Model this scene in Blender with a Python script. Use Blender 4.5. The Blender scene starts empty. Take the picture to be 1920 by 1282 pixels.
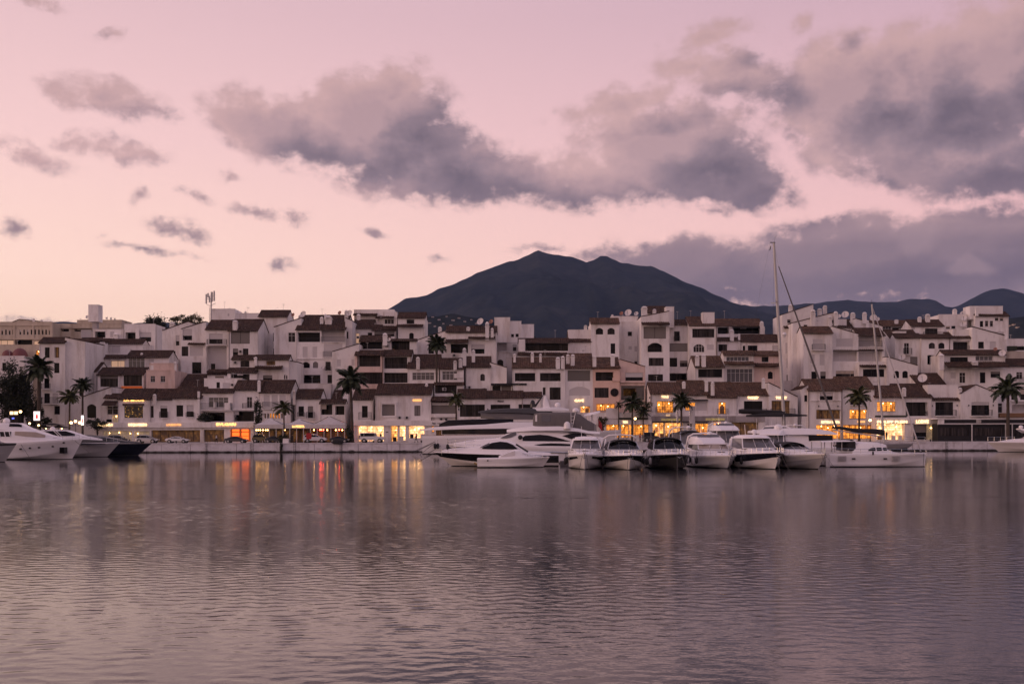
import bpy, math, random
import numpy as np
from mathutils import Vector, Matrix

random.seed(7)
SC = bpy.context.scene
COL = SC.collection
R = math.radians

# ------------------------------------------------------------------ camera
F, CX, HY, H, ROLL = 2133.3, 960.0, 813.0, 3.5, 0.0022   # focal length and horizon in photo pixels, eye height in metres
cam_d = bpy.data.cameras.new('camera')
cam = bpy.data.objects.new('camera', cam_d)
COL.objects.link(cam)
cam_d.sensor_width = 36.0
cam_d.lens = 40.0
cam_d.shift_y = 172.0 / 1920.0
cam_d.clip_start = 0.5
cam_d.clip_end = 60000.0
cam.location = (0, 0, H)
cam.rotation_euler = (math.pi / 2, math.atan(ROLL), 0)
SC.camera = cam

# ------------------------------------------------------------------ view
SC.view_settings.view_transform = 'Standard'
SC.view_settings.look = 'None'
SC.view_settings.exposure = 0.0
SC.view_settings.gamma = 1.0
SC.view_settings.use_curve_mapping = False
SC.cycles.max_bounces = 6
SC.cycles.diffuse_bounces = 3
SC.cycles.glossy_bounces = 3
SC.cycles.transmission_bounces = 4
SC.cycles.transparent_max_bounces = 12
SC.cycles.volume_bounces = 0
SC.cycles.caustics_reflective = False
SC.cycles.caustics_refractive = False
SC.cycles.sample_clamp_indirect = 4.0

# ------------------------------------------------------------------ world: dusk sky with clouds
SUN_AZ = -80.0        # degrees left of the view axis; the sun has just gone down there


def lin(c):
    return tuple(((v / 255.0) / 12.92 if v / 255.0 <= 0.04045 else ((v / 255.0 + 0.055) / 1.055) ** 2.4) for v in c)


class NT:
    def __init__(self, tree):
        self.t = tree

    def n(self, kind, **kw):
        nd = self.t.nodes.new(kind)
        for k, v in kw.items():
            setattr(nd, k, v)
        return nd

    def l(self, a, b):
        self.t.links.new(a, b)

    def val(self, sock, v):
        if hasattr(v, 'is_output') or isinstance(v, bpy.types.NodeSocket):
            self.l(v, sock)
        else:
            sock.default_value = v

    def math(self, op, a, b=None, c=None, clamp=False):
        nd = self.n('ShaderNodeMath', operation=op, use_clamp=clamp)
        self.val(nd.inputs[0], a)
        if b is not None:
            self.val(nd.inputs[1], b)
        if c is not None:
            self.val(nd.inputs[2], c)
        return nd.outputs[0]

    def vmath(self, op, a, b=None):
        nd = self.n('ShaderNodeVectorMath', operation=op)
        self.val(nd.inputs[0], a)
        if b is not None:
            self.val(nd.inputs[1], b)
        return nd.outputs[0]

    def mix(self, f, a, b):
        nd = self.n('ShaderNodeMix', data_type='RGBA')
        self.val(nd.inputs[0], f)
        for s, v in ((nd.inputs[6], a), (nd.inputs[7], b)):
            if isinstance(v, (tuple, list)):
                s.default_value = (*v[:3], 1)
            else:
                self.l(v, s)
        return nd.outputs[2]

    def rng(self, v, a, b, c=0.0, d=1.0, smooth=False):
        nd = self.n('ShaderNodeMapRange', clamp=True)
        if smooth:
            nd.interpolation_type = 'SMOOTHSTEP'
        self.val(nd.inputs[0], v)
        for i, x in enumerate((a, b, c, d)):
            nd.inputs[i + 1].default_value = x
        return nd.outputs[0]

    def noise(self, vec, scale, detail=2.0, rough=0.5, dim='3D', out=0):
        nd = self.n('ShaderNodeTexNoise', noise_dimensions=dim)
        if vec is not None:
            self.l(vec, nd.inputs['Vector'])
        nd.inputs['Scale'].default_value = scale
        nd.inputs['Detail'].default_value = detail
        nd.inputs['Roughness'].default_value = rough
        return nd.outputs[out]

    def ramp(self, v, stops):
        nd = self.n('ShaderNodeValToRGB')
        cr = nd.color_ramp
        while len(cr.elements) < len(stops):
            cr.elements.new(0.5)
        for e, (p, c) in zip(cr.elements, stops):
            e.position = p
            e.color = (*c[:3], 1)
        self.l(v, nd.inputs[0])
        return nd.outputs[0]


def sky_dir(px, py):
    """azimuth and elevation of a direction, from where it stands in the view"""
    py = py + (px - CX) * ROLL
    a = math.atan((px - CX) / F)
    e = math.atan((HY - py) / F * math.cos(a))
    return a, e


# each cloud lump: px, py, half width, half height (photo pixels), tilt in degrees
CLOUDS = [
    (690, 235, 210, 118, 12), (770, 285, 250, 100, -12), (505, 240, 165, 80, -14), (860, 315, 210, 85, -12), (1000, 335, 190, 60, -5),
    (790, 335, 230, 60, 0), (600, 270, 190, 70, -15), (740, 185, 110, 70, 30),
    (1260, 280, 230, 115, -8), (1340, 325, 210, 80, -16), (1120, 340, 180, 68, 4), (1170, 195, 190, 50, 12), (1430, 370, 110, 30, -14),
    (1335, 68, 120, 40, 8), (1390, 150, 170, 58, -6), (1300, 125, 120, 45, 10), (1385, 225, 60, 34, 0), (1420, 283, 55, 25, 0),
    (1700, 190, 270, 165, 6), (1860, 140, 210, 160, 0), (1790, 285, 240, 100, -6), (1590, 170, 180, 120, 10), (1890, 310, 190, 80, 0),
    (1575, 300, 105, 48, -25), (1880, 65, 90, 60, 0), (1790, 340, 140, 50, 0),
    (205, 182, 135, 52, -9), (280, 204, 80, 26, -12), (120, 170, 80, 30, -20),
    (60, 288, 120, 36, -12), (235, 285, 120, 36, -8), (140, 262, 60, 24, 0), (265, 368, 40, 26, 14), (335, 430, 85, 32, -8), (480, 393, 95, 18, -3),
    (545, 400, 55, 19, -12), (270, 466, 170, 15, -5), (28, 430, 58, 26, -14), (538, 490, 40, 28, 10), (700, 440, 48, 18, -16),
    (825, 483, 36, 15, -10), (1355, 395, 46, 16, 0), (172, 432, 36, 11, -14), (75, 2, 80, 22, 0), (1510, 42, 40, 30, 20), (370, 368, 60, 15, -18),
    (200, 70, 60, 18, 14), (430, 335, 40, 14, 0), (880, 372, 44, 18, 0),
    (1290, 505, 300, 75, -3), (1600, 490, 420, 95, 3), (1800, 480, 330, 95, 4), (1230, 470, 190, 42, 3), (1025, 470, 100, 18, 0),
    (1920, 540, 380, 110, 0), (1480, 550, 330, 50, 0), (1560, 440, 200, 44, 4), (1710, 440, 80, 52, 0), (1800, 430, 200, 50, 3), (1340, 545, 240, 50, -5),
    (1650, 562, 260, 46, 0), (1440, 575, 120, 30, 0), (120, 608, 320, 14, 0), (470, 604, 120, 9, 0), (-60, 606, 220, 16, 0),
]
PUFFS = [(1712, 446, 60, 44, 0), (1822, 501, 54, 20, 0)]

world = bpy.data.worlds.new('World')
SC.world = world
world.use_nodes = True
world.cycles.sampling_method = 'MANUAL'
world.cycles.sample_map_resolution = 256


def build_world():
    nt = world.node_tree
    nt.nodes.clear()
    w = NT(nt)
    tc = w.n('ShaderNodeTexCoord')
    sp = w.n('ShaderNodeSeparateXYZ')
    w.l(tc.outputs['Generated'], sp.inputs[0])
    x, y, z = sp.outputs
    az = w.math('ARCTAN2', x, y)
    el = w.math('ARCSINE', w.math('MINIMUM', w.math('MAXIMUM', z, -1.0), 1.0))
    cosd = w.math('COSINE', w.math('SUBTRACT', az, R(SUN_AZ)))
    ww = w.math('MULTIPLY_ADD', cosd, 0.5, 0.5)                 # 1 towards the glow, 0 away from it
    ev = w.rng(el, 0.0, R(60))

    def rp(stops):
        return w.ramp(ev, [(e / 60.0, lin(c)) for e, c in stops])
    sun = rp([(0, (255, 208, 152)), (3.5, (255, 217, 182)), (7.5, (255, 219, 199)), (14, (246, 206, 202)), (21, (236, 197, 201)), (34, (206, 174, 188)), (60, (168, 150, 172))])
    mid = rp([(0, (246, 192, 176)), (5, (240, 188, 182)), (9, (232, 182, 182)), (14, (221, 177, 184)), (21, (203, 168, 184)), (34, (178, 154, 176)), (60, (156, 142, 168))])
    anti = rp([(0, (176, 156, 166)), (5, (194, 168, 174)), (12, (204, 174, 180)), (21, (194, 170, 180)), (34, (174, 158, 176)), (60, (156, 146, 170))])
    sky = w.mix(w.rng(ww, 0.0, 0.38), anti, mid)
    sky = w.mix(w.rng(ww, 0.34, 0.86), sky, sun)
    cvn = w.n('ShaderNodeCombineXYZ')
    w.l(az, cvn.inputs[0])
    w.l(el, cvn.inputs[1])
    p0 = cvn.outputs[0]
    p1 = w.vmath('ADD', p0, (-0.040, 0.020, 0.0))
    pos = []
    for q in (p0, p1):
        wn = w.n('ShaderNodeTexNoise')
        w.l(q, wn.inputs['Vector'])
        wn.inputs['Scale'].default_value = 22.0
        wn.inputs['Detail'].default_value = 6.0
        wn.inputs['Roughness'].default_value = 0.6
        off = w.vmath('MULTIPLY', w.vmath('SUBTRACT', wn.outputs['Color'], (0.5, 0.5, 0.5)), (0.044, 0.036, 0.0))
        fb = w.math('SUBTRACT', w.noise(w.vmath('MULTIPLY', q, (1.0, 1.35, 1.0)), 44.0, 8.0, 0.62), 0.5)
        gn = w.rng(w.noise(w.vmath('MULTIPLY', q, (1.0, 1.9, 1.0)), 4.2, 3.0, 0.55), 0.46, 0.80)
        pos.append((w.vmath('ADD', q, off), fb, gn))
    gain = w.rng(el, R(0), R(20), SKY * 1.36, SKY)              # the low sky shines through the most haze
    # the same weather goes on round the rest of the sky
    wide = w.math('MAXIMUM', w.rng(w.math('ABSOLUTE', az), R(27), R(36), smooth=True), w.rng(el, R(23), R(29), smooth=True))
    wide = w.math('MULTIPLY', wide, w.rng(el, R(75), R(50)))

    lumps = []
    for (cx, cy, rx, ry, rot) in CLOUDS:
        a, e = sky_dir(cx, cy)
        lumps.append((a, e, rx / F * math.cos(a), ry / F, rot, cx, rx, min(1.0, 0.21 + ry / 130.0)))

    def density(k, sel):
        p, fb, gn = pos[k]
        acc = w.math('MULTIPLY', gn, wide)
        for (a, e, rx, ry, rot, _, _, wt) in sel:
            m = w.n('ShaderNodeMapping', vector_type='TEXTURE')
            w.l(p, m.inputs['Vector'])
            m.inputs['Location'].default_value = (a, e, 0)
            m.inputs['Rotation'].default_value = (0, 0, R(rot))
            m.inputs['Scale'].default_value = (rx, ry, 1)
            gr = w.n('ShaderNodeTexGradient', gradient_type='SPHERICAL')
            w.l(m.outputs[0], gr.inputs[0])
            f = gr.outputs['Fac'] if wt >= 1.0 else w.math('MULTIPLY', gr.outputs['Fac'], wt)
            acc = w.math('SMOOTH_MAX', acc, f, 0.10)
        acc = w.math('SUBTRACT', acc, 0.012)
        gate = w.rng(acc, 0.0, 0.25)
        return acc, w.math('MULTIPLY', fb, gate)

    def shaded(sel, puffs=()):
        (d, f1), (d2, f2) = density(0, sel), density(1, sel)
        alpha = w.math('MULTIPLY', w.rng(w.math('MULTIPLY_ADD', f1, 0.95, d), 0.06, 0.42, smooth=True), 0.96)
        dd = w.math('MULTIPLY_ADD', w.math('SUBTRACT', f1, f2), 0.42, w.math('SUBTRACT', d, d2))
        lit = w.rng(dd, -0.26, 0.34)
        thin = w.rng(w.math('MULTIPLY_ADD', f1, 0.5, d), 0.72, 0.04)
        br = w.math('MULTIPLY_ADD', thin, 0.42, w.math('MULTIPLY', lit, 0.58), clamp=True)
        ccol = w.ramp(br, [(0.05, lin((103, 92, 105))), (0.32, lin((138, 119, 129))), (0.60, lin((180, 148, 152))), (0.92, lin((216, 175, 171)))])
        low = w.ramp(br, [(0.05, lin((98, 87, 103))), (0.4, lin((114, 99, 112))), (0.75, lin((136, 115, 124))), (1.0, lin((172, 138, 142)))])
        ccol = w.mix(w.rng(el, R(13), R(9)), ccol, low)
        for (cx, cy, rx, ry, rot) in puffs:
            a, e = sky_dir(cx, cy)
            m = w.n('ShaderNodeMapping', vector_type='TEXTURE')
            w.l(pos[0][0], m.inputs['Vector'])
            m.inputs['Location'].default_value = (a, e, 0)
            m.inputs['Scale'].default_value = (rx / F, ry / F, 1)
            gr = w.n('ShaderNodeTexGradient', gradient_type='SPHERICAL')
            w.l(m.outputs[0], gr.inputs[0])
            ccol = w.mix(w.math('MULTIPLY', w.rng(gr.outputs['Fac'], 0.0, 0.6, smooth=True), 0.4), ccol, lin((160, 134, 140)))
        bg = w.n('ShaderNodeBackground')
        w.l(w.mix(alpha, sky, ccol), bg.inputs[0])
        w.l(gain, bg.inputs[1])
        return bg.outputs[0]

    # only the lumps near a direction are worked out for it
    cuts = [-1e9, 330, 660, 960, 1240, 1500, 1e9]
    secs = []
    for lo, hi in zip(cuts[:-1], cuts[1:]):
        secs.append(shaded([l for l in lumps if l[5] + l[6] + 120 > lo and l[5] - l[6] - 120 < hi], PUFFS if hi > 5000 else ()))
    cur = secs[0]

    def mixs(f, a, b):
        mx = w.n('ShaderNodeMixShader')
        w.l(f, mx.inputs[0])
        w.l(a, mx.inputs[1])
        w.l(b, mx.inputs[2])
        return mx.outputs[0]
    gt = [w.math('GREATER_THAN', az, math.atan((c - CX) / F)) for c in cuts[1:-1]]
    left = mixs(gt[1], mixs(gt[0], secs[0], secs[1]), secs[2])
    right = mixs(gt[4], mixs(gt[3], secs[3], secs[4]), secs[5])
    inside = mixs(gt[2], left, right)
    away = w.math('MAXIMUM', w.math('GREATER_THAN', w.math('ABSOLUTE', az), R(40)), w.math('GREATER_THAN', el, R(30)))
    away = w.math('MAXIMUM', away, w.math('LESS_THAN', el, R(-2)))
    total = mixs(away, inside, shaded([]))
    out = w.n('ShaderNodeOutputWorld')
    w.l(total, out.inputs[0])


SKY = 1.05
build_world()

# the last, very soft light of the sun that has gone down on the left
sun_d = bpy.data.lights.new('sun', 'SUN')
sun_d.energy = 1.0
sun_d.angle = R(30)
sun_d.color = (1.0, 0.60, 0.47)
sun = bpy.data.objects.new('sun', sun_d)
COL.objects.link(sun)
_d = Vector((math.sin(R(-106)), math.cos(R(-106)), math.tan(R(8)))).normalized()
sun.rotation_euler = _d.to_track_quat('Z', 'Y').to_euler()
sun.location = _d * 50

# ------------------------------------------------------------------ photo position -> place
VIEWS = {0: (0, 0, 1.0), 1: (0, 560, 4.008), 2: (240, 540, 3.885), 3: (480, 560, 4.135), 4: (720, 560, 3.885), 5: (960, 560, 3.885),
         6: (1200, 560, 3.885), 7: (1440, 560, 3.885), 8: (1680, 560, 3.883), 11: (0, 740, 9.155), 12: (170, 740, 9.155), 13: (350, 740, 9.155),
         14: (530, 740, 9.155), 15: (660, 740, 9.155), 16: (780, 740, 8.545), 17: (900, 740, 8.545), 18: (1040, 750, 9.155), 21: (1200, 740, 8.545),
         22: (1320, 740, 8.545), 23: (1440, 740, 8.545), 24: (1580, 740, 8.545), 25: (1720, 740, 8.545), 26: (1380, 440, 5.828)}


def P(v, x, y, Y):
    ox, oy, s = VIEWS[v]
    px = ox + x / s
    py = oy + y / s + (px - CX) * ROLL
    return Vector(((px - CX) * Y / F, Y, H + (HY - py) * Y / F))


def XZ(v, x, y, Y):
    p = P(v, x, y, Y)
    return p.x, p.z


GZ = 1.80          # height of the quay above the water
QY = 221.0         # distance of the quay edge

# ------------------------------------------------------------------ materials
MATS = {}


def mat(name, col=(0.5, 0.5, 0.5), rough=0.6, metal=0.0, spec=0.5, emit=None, es=0.0, fn=None, alpha=None):
    if name in MATS:
        return MATS[name]
    m = bpy.data.materials.new(name)
    m.use_nodes = True
    nt = m.node_tree
    b = nt.nodes['Principled BSDF']
    b.inputs['Base Color'].default_value = (*col, 1)
    b.inputs['Roughness'].default_value = rough
    b.inputs['Metallic'].default_value = metal
    b.inputs['Specular IOR Level'].default_value = spec
    if emit:
        b.inputs['Emission Color'].default_value = (*emit, 1)
        b.inputs['Emission Strength'].default_value = es
    if fn:
        fn(NT(nt), b)
    MATS[name] = m
    return m


def opos(w, scale=(1, 1, 1)):
    tc = w.n('ShaderNodeTexCoord')
    mp = w.n('ShaderNodeMapping')
    mp.inputs['Scale'].default_value = scale
    w.l(tc.outputs['Object'], mp.inputs[0])
    return mp.outputs[0]


def gpos(w, scale=(1, 1, 1)):
    g = w.n('ShaderNodeNewGeometry')
    mp = w.n('ShaderNodeMapping')
    mp.inputs['Scale'].default_value = scale
    w.l(g.outputs['Position'], mp.inputs[0])
    return mp.outputs[0]


def bump(w, b, h, strength, dist=0.02):
    bp = w.n('ShaderNodeBump')
    bp.inputs['Strength'].default_value = strength
    bp.inputs['Distance'].default_value = dist
    w.l(h, bp.inputs['Height'])
    w.l(bp.outputs[0], b.inputs['Normal'])


def stucco(c):
    def fn(w, b):
        v = gpos(w, (0.35, 0.35, 0.07))
        st = w.noise(v, 1.6, 5, 0.6)
        bl = w.noise(gpos(w), 0.22, 3, 0.55)
        dark = tuple(x * 0.70 for x in c)
        m1 = w.mix(w.rng(st, 0.50, 0.70), c, tuple(x * y for x, y in zip(c, (0.70, 0.66, 0.62))))
        fine = w.noise(gpos(w, (1.0, 1.0, 0.5)), 1.3, 6, 0.65)
        m1 = w.mix(w.rng(fine, 0.56, 0.70, 0, 0.5), m1, tuple(x * 0.72 for x in c))
        m2 = w.mix(w.rng(bl, 0.5, 0.8, 0, 0.55), m1, dark)
        w.l(m2, b.inputs['Base Color'])
        bump(w, b, w.noise(gpos(w), 5.0, 4, 0.6), 0.35, 0.03)
    return fn


def tilefn(c1, c2, c3):
    def fn(w, b):
        wn = w.n('ShaderNodeTexWhiteNoise')
        v = gpos(w, (1 / 0.33, 1 / 0.33, 1 / 0.16))
        fl = w.vmath('FLOOR', v)
        w.l(fl, wn.inputs['Vector'])
        col = w.ramp(wn.outputs['Value'], [(0.0, c1), (0.45, c2), (0.8, c3), (1.0, tuple(x * 0.55 for x in c1))])
        big = w.noise(gpos(w), 0.5, 4, 0.6)
        col2 = w.mix(w.rng(big, 0.42, 0.72, 0, 0.65), col, (0.045, 0.038, 0.033))
        w.l(col2, b.inputs['Base Color'])
    return fn


WHITE = (0.82, 0.79, 0.77)
for k, c in (('w', WHITE), ('w2', (0.72, 0.69, 0.68)), ('p', (0.72, 0.56, 0.50)), ('p2', (0.74, 0.53, 0.43)), ('b', (0.56, 0.49, 0.40)), ('g', (0.40, 0.37, 0.37))):  # p2, and p at the centre, carry warm light in the colour
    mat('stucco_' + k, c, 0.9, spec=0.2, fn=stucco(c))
mat('tile', rough=0.9, spec=0.15, fn=tilefn((0.082, 0.048, 0.036), (0.045, 0.028, 0.023), (0.14, 0.090, 0.066)))
mat('tile_new', rough=0.9, spec=0.15, fn=tilefn((0.14, 0.080, 0.054), (0.078, 0.046, 0.034), (0.21, 0.140, 0.100)))
mat('glass_dark', (0.006, 0.006, 0.0065), 0.10, spec=0.10)


def glass_curtain(w, b):
    wv = w.n('ShaderNodeTexNoise')
    w.l(gpos(w, (3.0, 3.0, 0.12)), wv.inputs['Vector'])
    wv.inputs['Scale'].default_value = 1.5
    w.l(w.ramp(wv.outputs[0], [(0.40, (0.010, 0.009, 0.009)), (0.72, (0.075, 0.064, 0.060))]), b.inputs['Base Color'])


mat('glass_curtain', (0.1, 0.1, 0.1), 0.2, spec=0.12, fn=glass_curtain)
mat('glass_grey', (0.085, 0.085, 0.09), 0.1, spec=0.4)
mat('frame_dark', (0.018, 0.014, 0.013), 0.6, spec=0.2)
mat('frame_white', (0.62, 0.60, 0.59), 0.5)
mat('iron', (0.03, 0.03, 0.032), 0.5, 0.3)


def slats(c, step):
    def fn(w, b):
        g = w.n('ShaderNodeNewGeometry')
        sp = w.n('ShaderNodeSeparateXYZ')
        w.l(g.outputs['Position'], sp.inputs[0])
        s = w.math('FRACT', w.math('MULTIPLY', sp.outputs[2], 1 / step))
        w.l(w.mix(w.rng(s, 0.82, 0.95), c, tuple(x * 0.55 for x in c)), b.inputs['Base Color'])
        bump(w, b, s, 0.5, 0.02)
    return fn


mat('shutter', (0.56, 0.53, 0.53), 0.6, fn=slats((0.58, 0.55, 0.55), 0.14))
mat('blind_grey', (0.2, 0.19, 0.18), 0.7, fn=slats((0.21, 0.19, 0.175), 0.12))
mat('interior', (0.10, 0.09, 0.085), 0.9)


def litfn(c_hi, c_lo, sx, sz, st, thr=0.45):
    """a lit room seen through its window: bright lamps and shelves, darker goods"""
    def fn(w, b):
        v = gpos(w, (sx, 0.3, sz))
        n1 = w.noise(v, 1.0, 3, 0.6)
        br = w.n('ShaderNodeTexBrick')
        w.l(gpos(w, (1, 1, 1)), br.inputs['Vector'])
        rot = w.n('ShaderNodeCombineXYZ')
        sp = w.n('ShaderNodeSeparateXYZ')
        w.l(gpos(w), sp.inputs[0])
        w.l(sp.outputs[0], rot.inputs[0])
        w.l(sp.outputs[2], rot.inputs[1])
        w.l(rot.outputs[0], br.inputs['Vector'])
        br.inputs['Scale'].default_value = 1.0
        br.inputs['Brick Width'].default_value = 0.8
        br.inputs['Row Height'].default_value = 0.5
        br.inputs['Mortar Size'].default_value = 0.06
        br.inputs['Color1'].default_value = (1, 1, 1, 1)
        br.inputs['Color2'].default_value = (0.55, 0.55, 0.55, 1)
        br.inputs['Mortar'].default_value = (0.25, 0.25, 0.25, 1)
        f = w.math('MULTIPLY', w.rng(n1, thr - 0.15, thr + 0.2), br.outputs['Color'])
        col = w.mix(f, c_lo, c_hi)
        w.l(col, b.inputs['Emission Color'])
        b.inputs['Emission Strength'].default_value = st
    return fn


mat('lit_warm', (0.2, 0.12, 0.05), 0.8, fn=litfn((1.0, 0.34, 0.045), (0.10, 0.024, 0.003), 1.9, 0.9, 2.6, 0.5))
mat('lit_shop', (0.3, 0.25, 0.2), 0.8, fn=litfn((1.0, 0.44, 0.105), (0.12, 0.030, 0.004), 1.9, 1.5, 3.0, 0.5))
mat('lit_white', (0.3, 0.3, 0.3), 0.8, fn=litfn((1.0, 0.62, 0.30), (0.24, 0.07, 0.012), 1.7, 1.5, 3.2, 0.48))
mat('lit_orange', (0.3, 0.1, 0.03), 0.8, emit=(1.0, 0.14, 0.018), es=1.9)
mat('lit_orange_dim', (0.2, 0.06, 0.02), 0.8, emit=(0.35, 0.06, 0.01), es=0.7)
mat('lit_dim', (0.12, 0.08, 0.05), 0.8, fn=litfn((0.42, 0.17, 0.04), (0.014, 0.006, 0.003), 2.2, 0.9, 0.55, 0.57))
mat('peach_pane', (0.4, 0.3, 0.25), 0.5, emit=(0.62, 0.36, 0.22), es=0.62)  # pale panes with a weak even peach emission
mat('lit_cream', (0.5, 0.45, 0.35), 0.6, fn=litfn((0.46, 0.30, 0.14), (0.07, 0.05, 0.028), 1.6, 0.6, 0.62, 0.54))


def fairy(w, b):
    vo = w.n('ShaderNodeTexVoronoi')
    vo.inputs['Scale'].default_value = 1.0
    vo.inputs['Randomness'].default_value = 0.55
    w.l(gpos(w, (3.6, 0.01, 2.6)), vo.inputs['Vector'])
    dot = w.rng(vo.outputs['Distance'], 0.30, 0.12)
    wn = w.n('ShaderNodeTexWhiteNoise')
    w.l(vo.outputs['Color'], wn.inputs['Vector'])
    st = w.math('MULTIPLY', dot, w.rng(wn.outputs['Value'], 0.35, 1.0))
    w.l(w.mix(wn.outputs['Value'], (1.0, 0.25, 0.03), (1.0, 0.55, 0.12)), b.inputs['Emission Color'])
    w.l(w.math('MULTIPLY', st, 1.5), b.inputs['Emission Strength'])


mat('fairy', (0.02, 0.015, 0.01), 0.4, fn=fairy)
mat('sign_lit', (0.8, 0.6, 0.4), 0.5, emit=(1.0, 0.48, 0.13), es=2.6)
mat('sign_white', (0.8, 0.7, 0.6), 0.5, emit=(1.0, 0.62, 0.30), es=2.4)
mat('sign_bar', (0.8, 0.6, 0.4), 0.5, emit=(1.0, 0.42, 0.10), es=1.25)
mat('sign_gold', (0.5, 0.4, 0.15), 0.4, 0.6, emit=(0.8, 0.6, 0.2), es=0.35)
mat('sign_dark', (0.03, 0.025, 0.025), 0.6)
mat('bulb', (0.9, 0.8, 0.6), 0.5, emit=(1.0, 0.46, 0.12), es=26.0)
mat('added_bulb', (0.9, 0.8, 0.6), 0.5, emit=(1.0, 0.56, 0.20), es=30.0)  # for the small glowing balls added behind shop windows
mat('bulb_red', (0.9, 0.3, 0.2), 0.5, emit=(1.0, 0.06, 0.025), es=45.0)
mat('lamp_globe', (0.9, 0.85, 0.7), 0.4, emit=(1.0, 0.58, 0.22), es=9.0)
mat('gel', (0.86, 0.84, 0.84), 0.22, spec=0.5)
mat('gel_cream', (0.74, 0.71, 0.68), 0.3)
mat('gel_grey', (0.42, 0.41, 0.42), 0.3)
mat('gel_navy', (0.012, 0.014, 0.024), 0.15)
mat('gel_black', (0.012, 0.012, 0.013), 0.15)
mat('gel_charcoal', (0.05, 0.048, 0.046), 0.25)
mat('antifoul', (0.015, 0.015, 0.018), 0.7)
mat('boat_glass', (0.006, 0.006, 0.007), 0.06, spec=0.22)
mat('boat_glass_grey', (0.11, 0.105, 0.11), 0.1, spec=0.5)


def canvas(c):
    def fn(w, b):
        n = w.noise(gpos(w, (1.2, 1.2, 0.4)), 1.4, 4, 0.6)
        w.l(w.mix(n, tuple(x * 0.7 for x in c), tuple(min(1, x * 1.25) for x in c)), b.inputs['Base Color'])
        bump(w, b, n, 0.5, 0.05)
    return fn


mat('canvas_grey', (0.13, 0.12, 0.12), 0.9, fn=canvas((0.14, 0.128, 0.125)))
mat('canvas_dark', (0.02, 0.02, 0.022), 0.9, fn=canvas((0.02, 0.019, 0.021)))
mat('canvas_white', (0.7, 0.67, 0.66), 0.9, fn=canvas((0.62, 0.59, 0.585)))
mat('canvas_beige', (0.5, 0.42, 0.35), 0.9, fn=canvas((0.45, 0.38, 0.32)))
mat('steel', (0.6, 0.6, 0.6), 0.25, 0.9)
mat('alloy', (0.46, 0.45, 0.44), 0.45, 0.4)
mat('rope', (0.09, 0.085, 0.08), 0.9)
mat('rubber', (0.015, 0.015, 0.016), 0.7)
mat('tyre', (0.012, 0.012, 0.012), 0.8)
mat('red', (0.42, 0.02, 0.025), 0.6)
mat('red_flag', (0.40, 0.03, 0.04), 0.8)
mat('yellow_flag', (0.55, 0.36, 0.04), 0.8)
mat('dome_red', (0.16, 0.05, 0.05), 0.6)
mat('teak', (0.25, 0.14, 0.07), 0.7)
mat('brass', (0.45, 0.30, 0.10), 0.4, 0.5)
mat('dish_white', (0.66, 0.63, 0.62), 0.6)
mat('dish_red', (0.32, 0.15, 0.11), 0.6)
mat('ac_grey', (0.50, 0.48, 0.47), 0.6)
mat('skin', (0.42, 0.26, 0.19), 0.6)
mat('cloth_white', (0.62, 0.60, 0.60), 0.9)
mat('cloth_dark', (0.02, 0.02, 0.025), 0.9)
mat('cloth_red', (0.4, 0.03, 0.03), 0.9)
mat('hair', (0.02, 0.015, 0.01), 0.8)


def leaffn(c1, c2, sc):
    def fn(w, b):
        n = w.noise(gpos(w), sc, 3, 0.6)
        w.l(w.mix(w.rng(n, 0.35, 0.68), c1, c2), b.inputs['Base Color'])
    return fn


mat('palm_leaf', (0.03, 0.045, 0.018), 0.55, fn=leaffn((0.022, 0.034, 0.014), (0.055, 0.072, 0.028), 1.2))
mat('palm_leaf_light', (0.06, 0.07, 0.025), 0.55, fn=leaffn((0.045, 0.055, 0.018), (0.11, 0.115, 0.04), 1.2))
mat('leaf_dark', (0.02, 0.03, 0.012), 0.7, fn=leaffn((0.012, 0.018, 0.009), (0.035, 0.042, 0.018), 0.8))
mat('leaf_olive', (0.05, 0.05, 0.02), 0.7, fn=leaffn((0.035, 0.04, 0.016), (0.12, 0.10, 0.042), 0.5))


def bark(w, b):
    n = w.noise(gpos(w, (3, 3, 9)), 1.5, 4, 0.6)
    w.l(w.mix(n, (0.035, 0.028, 0.022), (0.11, 0.085, 0.065)), b.inputs['Base Color'])
    bump(w, b, n, 0.8, 0.08)


mat('bark', (0.07, 0.055, 0.045), 0.95, fn=bark)


def concrete(w, b):
    g = w.n('ShaderNodeNewGeometry')
    sp = w.n('ShaderNodeSeparateXYZ')
    w.l(g.outputs['Position'], sp.inputs[0])
    n = w.noise(gpos(w, (0.5, 0.5, 0.8)), 1.6, 5, 0.62)
    st = w.noise(gpos(w, (1.3, 1.3, 0.08)), 1.2, 4, 0.6)
    c = w.mix(w.rng(n, 0.45, 0.8), (0.74, 0.72, 0.76), (0.50, 0.47, 0.48))
    c = w.mix(w.rng(st, 0.55, 0.78, 0, 0.6), c, (0.34, 0.31, 0.31))
    tide = w.math('ADD', sp.outputs[2], w.math('MULTIPLY', w.math('SUBTRACT', n, 0.5), 0.7))
    c = w.mix(w.rng(tide, 0.42, 0.16), c, (0.025, 0.022, 0.018))
    w.l(c, b.inputs['Base Color'])
    bump(w, b, n, 0.5, 0.05)


mat('concrete', (0.5, 0.5, 0.5), 0.9, fn=concrete)
mat('paving', (0.22, 0.20, 0.19), 0.85, fn=leaffn((0.17, 0.155, 0.15), (0.27, 0.245, 0.23), 0.6))


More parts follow.
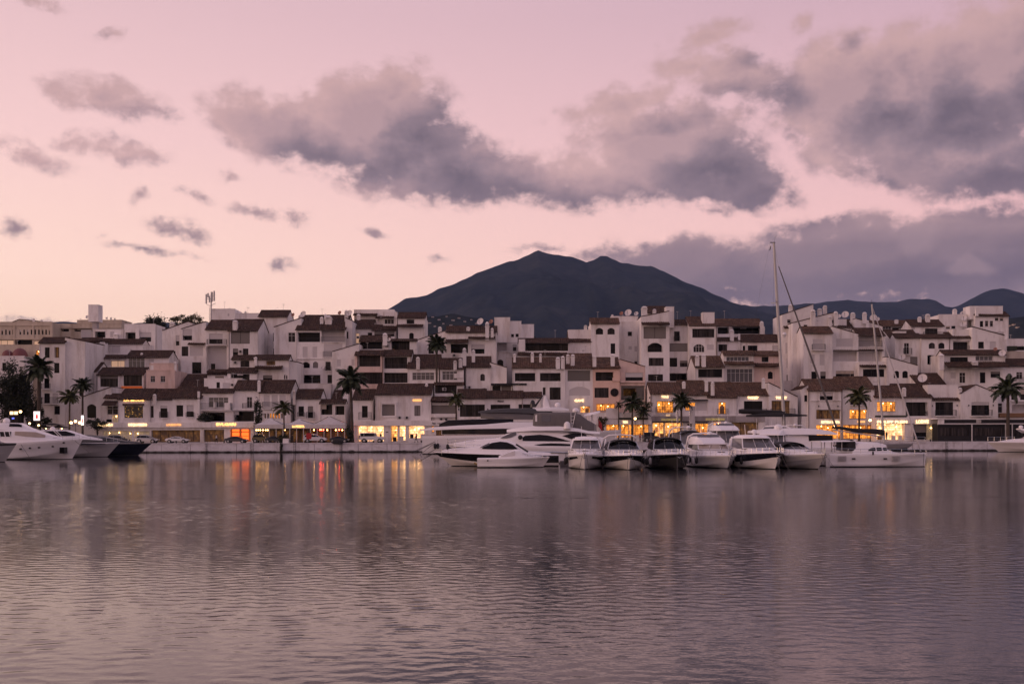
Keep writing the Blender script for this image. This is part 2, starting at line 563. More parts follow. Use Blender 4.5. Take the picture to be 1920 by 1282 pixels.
def waterfn(w, b):
    b.inputs['IOR'].default_value = 1.333
    b.inputs['Base Color'].default_value = (0.010, 0.011, 0.013, 1)
    calm = w.noise(gpos(w, (0.016, 0.035, 1)), 1.0, 3, 0.55)
    amp = w.rng(calm, 0.36, 0.66, 0.5, 1.5)
    sp = w.n('ShaderNodeSeparateXYZ')
    g = w.n('ShaderNodeNewGeometry')
    w.l(g.outputs['Position'], sp.inputs[0])
    rough = w.math('MULTIPLY', w.rng(sp.outputs[1], 185.0, 70.0, 0.03, 0.14), w.rng(sp.outputs[1], 18.0, 62.0, 0.40, 1.0))
    w.l(w.math('MULTIPLY', rough, w.rng(calm, 0.36, 0.66, 0.85, 1.15)), b.inputs['Roughness'])
    lee = w.rng(sp.outputs[1], 150.0, 40.0, 0.45, 1.0)     # sheltered under the quay
    amp = w.math('MULTIPLY', amp, lee)
    n2 = w.noise(gpos(w, (2.4, 4.4, 1)), 1.0, 2, 0.5)
    n3 = w.noise(gpos(w, (6.5, 11.0, 1)), 1.0, 2, 0.5)
    h = w.math('MULTIPLY', n2, 0.0042)
    h = w.math('MULTIPLY_ADD', n3, 0.0023, h)
    h = w.math('MULTIPLY', h, amp)
    bump(w, b, h, 1.0, 1.0)


mat('water', fn=waterfn)


def mountfn(w, b):
    n = w.noise(gpos(w), 0.0016, 8, 0.62)
    n2 = w.noise(gpos(w), 0.012, 6, 0.65)
    f = w.math('MULTIPLY_ADD', n2, 0.45, w.math('MULTIPLY', n, 0.75))
    w.l(w.ramp(f, [(0.42, (0.010, 0.016, 0.018)), (0.58, (0.022, 0.029, 0.030)), (0.76, (0.050, 0.054, 0.050))]), b.inputs['Base Color'])


mat('mountain', (0.05, 0.05, 0.045), 1.0, spec=0.0, fn=mountfn)
mat('land', (0.05, 0.05, 0.035), 1.0, spec=0.1, fn=leaffn((0.03, 0.032, 0.022), (0.07, 0.062, 0.045), 0.02))

mat('ad_screen', (0.8, 0.8, 0.8), 0.4, emit=(1.0, 0.80, 0.78), es=1.3)
mat('ad_red', (0.6, 0.02, 0.02), 0.4, emit=(1.0, 0.06, 0.05), es=0.8)
mat('ad_blue', (0.1, 0.1, 0.6), 0.4, emit=(0.15, 0.2, 1.0), es=1.2)


def haze_material():
    m = bpy.data.materials.new('haze')
    m.use_nodes = True
    nt = m.node_tree
    nt.nodes.clear()
    out = nt.nodes.new('ShaderNodeOutputMaterial')
    pv = nt.nodes.new('ShaderNodeVolumePrincipled')
    pv.inputs['Color'].default_value = (0.42, 0.58, 1.0, 1)
    pv.inputs['Density'].default_value = 2.4e-5
    pv.inputs['Anisotropy'].default_value = 0.0
    nt.links.new(pv.outputs[0], out.inputs['Volume'])
    MATS['haze'] = m


haze_material()

# ------------------------------------------------------------------ mesh helpers


class MB:
    def __init__(self):
        self.v, self.f, self.m = [], [], []

    def face(self, pts, mi=0):
        i = len(self.v)
        self.v += [tuple(p) for p in pts]
        self.f.append(tuple(range(i, i + len(pts))))
        self.m.append(mi)

    def box(self, x0, y0, z0, x1, y1, z1, mi=0):
        i = len(self.v)
        self.v += [(x0, y0, z0), (x1, y0, z0), (x1, y1, z0), (x0, y1, z0), (x0, y0, z1), (x1, y0, z1), (x1, y1, z1), (x0, y1, z1)]
        for q in ((0, 3, 2, 1), (4, 5, 6, 7), (0, 1, 5, 4), (1, 2, 6, 5), (2, 3, 7, 6), (3, 0, 4, 7)):
            self.f.append(tuple(i + k for k in q))
            self.m.append(mi)

    def grid(self, rows, mi=0, closed=False):
        """rows: list of equal-length point lists"""
        i = len(self.v)
        n = len(rows[0])
        for r in rows:
            self.v += [tuple(p) for p in r]
        for a in range(len(rows) - 1):
            for c in range(n if closed else n - 1):
                d = (c + 1) % n
                self.f.append((i + a * n + c, i + a * n + d, i + (a + 1) * n + d, i + (a + 1) * n + c))
                self.m.append(mi(a, c) if callable(mi) else mi)

    def tube(self, pts, r, n=5, mi=0, cap=True):
        pts = [Vector(p) for p in pts]
        rs = r if isinstance(r, (list, tuple)) else [r] * len(pts)
        rows = []
        for k, p in enumerate(pts):
            d = (pts[min(k + 1, len(pts) - 1)] - pts[max(k - 1, 0)])
            d = d.normalized() if d.length > 1e-9 else Vector((0, 0, 1))
            u = d.cross(Vector((0, 0, 1)))
            if u.length < 1e-3:
                u = d.cross(Vector((0, 1, 0)))
            u.normalize()
            w_ = d.cross(u)
            rows.append([p + (u * math.cos(2 * math.pi * j / n) + w_ * math.sin(2 * math.pi * j / n)) * rs[k] for j in range(n)])
        self.grid(rows, mi, closed=True)
        if cap:
            self.face(rows[0][::-1], mi)
            self.face(rows[-1], mi)

    def lathe(self, c, prof, n=12, mi=0, axis='z'):
        rows = []
        for (r, h) in prof:
            row = []
            for j in range(n):
                a = 2 * math.pi * j / n
                if axis == 'z':
                    row.append((c[0] + r * math.cos(a), c[1] + r * math.sin(a), c[2] + h))
                elif axis == 'y':
                    row.append((c[0] + r * math.cos(a), c[1] + h, c[2] + r * math.sin(a)))
                else:
                    row.append((c[0] + h, c[1] + r * math.cos(a), c[2] + r * math.sin(a)))
            rows.append(row)
        self.grid(rows, mi, closed=True)

    def ball(self, c, r, n=10, mi=0, sz=1.0):
        self.lathe(c, [(r * math.sin(math.pi * k / 6) + 1e-4, -r * sz * math.cos(math.pi * k / 6)) for k in range(7)], n, mi)

    def build(self, name, mats, parent=None, origin=None, smooth=False):
        if isinstance(mats, str):
            mats = [mats]
        o = origin if origin is not None else (parent['_o'] if parent is not None and '_o' in parent else (0, 0, 0))
        me = bpy.data.meshes.new(name)
        V = np.array(self.v, dtype=float).reshape(-1, 3) - np.array(o)
        me.from_pydata(V.tolist(), [], self.f)
        for m in mats:
            me.materials.append(MATS[m])
        if len(mats) > 1:
            me.polygons.foreach_set('material_index', self.m)
        if smooth:
            me.polygons.foreach_set('use_smooth', [True] * len(me.polygons))
        me.update()
        ob = bpy.data.objects.new(name, me)
        COL.objects.link(ob)
        if parent is not None:
            ob.parent = parent
        elif origin is not None:
            ob.location = o
        return ob


ORIG = {}


def thing(name, label, cat, loc, group=None, rotz=0.0):
    o = bpy.data.objects.new(name, None)
    COL.objects.link(o)
    o.location = loc
    o.rotation_euler = (0, 0, rotz)
    o['label'] = label
    o['category'] = cat
    if group:
        o['group'] = group
    ORIG[o.name] = tuple(loc) if rotz == 0.0 else (0, 0, 0)
    return o


def part(mb, name, mats, parent, smooth=False, root=None, loc=None):
    """root: the thing whose origin the world points are counted from"""
    r = root or parent
    return mb.build(name, mats, parent, ORIG.get(r.name, (0, 0, 0)), smooth)


def tag(o, label, cat, group=None):
    o['label'] = label
    o['category'] = cat
    if group:
        o['group'] = group


def copy_tree(o, parent=None):
    c = o.copy()
    COL.objects.link(c)
    c.parent = parent
    for ch in list(o.children):
        copy_tree(ch, c)
    return c


def text_mesh(s, width, height, bold=False):
    """letters as geometry, fitted to a width and a height; baseline at the middle"""
    cu = bpy.data.curves.new('lettering', 'FONT')
    cu.body = s
    cu.align_x = 'CENTER'
    cu.size = 1.0
    cu.extrude = 0.02
    cu.resolution_u = 2
    if bold:
        cu.offset = 0.02
    ob = bpy.data.objects.new('lettering', cu)
    COL.objects.link(ob)
    bpy.context.view_layer.update()
    dg = bpy.context.evaluated_depsgraph_get()
    me = bpy.data.meshes.new_from_object(ob.evaluated_get(dg))
    bpy.data.objects.remove(ob)
    bpy.data.curves.remove(cu)
    n = len(me.vertices)
    co = np.empty(n * 3)
    me.vertices.foreach_get('co', co)
    co = co.reshape(-1, 3)
    mn, mx = co.min(0), co.max(0)
    co = (co - (mn + mx) / 2) / np.maximum(mx - mn, 1e-6) * np.array([width, height, 0.06])
    co = np.stack([co[:, 0], -co[:, 2], co[:, 1]], 1)
    me.vertices.foreach_set('co', co.reshape(-1))
    me.update()
    return me


def lettering(s, v, x0, y0, x1, y1, Y, parent, m='sign_lit', name='sign_lettering'):
    a, b = P(v, x0, y0, Y), P(v, x1, y1, Y)
    me = text_mesh(s, abs(b.x - a.x), abs(a.z - b.z), True)
    me.materials.clear()
    me.materials.append(MATS[m])
    o = bpy.data.objects.new(name, me)
    COL.objects.link(o)
    o.parent = parent
    og = ORIG.get(parent.name, (0, 0, 0))
    o.location = ((a.x + b.x) / 2 - og[0], Y - og[1], (a.z + b.z) / 2 - og[2])
    return o


def tile_sheet(mb, o, u, v, pitch=0.46, course=0.55, amp=0.11, mi=0):
    """barrel tiles: ridges run along v (up the slope), repeated along u (the eave)"""
    o, u, v = Vector(o), Vector(u), Vector(v)
    n = u.cross(v).normalized()
    if n.z < 0:
        n = -n
    nu = max(2, int(u.length / pitch))
    nv = max(1, int(v.length / course))
    rows = []
    rr = random.Random(int(abs(o.x * 7 + o.z * 13)) + nu)
    seg = 4
    prof = [0.0, 0.75, 1.0, 0.75]
    jit = [rr.uniform(-0.02, 0.02) for _ in range(nu + 1)]
    for j in range(nv + 1):
        for step in ((0,) if j in (0,) else ((1,) if j == nv else (1, 0))):
            row = []
            for i in range(nu * seg + 1):
                c = i // seg
                h = amp * prof[i % seg] + (0.035 if step == 0 else 0.0) + jit[min(c, nu)]
                sag = 0.03 * math.sin(i * 0.11 + o.x)
                row.append(o + u * (i / (nu * seg)) + v * (j / nv) + n * (h + sag))
            rows.append(row)
    mb.grid(rows, mi)

# ------------------------------------------------------------------ the setting: water, quay, land, mountains


def struct(mb, name, m, smooth=False, kind='structure'):
    o = mb.build(name, m, None, None, smooth)
    o['kind'] = kind
    return o




def water():
    """harbour water: real wavelets in the basin (finer close by), flat sheets beyond it"""
    rs = np.random.RandomState(5)
    comp = [(0.20 * (0.80 / 0.20) ** ((k + rs.rand()) / 60), math.pi / 2 + rs.randn() * 0.9, rs.rand() * 6.28) for k in range(60)]
    comp += [(0.62 * (1.3 / 0.62) ** ((k + rs.rand()) / 36), math.pi / 2 + rs.randn() * 0.9, rs.rand() * 6.28) for k in range(36)]
    pc = [(16 * 6 ** rs.rand(), math.pi / 2 + rs.randn() * 0.9, rs.rand() * 6.28) for k in range(10)]
    V, Q, n0 = [], [], 0
    zones = ((-40.0, 40.0, 9.0, 62.4, 0.095, 0.0, 0.0040), (-112.0, 112.0, 62.0, 226.0, 0.30, 0.6, 0.0040))
    for (x0, x1, y0, y1, st, lmin, s0) in zones:
        nx, ny = int((x1 - x0) / st), int((y1 - y0) / st)
        gx, gy = np.meshgrid(np.linspace(x0, x1, nx + 1).astype(np.float32), np.linspace(y0, y1, ny + 1).astype(np.float32))
        z = np.zeros_like(gx)
        use = comp[:48] if lmin == 0 else [c_ for c_ in comp if c_[0] > lmin]
        s1 = s0 * math.sqrt(len(comp) / len(use))
        for lam, th, ph in use:
            kk = 2 * math.pi / lam
            z += s1 / kk * np.sin(kk * (gx * math.cos(th) + gy * math.sin(th)) + ph)
        patch = np.zeros_like(gx)
        for lam, th, ph in pc:
            patch += np.sin(2 * math.pi / lam * (gx * math.cos(th) * 0.5 + gy * math.sin(th)) + ph)
        amp = np.clip(1.0 + 0.15 * patch, 0.5, 1.6)
        lee = 0.16 + 0.84 * np.clip((165.0 - gy) / 95.0, 0, 1) ** 1.3        # sheltered under the quay
        z *= amp * lee
        V.append(np.stack([gx, gy, z], -1).reshape(-1, 3))
        i = np.arange(ny)[:, None] * (nx + 1) + np.arange(nx)[None, :]
        Q.append(np.stack([i, i + 1, i + nx + 2, i + nx + 1], -1).reshape(-1, 4) + n0)
        n0 += (nx + 1) * (ny + 1)
    e = -0.03
    rect = [(-9000, -3000, 9000, 9), (-9000, 9, -40, 62.1), (40, 9, 9000, 62.1), (-9000, 62.1, -112, 226), (112, 62.1, 9000, 226)]
    V.append(np.array([p for (a, b, c_, d) in rect for p in ((a, b, e), (c_, b, e), (c_, d, e), (a, d, e))], dtype=np.float32))
    Q.append(np.arange(len(rect) * 4).reshape(-1, 4) + n0)
    v, q = np.concatenate(V), np.concatenate(Q)
    me = bpy.data.meshes.new('water')
    me.vertices.add(len(v))
    me.vertices.foreach_set('co', v.astype(np.float32).reshape(-1))
    me.loops.add(q.size)
    me.loops.foreach_set('vertex_index', q.reshape(-1).astype(np.int32))
    me.polygons.add(len(q))
    me.polygons.foreach_set('loop_start', np.arange(0, q.size, 4, dtype=np.int32))
    me.polygons.foreach_set('loop_total', np.full(len(q), 4, dtype=np.int32))
    me.update(calc_edges=True)
    me.polygons.foreach_set('use_smooth', np.ones(len(q), dtype=bool))
    me.materials.append(MATS['water'])
    o = bpy.data.objects.new('water', me)
    COL.objects.link(o)
    o['kind'] = 'structure'


water()

mb = MB()
mb.face([(-9000, QY + 0.02, GZ - 0.01), (9000, QY + 0.02, GZ - 0.01), (9000, 14000, GZ - 0.01), (-9000, 14000, GZ - 0.01)])
mb.face([(-9000, QY + 0.02, GZ - 0.01), (9000, QY + 0.02, GZ - 0.01), (9000, QY + 0.02, -3), (-9000, QY + 0.02, -3)])
struct(mb, 'ground', 'land')

mb = MB()
mb.box(-190, QY + 0.1, GZ - 0.005, 190, 300, GZ + 0.004)
struct(mb, 'promenade', 'paving')

# quay wall: concrete blocks with recessed joints and a coping
qroot = thing('quay_wall', 'long white concrete quay wall rising from the water along the promenade', 'quay wall', (0, QY, 0))
XS = [-190]
rq = random.Random(3)
for px in (-60, -10, 60, 120, 178, 240, 276, 304, 358, 388, 444, 470, 520, 555, 590, 640, 672, 726, 750, 812, 870, 930, 990, 1050, 1110, 1170, 1230, 1290,
           1350, 1410, 1470, 1530, 1590, 1650, 1710, 1773, 1803, 1850, 1905, 1960, 2020):
    XS.append((px - CX) * QY / F)
XS.append(190)
for a, b in zip(XS[:-1], XS[1:]):
    mb = MB()
    g = 0.035
    dy = rq.uniform(-0.02, 0.02)
    mb.box(a + g, QY - 0.34 + dy, -1.2, b - g, QY, GZ - 0.16)
    part(mb, 'panel', 'concrete', qroot)
mb = MB()
mb.box(-190, QY - 0.42, GZ - 0.155, 190, QY + 0.25, GZ + 0.02)
part(mb, 'coping', 'concrete', qroot)
for px in (388, 474, 640, 553, 1773):
    x = (px - CX) * QY / F
    mb = MB()
    mb.tube([(x - 0.22, QY - 0.5, -0.3), (x - 0.22, QY - 0.5, GZ + 0.5), (x - 0.22, QY + 0.2, GZ + 0.5)], 0.035, 6)
    mb.tube([(x + 0.22, QY - 0.5, -0.3), (x + 0.22, QY - 0.5, GZ + 0.5), (x + 0.22, QY + 0.2, GZ + 0.5)], 0.035, 6)
    for k in range(6):
        mb.tube([(x - 0.22, QY - 0.5, 0.1 + k * 0.3), (x + 0.22, QY - 0.5, 0.1 + k * 0.3)], 0.025, 5)
    part(mb, 'ladder', 'iron', qroot)
for px in (330, 420, 505, 600, 700, 790, 1745, 1830, 1880):
    x = (px - CX) * QY / F
    mb = MB()
    mb.lathe((x, QY + 0.15, GZ + 0.02), [(0.16, 0), (0.13, 0.08), (0.12, 0.28), (0.2, 0.34), (0.2, 0.42), (0.05, 0.46)], 10)
    part(mb, 'mooring_bollard', 'iron', qroot, True)


def interp(tab, x):
    if x <= tab[0][0]:
        return tab[0][1]
    for (a, b), (c, d) in zip(tab[:-1], tab[1:]):
        if x <= c:
            t = (x - a) / (c - a)
            return b + (d - b) * t
    return tab[-1][1]


def fbm(x, y, o=6, seed=0):
    s, a, f = 0.0, 1.0, 1.0
    from mathutils import noise as mn
    for k in range(o):
        s += a * mn.noise(Vector((x * f + seed * 17.3, y * f - seed * 5.1, seed)))
        a *= 0.5
        f *= 2.03
    return s


def massif(name, prof, Yr, Yf, Yb, x0, x1, nx, ny, seed, rough, label, foot=0.0):
    """a mountain whose crest runs at distance Yr; prof gives the crest line"""
    rows = []
    for j in range(ny + 1):
        t = j / ny
        Y = Yf + (Yb - Yf) * t
        row = []
        for i in range(nx + 1):
            px = x0 + (x1 - x0) * i / nx
            X = (px - CX) * Yr / F
            py = interp(prof, px) + (px - CX) * ROLL
            zc = H + (HY - py) * Yr / F
            d = (Y - Yr) / ((Yr - Yf) if Y < Yr else (Yb - Yr))
            s = max(0.0, 1 - abs(d))
            # spurs run down from the crest
            sp = fbm(X / 900.0, Y / 2600.0, 5, seed)
            shape = s ** (0.95 + 0.34 * sp)
            z = foot + (zc - foot) * shape
            edge = math.sin(math.pi * min(1, s * 1.02)) if s < 0.985 else 0.0
            z += rough * edge * fbm(X / 520.0, Y / 700.0, 6, seed + 2)
            if abs(d) < 0.02:
                z += 9.0 * fbm(X / 120.0, 0, 3, seed + 5)
            row.append((X, Y, max(GZ - 4, z) if s > 0 else GZ - 6))
        rows.append(row)
    mb = MB()
    mb.grid(rows)
    o = mb.build(name, 'mountain', None, None, True)
    o['kind'] = 'structure'
    o['label'] = label
    return o


MAIN = [(560, 690), (640, 632), (722, 583), (760, 560), (800, 552), (850, 533), (900, 510), (940, 497), (970, 487), (992, 478), (1010, 470), (1028, 474),
        (1046, 478), (1060, 481), (1075, 482), (1100, 491), (1112, 487), (1126, 479), (1140, 481), (1165, 492), (1190, 496), (1220, 499), (1245, 509),
        (1280, 526), (1310, 539), (1340, 551), (1370, 565), (1395, 572), (1430, 583), (1480, 610), (1560, 660), (1640, 700)]
FAR = [(1180, 700), (1280, 620), (1340, 588), (1395, 572), (1440, 574), (1470, 573), (1500, 570), (1540, 568), (1570, 564), (1590, 562), (1620, 566), (1660, 567), (1700, 562),
       (1740, 560), (1755, 563), (1770, 573), (1785, 577), (1800, 572), (1830, 556), (1860, 543), (1885, 540), (1905, 546), (1935, 556), (2000, 570), (2080, 560), (2200, 640)]
massif('mountain', MAIN, 7600.0, 4200.0, 10500.0, 500, 1700, 320, 130, 1, 120.0, 'dark twin-peaked mountain behind the town')
massif('mountain_range', FAR, 9500.0, 6500.0, 11500.0, 1150, 2250, 200, 50, 4, 50.0, 'low blue ridge behind the houses on the right')
LEFTR = [(-500, 640), (-200, 612), (-60, 604), (0, 603), (70, 600), (160, 604), (240, 606), (300, 600), (340, 603), (420, 612), (520, 640), (640, 700)]
massif('distant_ridge', LEFTR, 8800.0, 6000.0, 11000.0, -500, 660, 140, 40, 9, 30.0, 'faint low ridge on the horizon at the left')
HILL = [(560, 760), (680, 660), (760, 612), (800, 592), (850, 588), (900, 594), (960, 612), (1020, 640), (1120, 700), (1250, 780)]
hill_a = massif('foothill', HILL, 2600.0, 1500.0, 3800.0, 540, 1260, 150, 50, 6, 22.0, 'wooded foothill dotted with pale houses under the mountain')
HILL2 = [(1700, 760), (1780, 680), (1850, 620), (1890, 598), (1930, 592), (2000, 600), (2150, 700)]
hill_b = massif('foothill_east', HILL2, 2600.0, 1600.0, 3600.0, 1690, 2160, 90, 40, 8, 18.0, 'wooded foothill with pale houses at the right edge')

# ------------------------------------------------------------------ houses
HOUSES = 'whitewashed houses of the harbour town'
STY = {'d': (0.2, 'frame_dark', 'glass_dark'), 'b': (0.2, 'frame_dark', 'glass_curtain'), 'n': (0.16, 'frame_white', 'glass_grey'),
       'c': (0.16, 'frame_white', 'glass_curtain'), 's': (0.1, 'frame_white', 'shutter'), 'g': (0.14, 'frame_dark', 'blind_grey'),
       'o': (1.7, 'frame_dark', 'glass_dark'), 'h': (1.9, 'frame_dark', 'glass_dark'), 'O': (1.7, 'frame_dark', 'glass_curtain'), 'S': (1.4, 'frame_white', 'shutter'),
       'l': (0.3, 'frame_dark', 'lit_warm'), 'k': (1.1, 'frame_white', 'lit_shop'), 'K': (1.1, 'frame_white', 'lit_white'),
       'r': (0.5, 'frame_dark', 'lit_orange'), 'q': (0.6, 'frame_dark', 'lit_orange_dim'), 'p': (0.18, 'frame_dark', 'peach_pane'),
       'x': (0.25, 'frame_dark', 'fairy'), 'm': (0.9, 'frame_dark', 'lit_dim'), 'y': (0.5, 'frame_white', 'lit_cream'), 'W': (0.9, 'frame_white', 'glass_grey')}


def rail(root, x0, x1, zb, zt, Yf, m='iron', side=0.0, name='railing'):
    mb = MB()
    mb.box(x0, Yf - 0.02, zt - 0.05, x1, Yf + 0.03, zt)
    mb.box(x0, Yf - 0.015, zb + 0.06, x1, Yf + 0.02, zb + 0.10)
    n = max(3, int((x1 - x0) / 0.17))
    for k in range(n + 1):
        x = x0 + (x1 - x0) * k / n
        mb.box(x - 0.012, Yf - 0.01, zb, x + 0.012, Yf + 0.014, zt - 0.05)
    if side:
        for x in (x0, x1):
            mb.box(x - 0.02, Yf, zt - 0.05, x + 0.02, Yf + side, zt)
            for k in range(1, 5):
                y = Yf + side * k / 5
                mb.box(x - 0.012, y - 0.012, zb, x + 0.012, y + 0.012, zt - 0.05)
    return part(mb, name, m, root)


def window(root, x0, z0, x1, z1, Y, sty, n=None):
    arch = sty.startswith('a') and len(sty) > 1
    k = sty[1:] if arch else sty
    dep, fm, pm = STY[k]
    Yp = Y + dep
    w, h = x1 - x0, z1 - z0
    if n is None:
        n = 0 if k in 'sgSx' else (1 if w < 1.0 else max(2, int(round(w / 1.35))))
    t = 0.06 if w < 2 else 0.075
    mb = MB()
    e = 0.002
    mb.box(x0 + e, Yp - 0.07, z0 + e, x0 + t, Yp, z1 - e)
    mb.box(x1 - t, Yp - 0.07, z0 + e, x1 - e, Yp, z1 - e)
    mb.box(x0 + t, Yp - 0.069, z1 - t, x1 - t, Yp, z1 - e)
    mb.box(x0 + t, Yp - 0.069, z0 + e, x1 - t, Yp, z0 + t)
    for i in range(1, n):
        x = x0 + w * i / n
        mb.box(x - t * 0.55, Yp - 0.06, z0 + t, x + t * 0.55, Yp, z1 - t)
    if k in 'nc' and h > 1.3:
        z = z0 + h * 0.68
        mb.box(x0 + t, Yp - 0.05, z - 0.025, x1 - t, Yp, z + 0.025)
    wo = part(mb, 'window' if k not in 'kKrq' else 'shop_window', fm, root)
    mb = MB()
    if k in 'sgx':
        mb.box(x0 + t, Yp - 0.045, z0 + t, x1 - t, Yp - 0.012, z1 - t)
        nm = 'shutter' if k in 'sg' else 'pane'
        part(mb, nm, pm, wo, root=root)
    else:
        m = max(1, n)
        for i in range(m):
            xa, xb = x0 + w * i / m, x0 + w * (i + 1) / m
            mb = MB()
            mb.face([(xa, Yp - 0.02, z0 + t * 0.5), (xb, Yp - 0.02, z0 + t * 0.5), (xb, Yp - 0.02, z1 - t * 0.5), (xa, Yp - 0.02, z1 - t * 0.5)])
            p2 = pm
            rv = random.random()
            if k == 'd' and rv < 0.22:
                p2 = 'glass_curtain'
            if k == 'b' and rv < 0.25:
                p2 = 'glass_dark'
            if k in 'oh' and rv < 0.3:
                p2 = 'glass_curtain'
            part(mb, 'pane' if k != 'S' else 'shutter', p2, wo, root=root)
    if k in 'dbOoh' and not arch and random.random() < 0.30:                # blind part-way down
        n_ = max(1, n)
        i_ = random.randrange(n_)
        j_ = n_ if (k in 'db' or random.random() < 0.4) else i_ + 1
        i_ = 0 if j_ == n_ else i_
        fr_ = random.uniform(0.2, 0.6)
        mb = MB()
        yb_ = Yp - 0.075 if k in 'db' else Y + 0.12
        mb.box(x0 + w * i_ / n_ + 0.04, yb_ - 0.03, z1 - h * fr_, x0 + w * j_ / n_ - 0.04, yb_, z1 - 0.01)
        part(mb, 'blind', random.choice(['shutter', 'shutter', 'blind_grey', 'canvas_beige']), wo, root=root)
    if k in 'dbnclp' and not arch and h < 2.0:
        mb = MB()
        mb.box(x0 - 0.08, Y - 0.09, z0 - 0.07, x1 + 0.08, Y + dep - 0.08, z0 - 0.003)
        part(mb, 'sill', 'frame_white', wo, root=root)
    if k in 'kKlry' and w > 0.9 and h > 0.9:
        nb_ = max(1, int(w / 1.6))
        for i in range(nb_):
            mb = MB()
            mb.ball((x0 + w * (i + 0.5 + random.uniform(-0.3, 0.3)) / nb_, Yp - 0.16, z1 - 0.2 - random.uniform(0, 0.25) * h), random.uniform(0.05, 0.085), 7)
            part(mb, 'added_bulb', 'added_bulb', wo, True, root=root)  # glowing balls added for bright streaks on the water
    if k in 'kK' and w > 1.2:
        for i in range(max(1, int(w / 1.1))):
            x = x0 + w * (i + 0.5 + random.uniform(-0.25, 0.25)) / max(1, int(w / 1.1))
            if random.random() < 0.5:
                mb = MB()
                hh = min(1.75, h * 0.75)
                mb.lathe((x, Yp - 0.5, z0), [(0.25, 0), (0.25, 0.1), (0.08, 0.12), (0.14, hh * 0.42), (0.19, hh * 0.6), (0.24, hh * 0.8), (0.07, hh * 0.86), (0.11, hh * 0.93), (0.02, hh)], 8)
                part(mb, 'mannequin', random.choice(['cloth_dark', 'cloth_dark', 'cloth_white', 'canvas_beige']), wo, True, root=root)
            else:
                mb = MB()
                mb.box(x - 0.35, Yp - 0.8, z0, x + 0.35, Yp - 0.3, z0 + 0.8)
                mb.box(x - 0.42, Yp - 0.85, z0 + 0.8, x + 0.42, Yp - 0.25, z0 + 0.86)
                part(mb, 'display_stand', random.choice(['teak', 'frame_white', 'frame_dark']), wo, root=root)
    if k in 'oOh' and w > 2.5 and random.random() < 0.6:
        px_ = random.choice([x0 + 0.45, x1 - 0.45])
        mb = MB()
        mb.lathe((px_, Y + 0.45, z0), [(0.14, 0), (0.2, 0.3), (0.17, 0.3)], 7, 1)
        for i in range(46):
            c_ = Vector((px_ + random.gauss(0, 0.2), Y + 0.45 + random.gauss(0, 0.12), z0 + 0.5 + abs(random.gauss(0, 0.26))))
            a_ = Vector((random.gauss(0, 1), random.gauss(0, 1), random.gauss(0, 1))).normalized() * 0.13
            b_ = a_.orthogonal().normalized() * 0.05
            mb.face([c_ - a_, c_ - b_, c_ + a_, c_ + b_])
        part(mb, 'potted_plant', ['leaf_dark', 'tile_new'], root)
    if k in 'oO' and h > 1.5:
        rail(root, x0 + 0.02, x1 - 0.02, z0, z0 + min(1.0, h * 0.42), Y + 0.08)
    return wo


def chimney(root, x, zt, zb, w, y, m='stucco_w'):
    mb = MB()
    h = zt - zb
    d = w * 0.8
    mb.box(x - w / 2, y - d / 2, zb, x + w / 2, y + d / 2, zb + h * 0.72)
    mb.box(x - w * 0.6, y - d * 0.6, zb + h * 0.72, x + w * 0.6, y + d * 0.6, zb + h * 0.76)
    for sx in (-1, 1):
        for sy in (-1, 1):
            mb.box(x + sx * w * 0.36 - w * 0.1, y + sy * d * 0.36 - d * 0.1, zb + h * 0.76, x + sx * w * 0.36 + w * 0.1, y + sy * d * 0.36 + d * 0.1, zb + h * 0.88)
    mb.box(x - w * 0.18, y - d * 0.18, zb + h * 0.76, x + w * 0.18, y + d * 0.18, zb + h * 0.88)
    q = [(x - w * 0.56, y - d * 0.56, zb + h * 0.88), (x + w * 0.56, y - d * 0.56, zb + h * 0.88), (x + w * 0.56, y + d * 0.56, zb + h * 0.88), (x - w * 0.56, y + d * 0.56, zb + h * 0.88)]
    ap = [(x - w * 0.2, y - d * 0.2, zt), (x + w * 0.2, y - d * 0.2, zt), (x + w * 0.2, y + d * 0.2, zt), (x - w * 0.2, y + d * 0.2, zt)]
    for i in range(4):
        mb.face([q[i], q[(i + 1) % 4], ap[(i + 1) % 4], ap[i]])
    mb.face(ap)
    mb.face(q[::-1])
    return part(mb, 'chimney', m, root)


def dish(root, x, z, r, y, m='dish_white', zb=None):
    """satellite dish on a short mast, looking up and to the side"""
    rows = []
    ax = Vector((-0.45, -0.80, 0.40)).normalized()
    u = ax.cross(Vector((0, 0, 1))).normalized()
    v = u.cross(ax)
    c = Vector((x, y, z))
    mb = MB()
    for k in range(5):
        rr = r * (0.02 + 0.98 * k / 4)
        rows.append([c + ax * (0.28 * r * (k / 4) ** 2) + (u * math.cos(2 * math.pi * j / 16) + v * math.sin(2 * math.pi * j / 16)) * rr for j in range(16)])
    mb.grid(rows, 0, True)
    mb.grid([[p - ax * 0.05 for p in rw] for rw in rows], 0, True)
    mb.tube([c + v * -r * 0.9, c + ax * r * 0.9], 0.03, 4, 1)
    mb.ball(c + ax * r * 0.9, 0.09, 6, 1)
    mb.tube([c - ax * 0.05, (x, y + 0.35, z - 0.1), (x, y + 0.35, (zb if zb is not None else z - r - 0.6))], 0.05, 5, 1)
    o = part(mb, 'satellite_dish', [m, 'iron'], root, True)
    return o


def acunit(root, x, z, y):
    mb = MB()
    mb.box(x - 0.42, y - 0.33, z - 0.3, x + 0.42, y - 0.002, z + 0.3)
    o = part(mb, 'air_conditioner', 'ac_grey', root)
    mb = MB()
    mb.lathe((x + 0.08, y - 0.345, z), [(0.25, 0), (0.25, -0.02), (0.21, -0.02), (0.2, 0.0), (0.03, -0.004)], 12, 0, 'y')
    part(mb, 'fan_grille', 'frame_dark', o, root=root)


ALLB = []


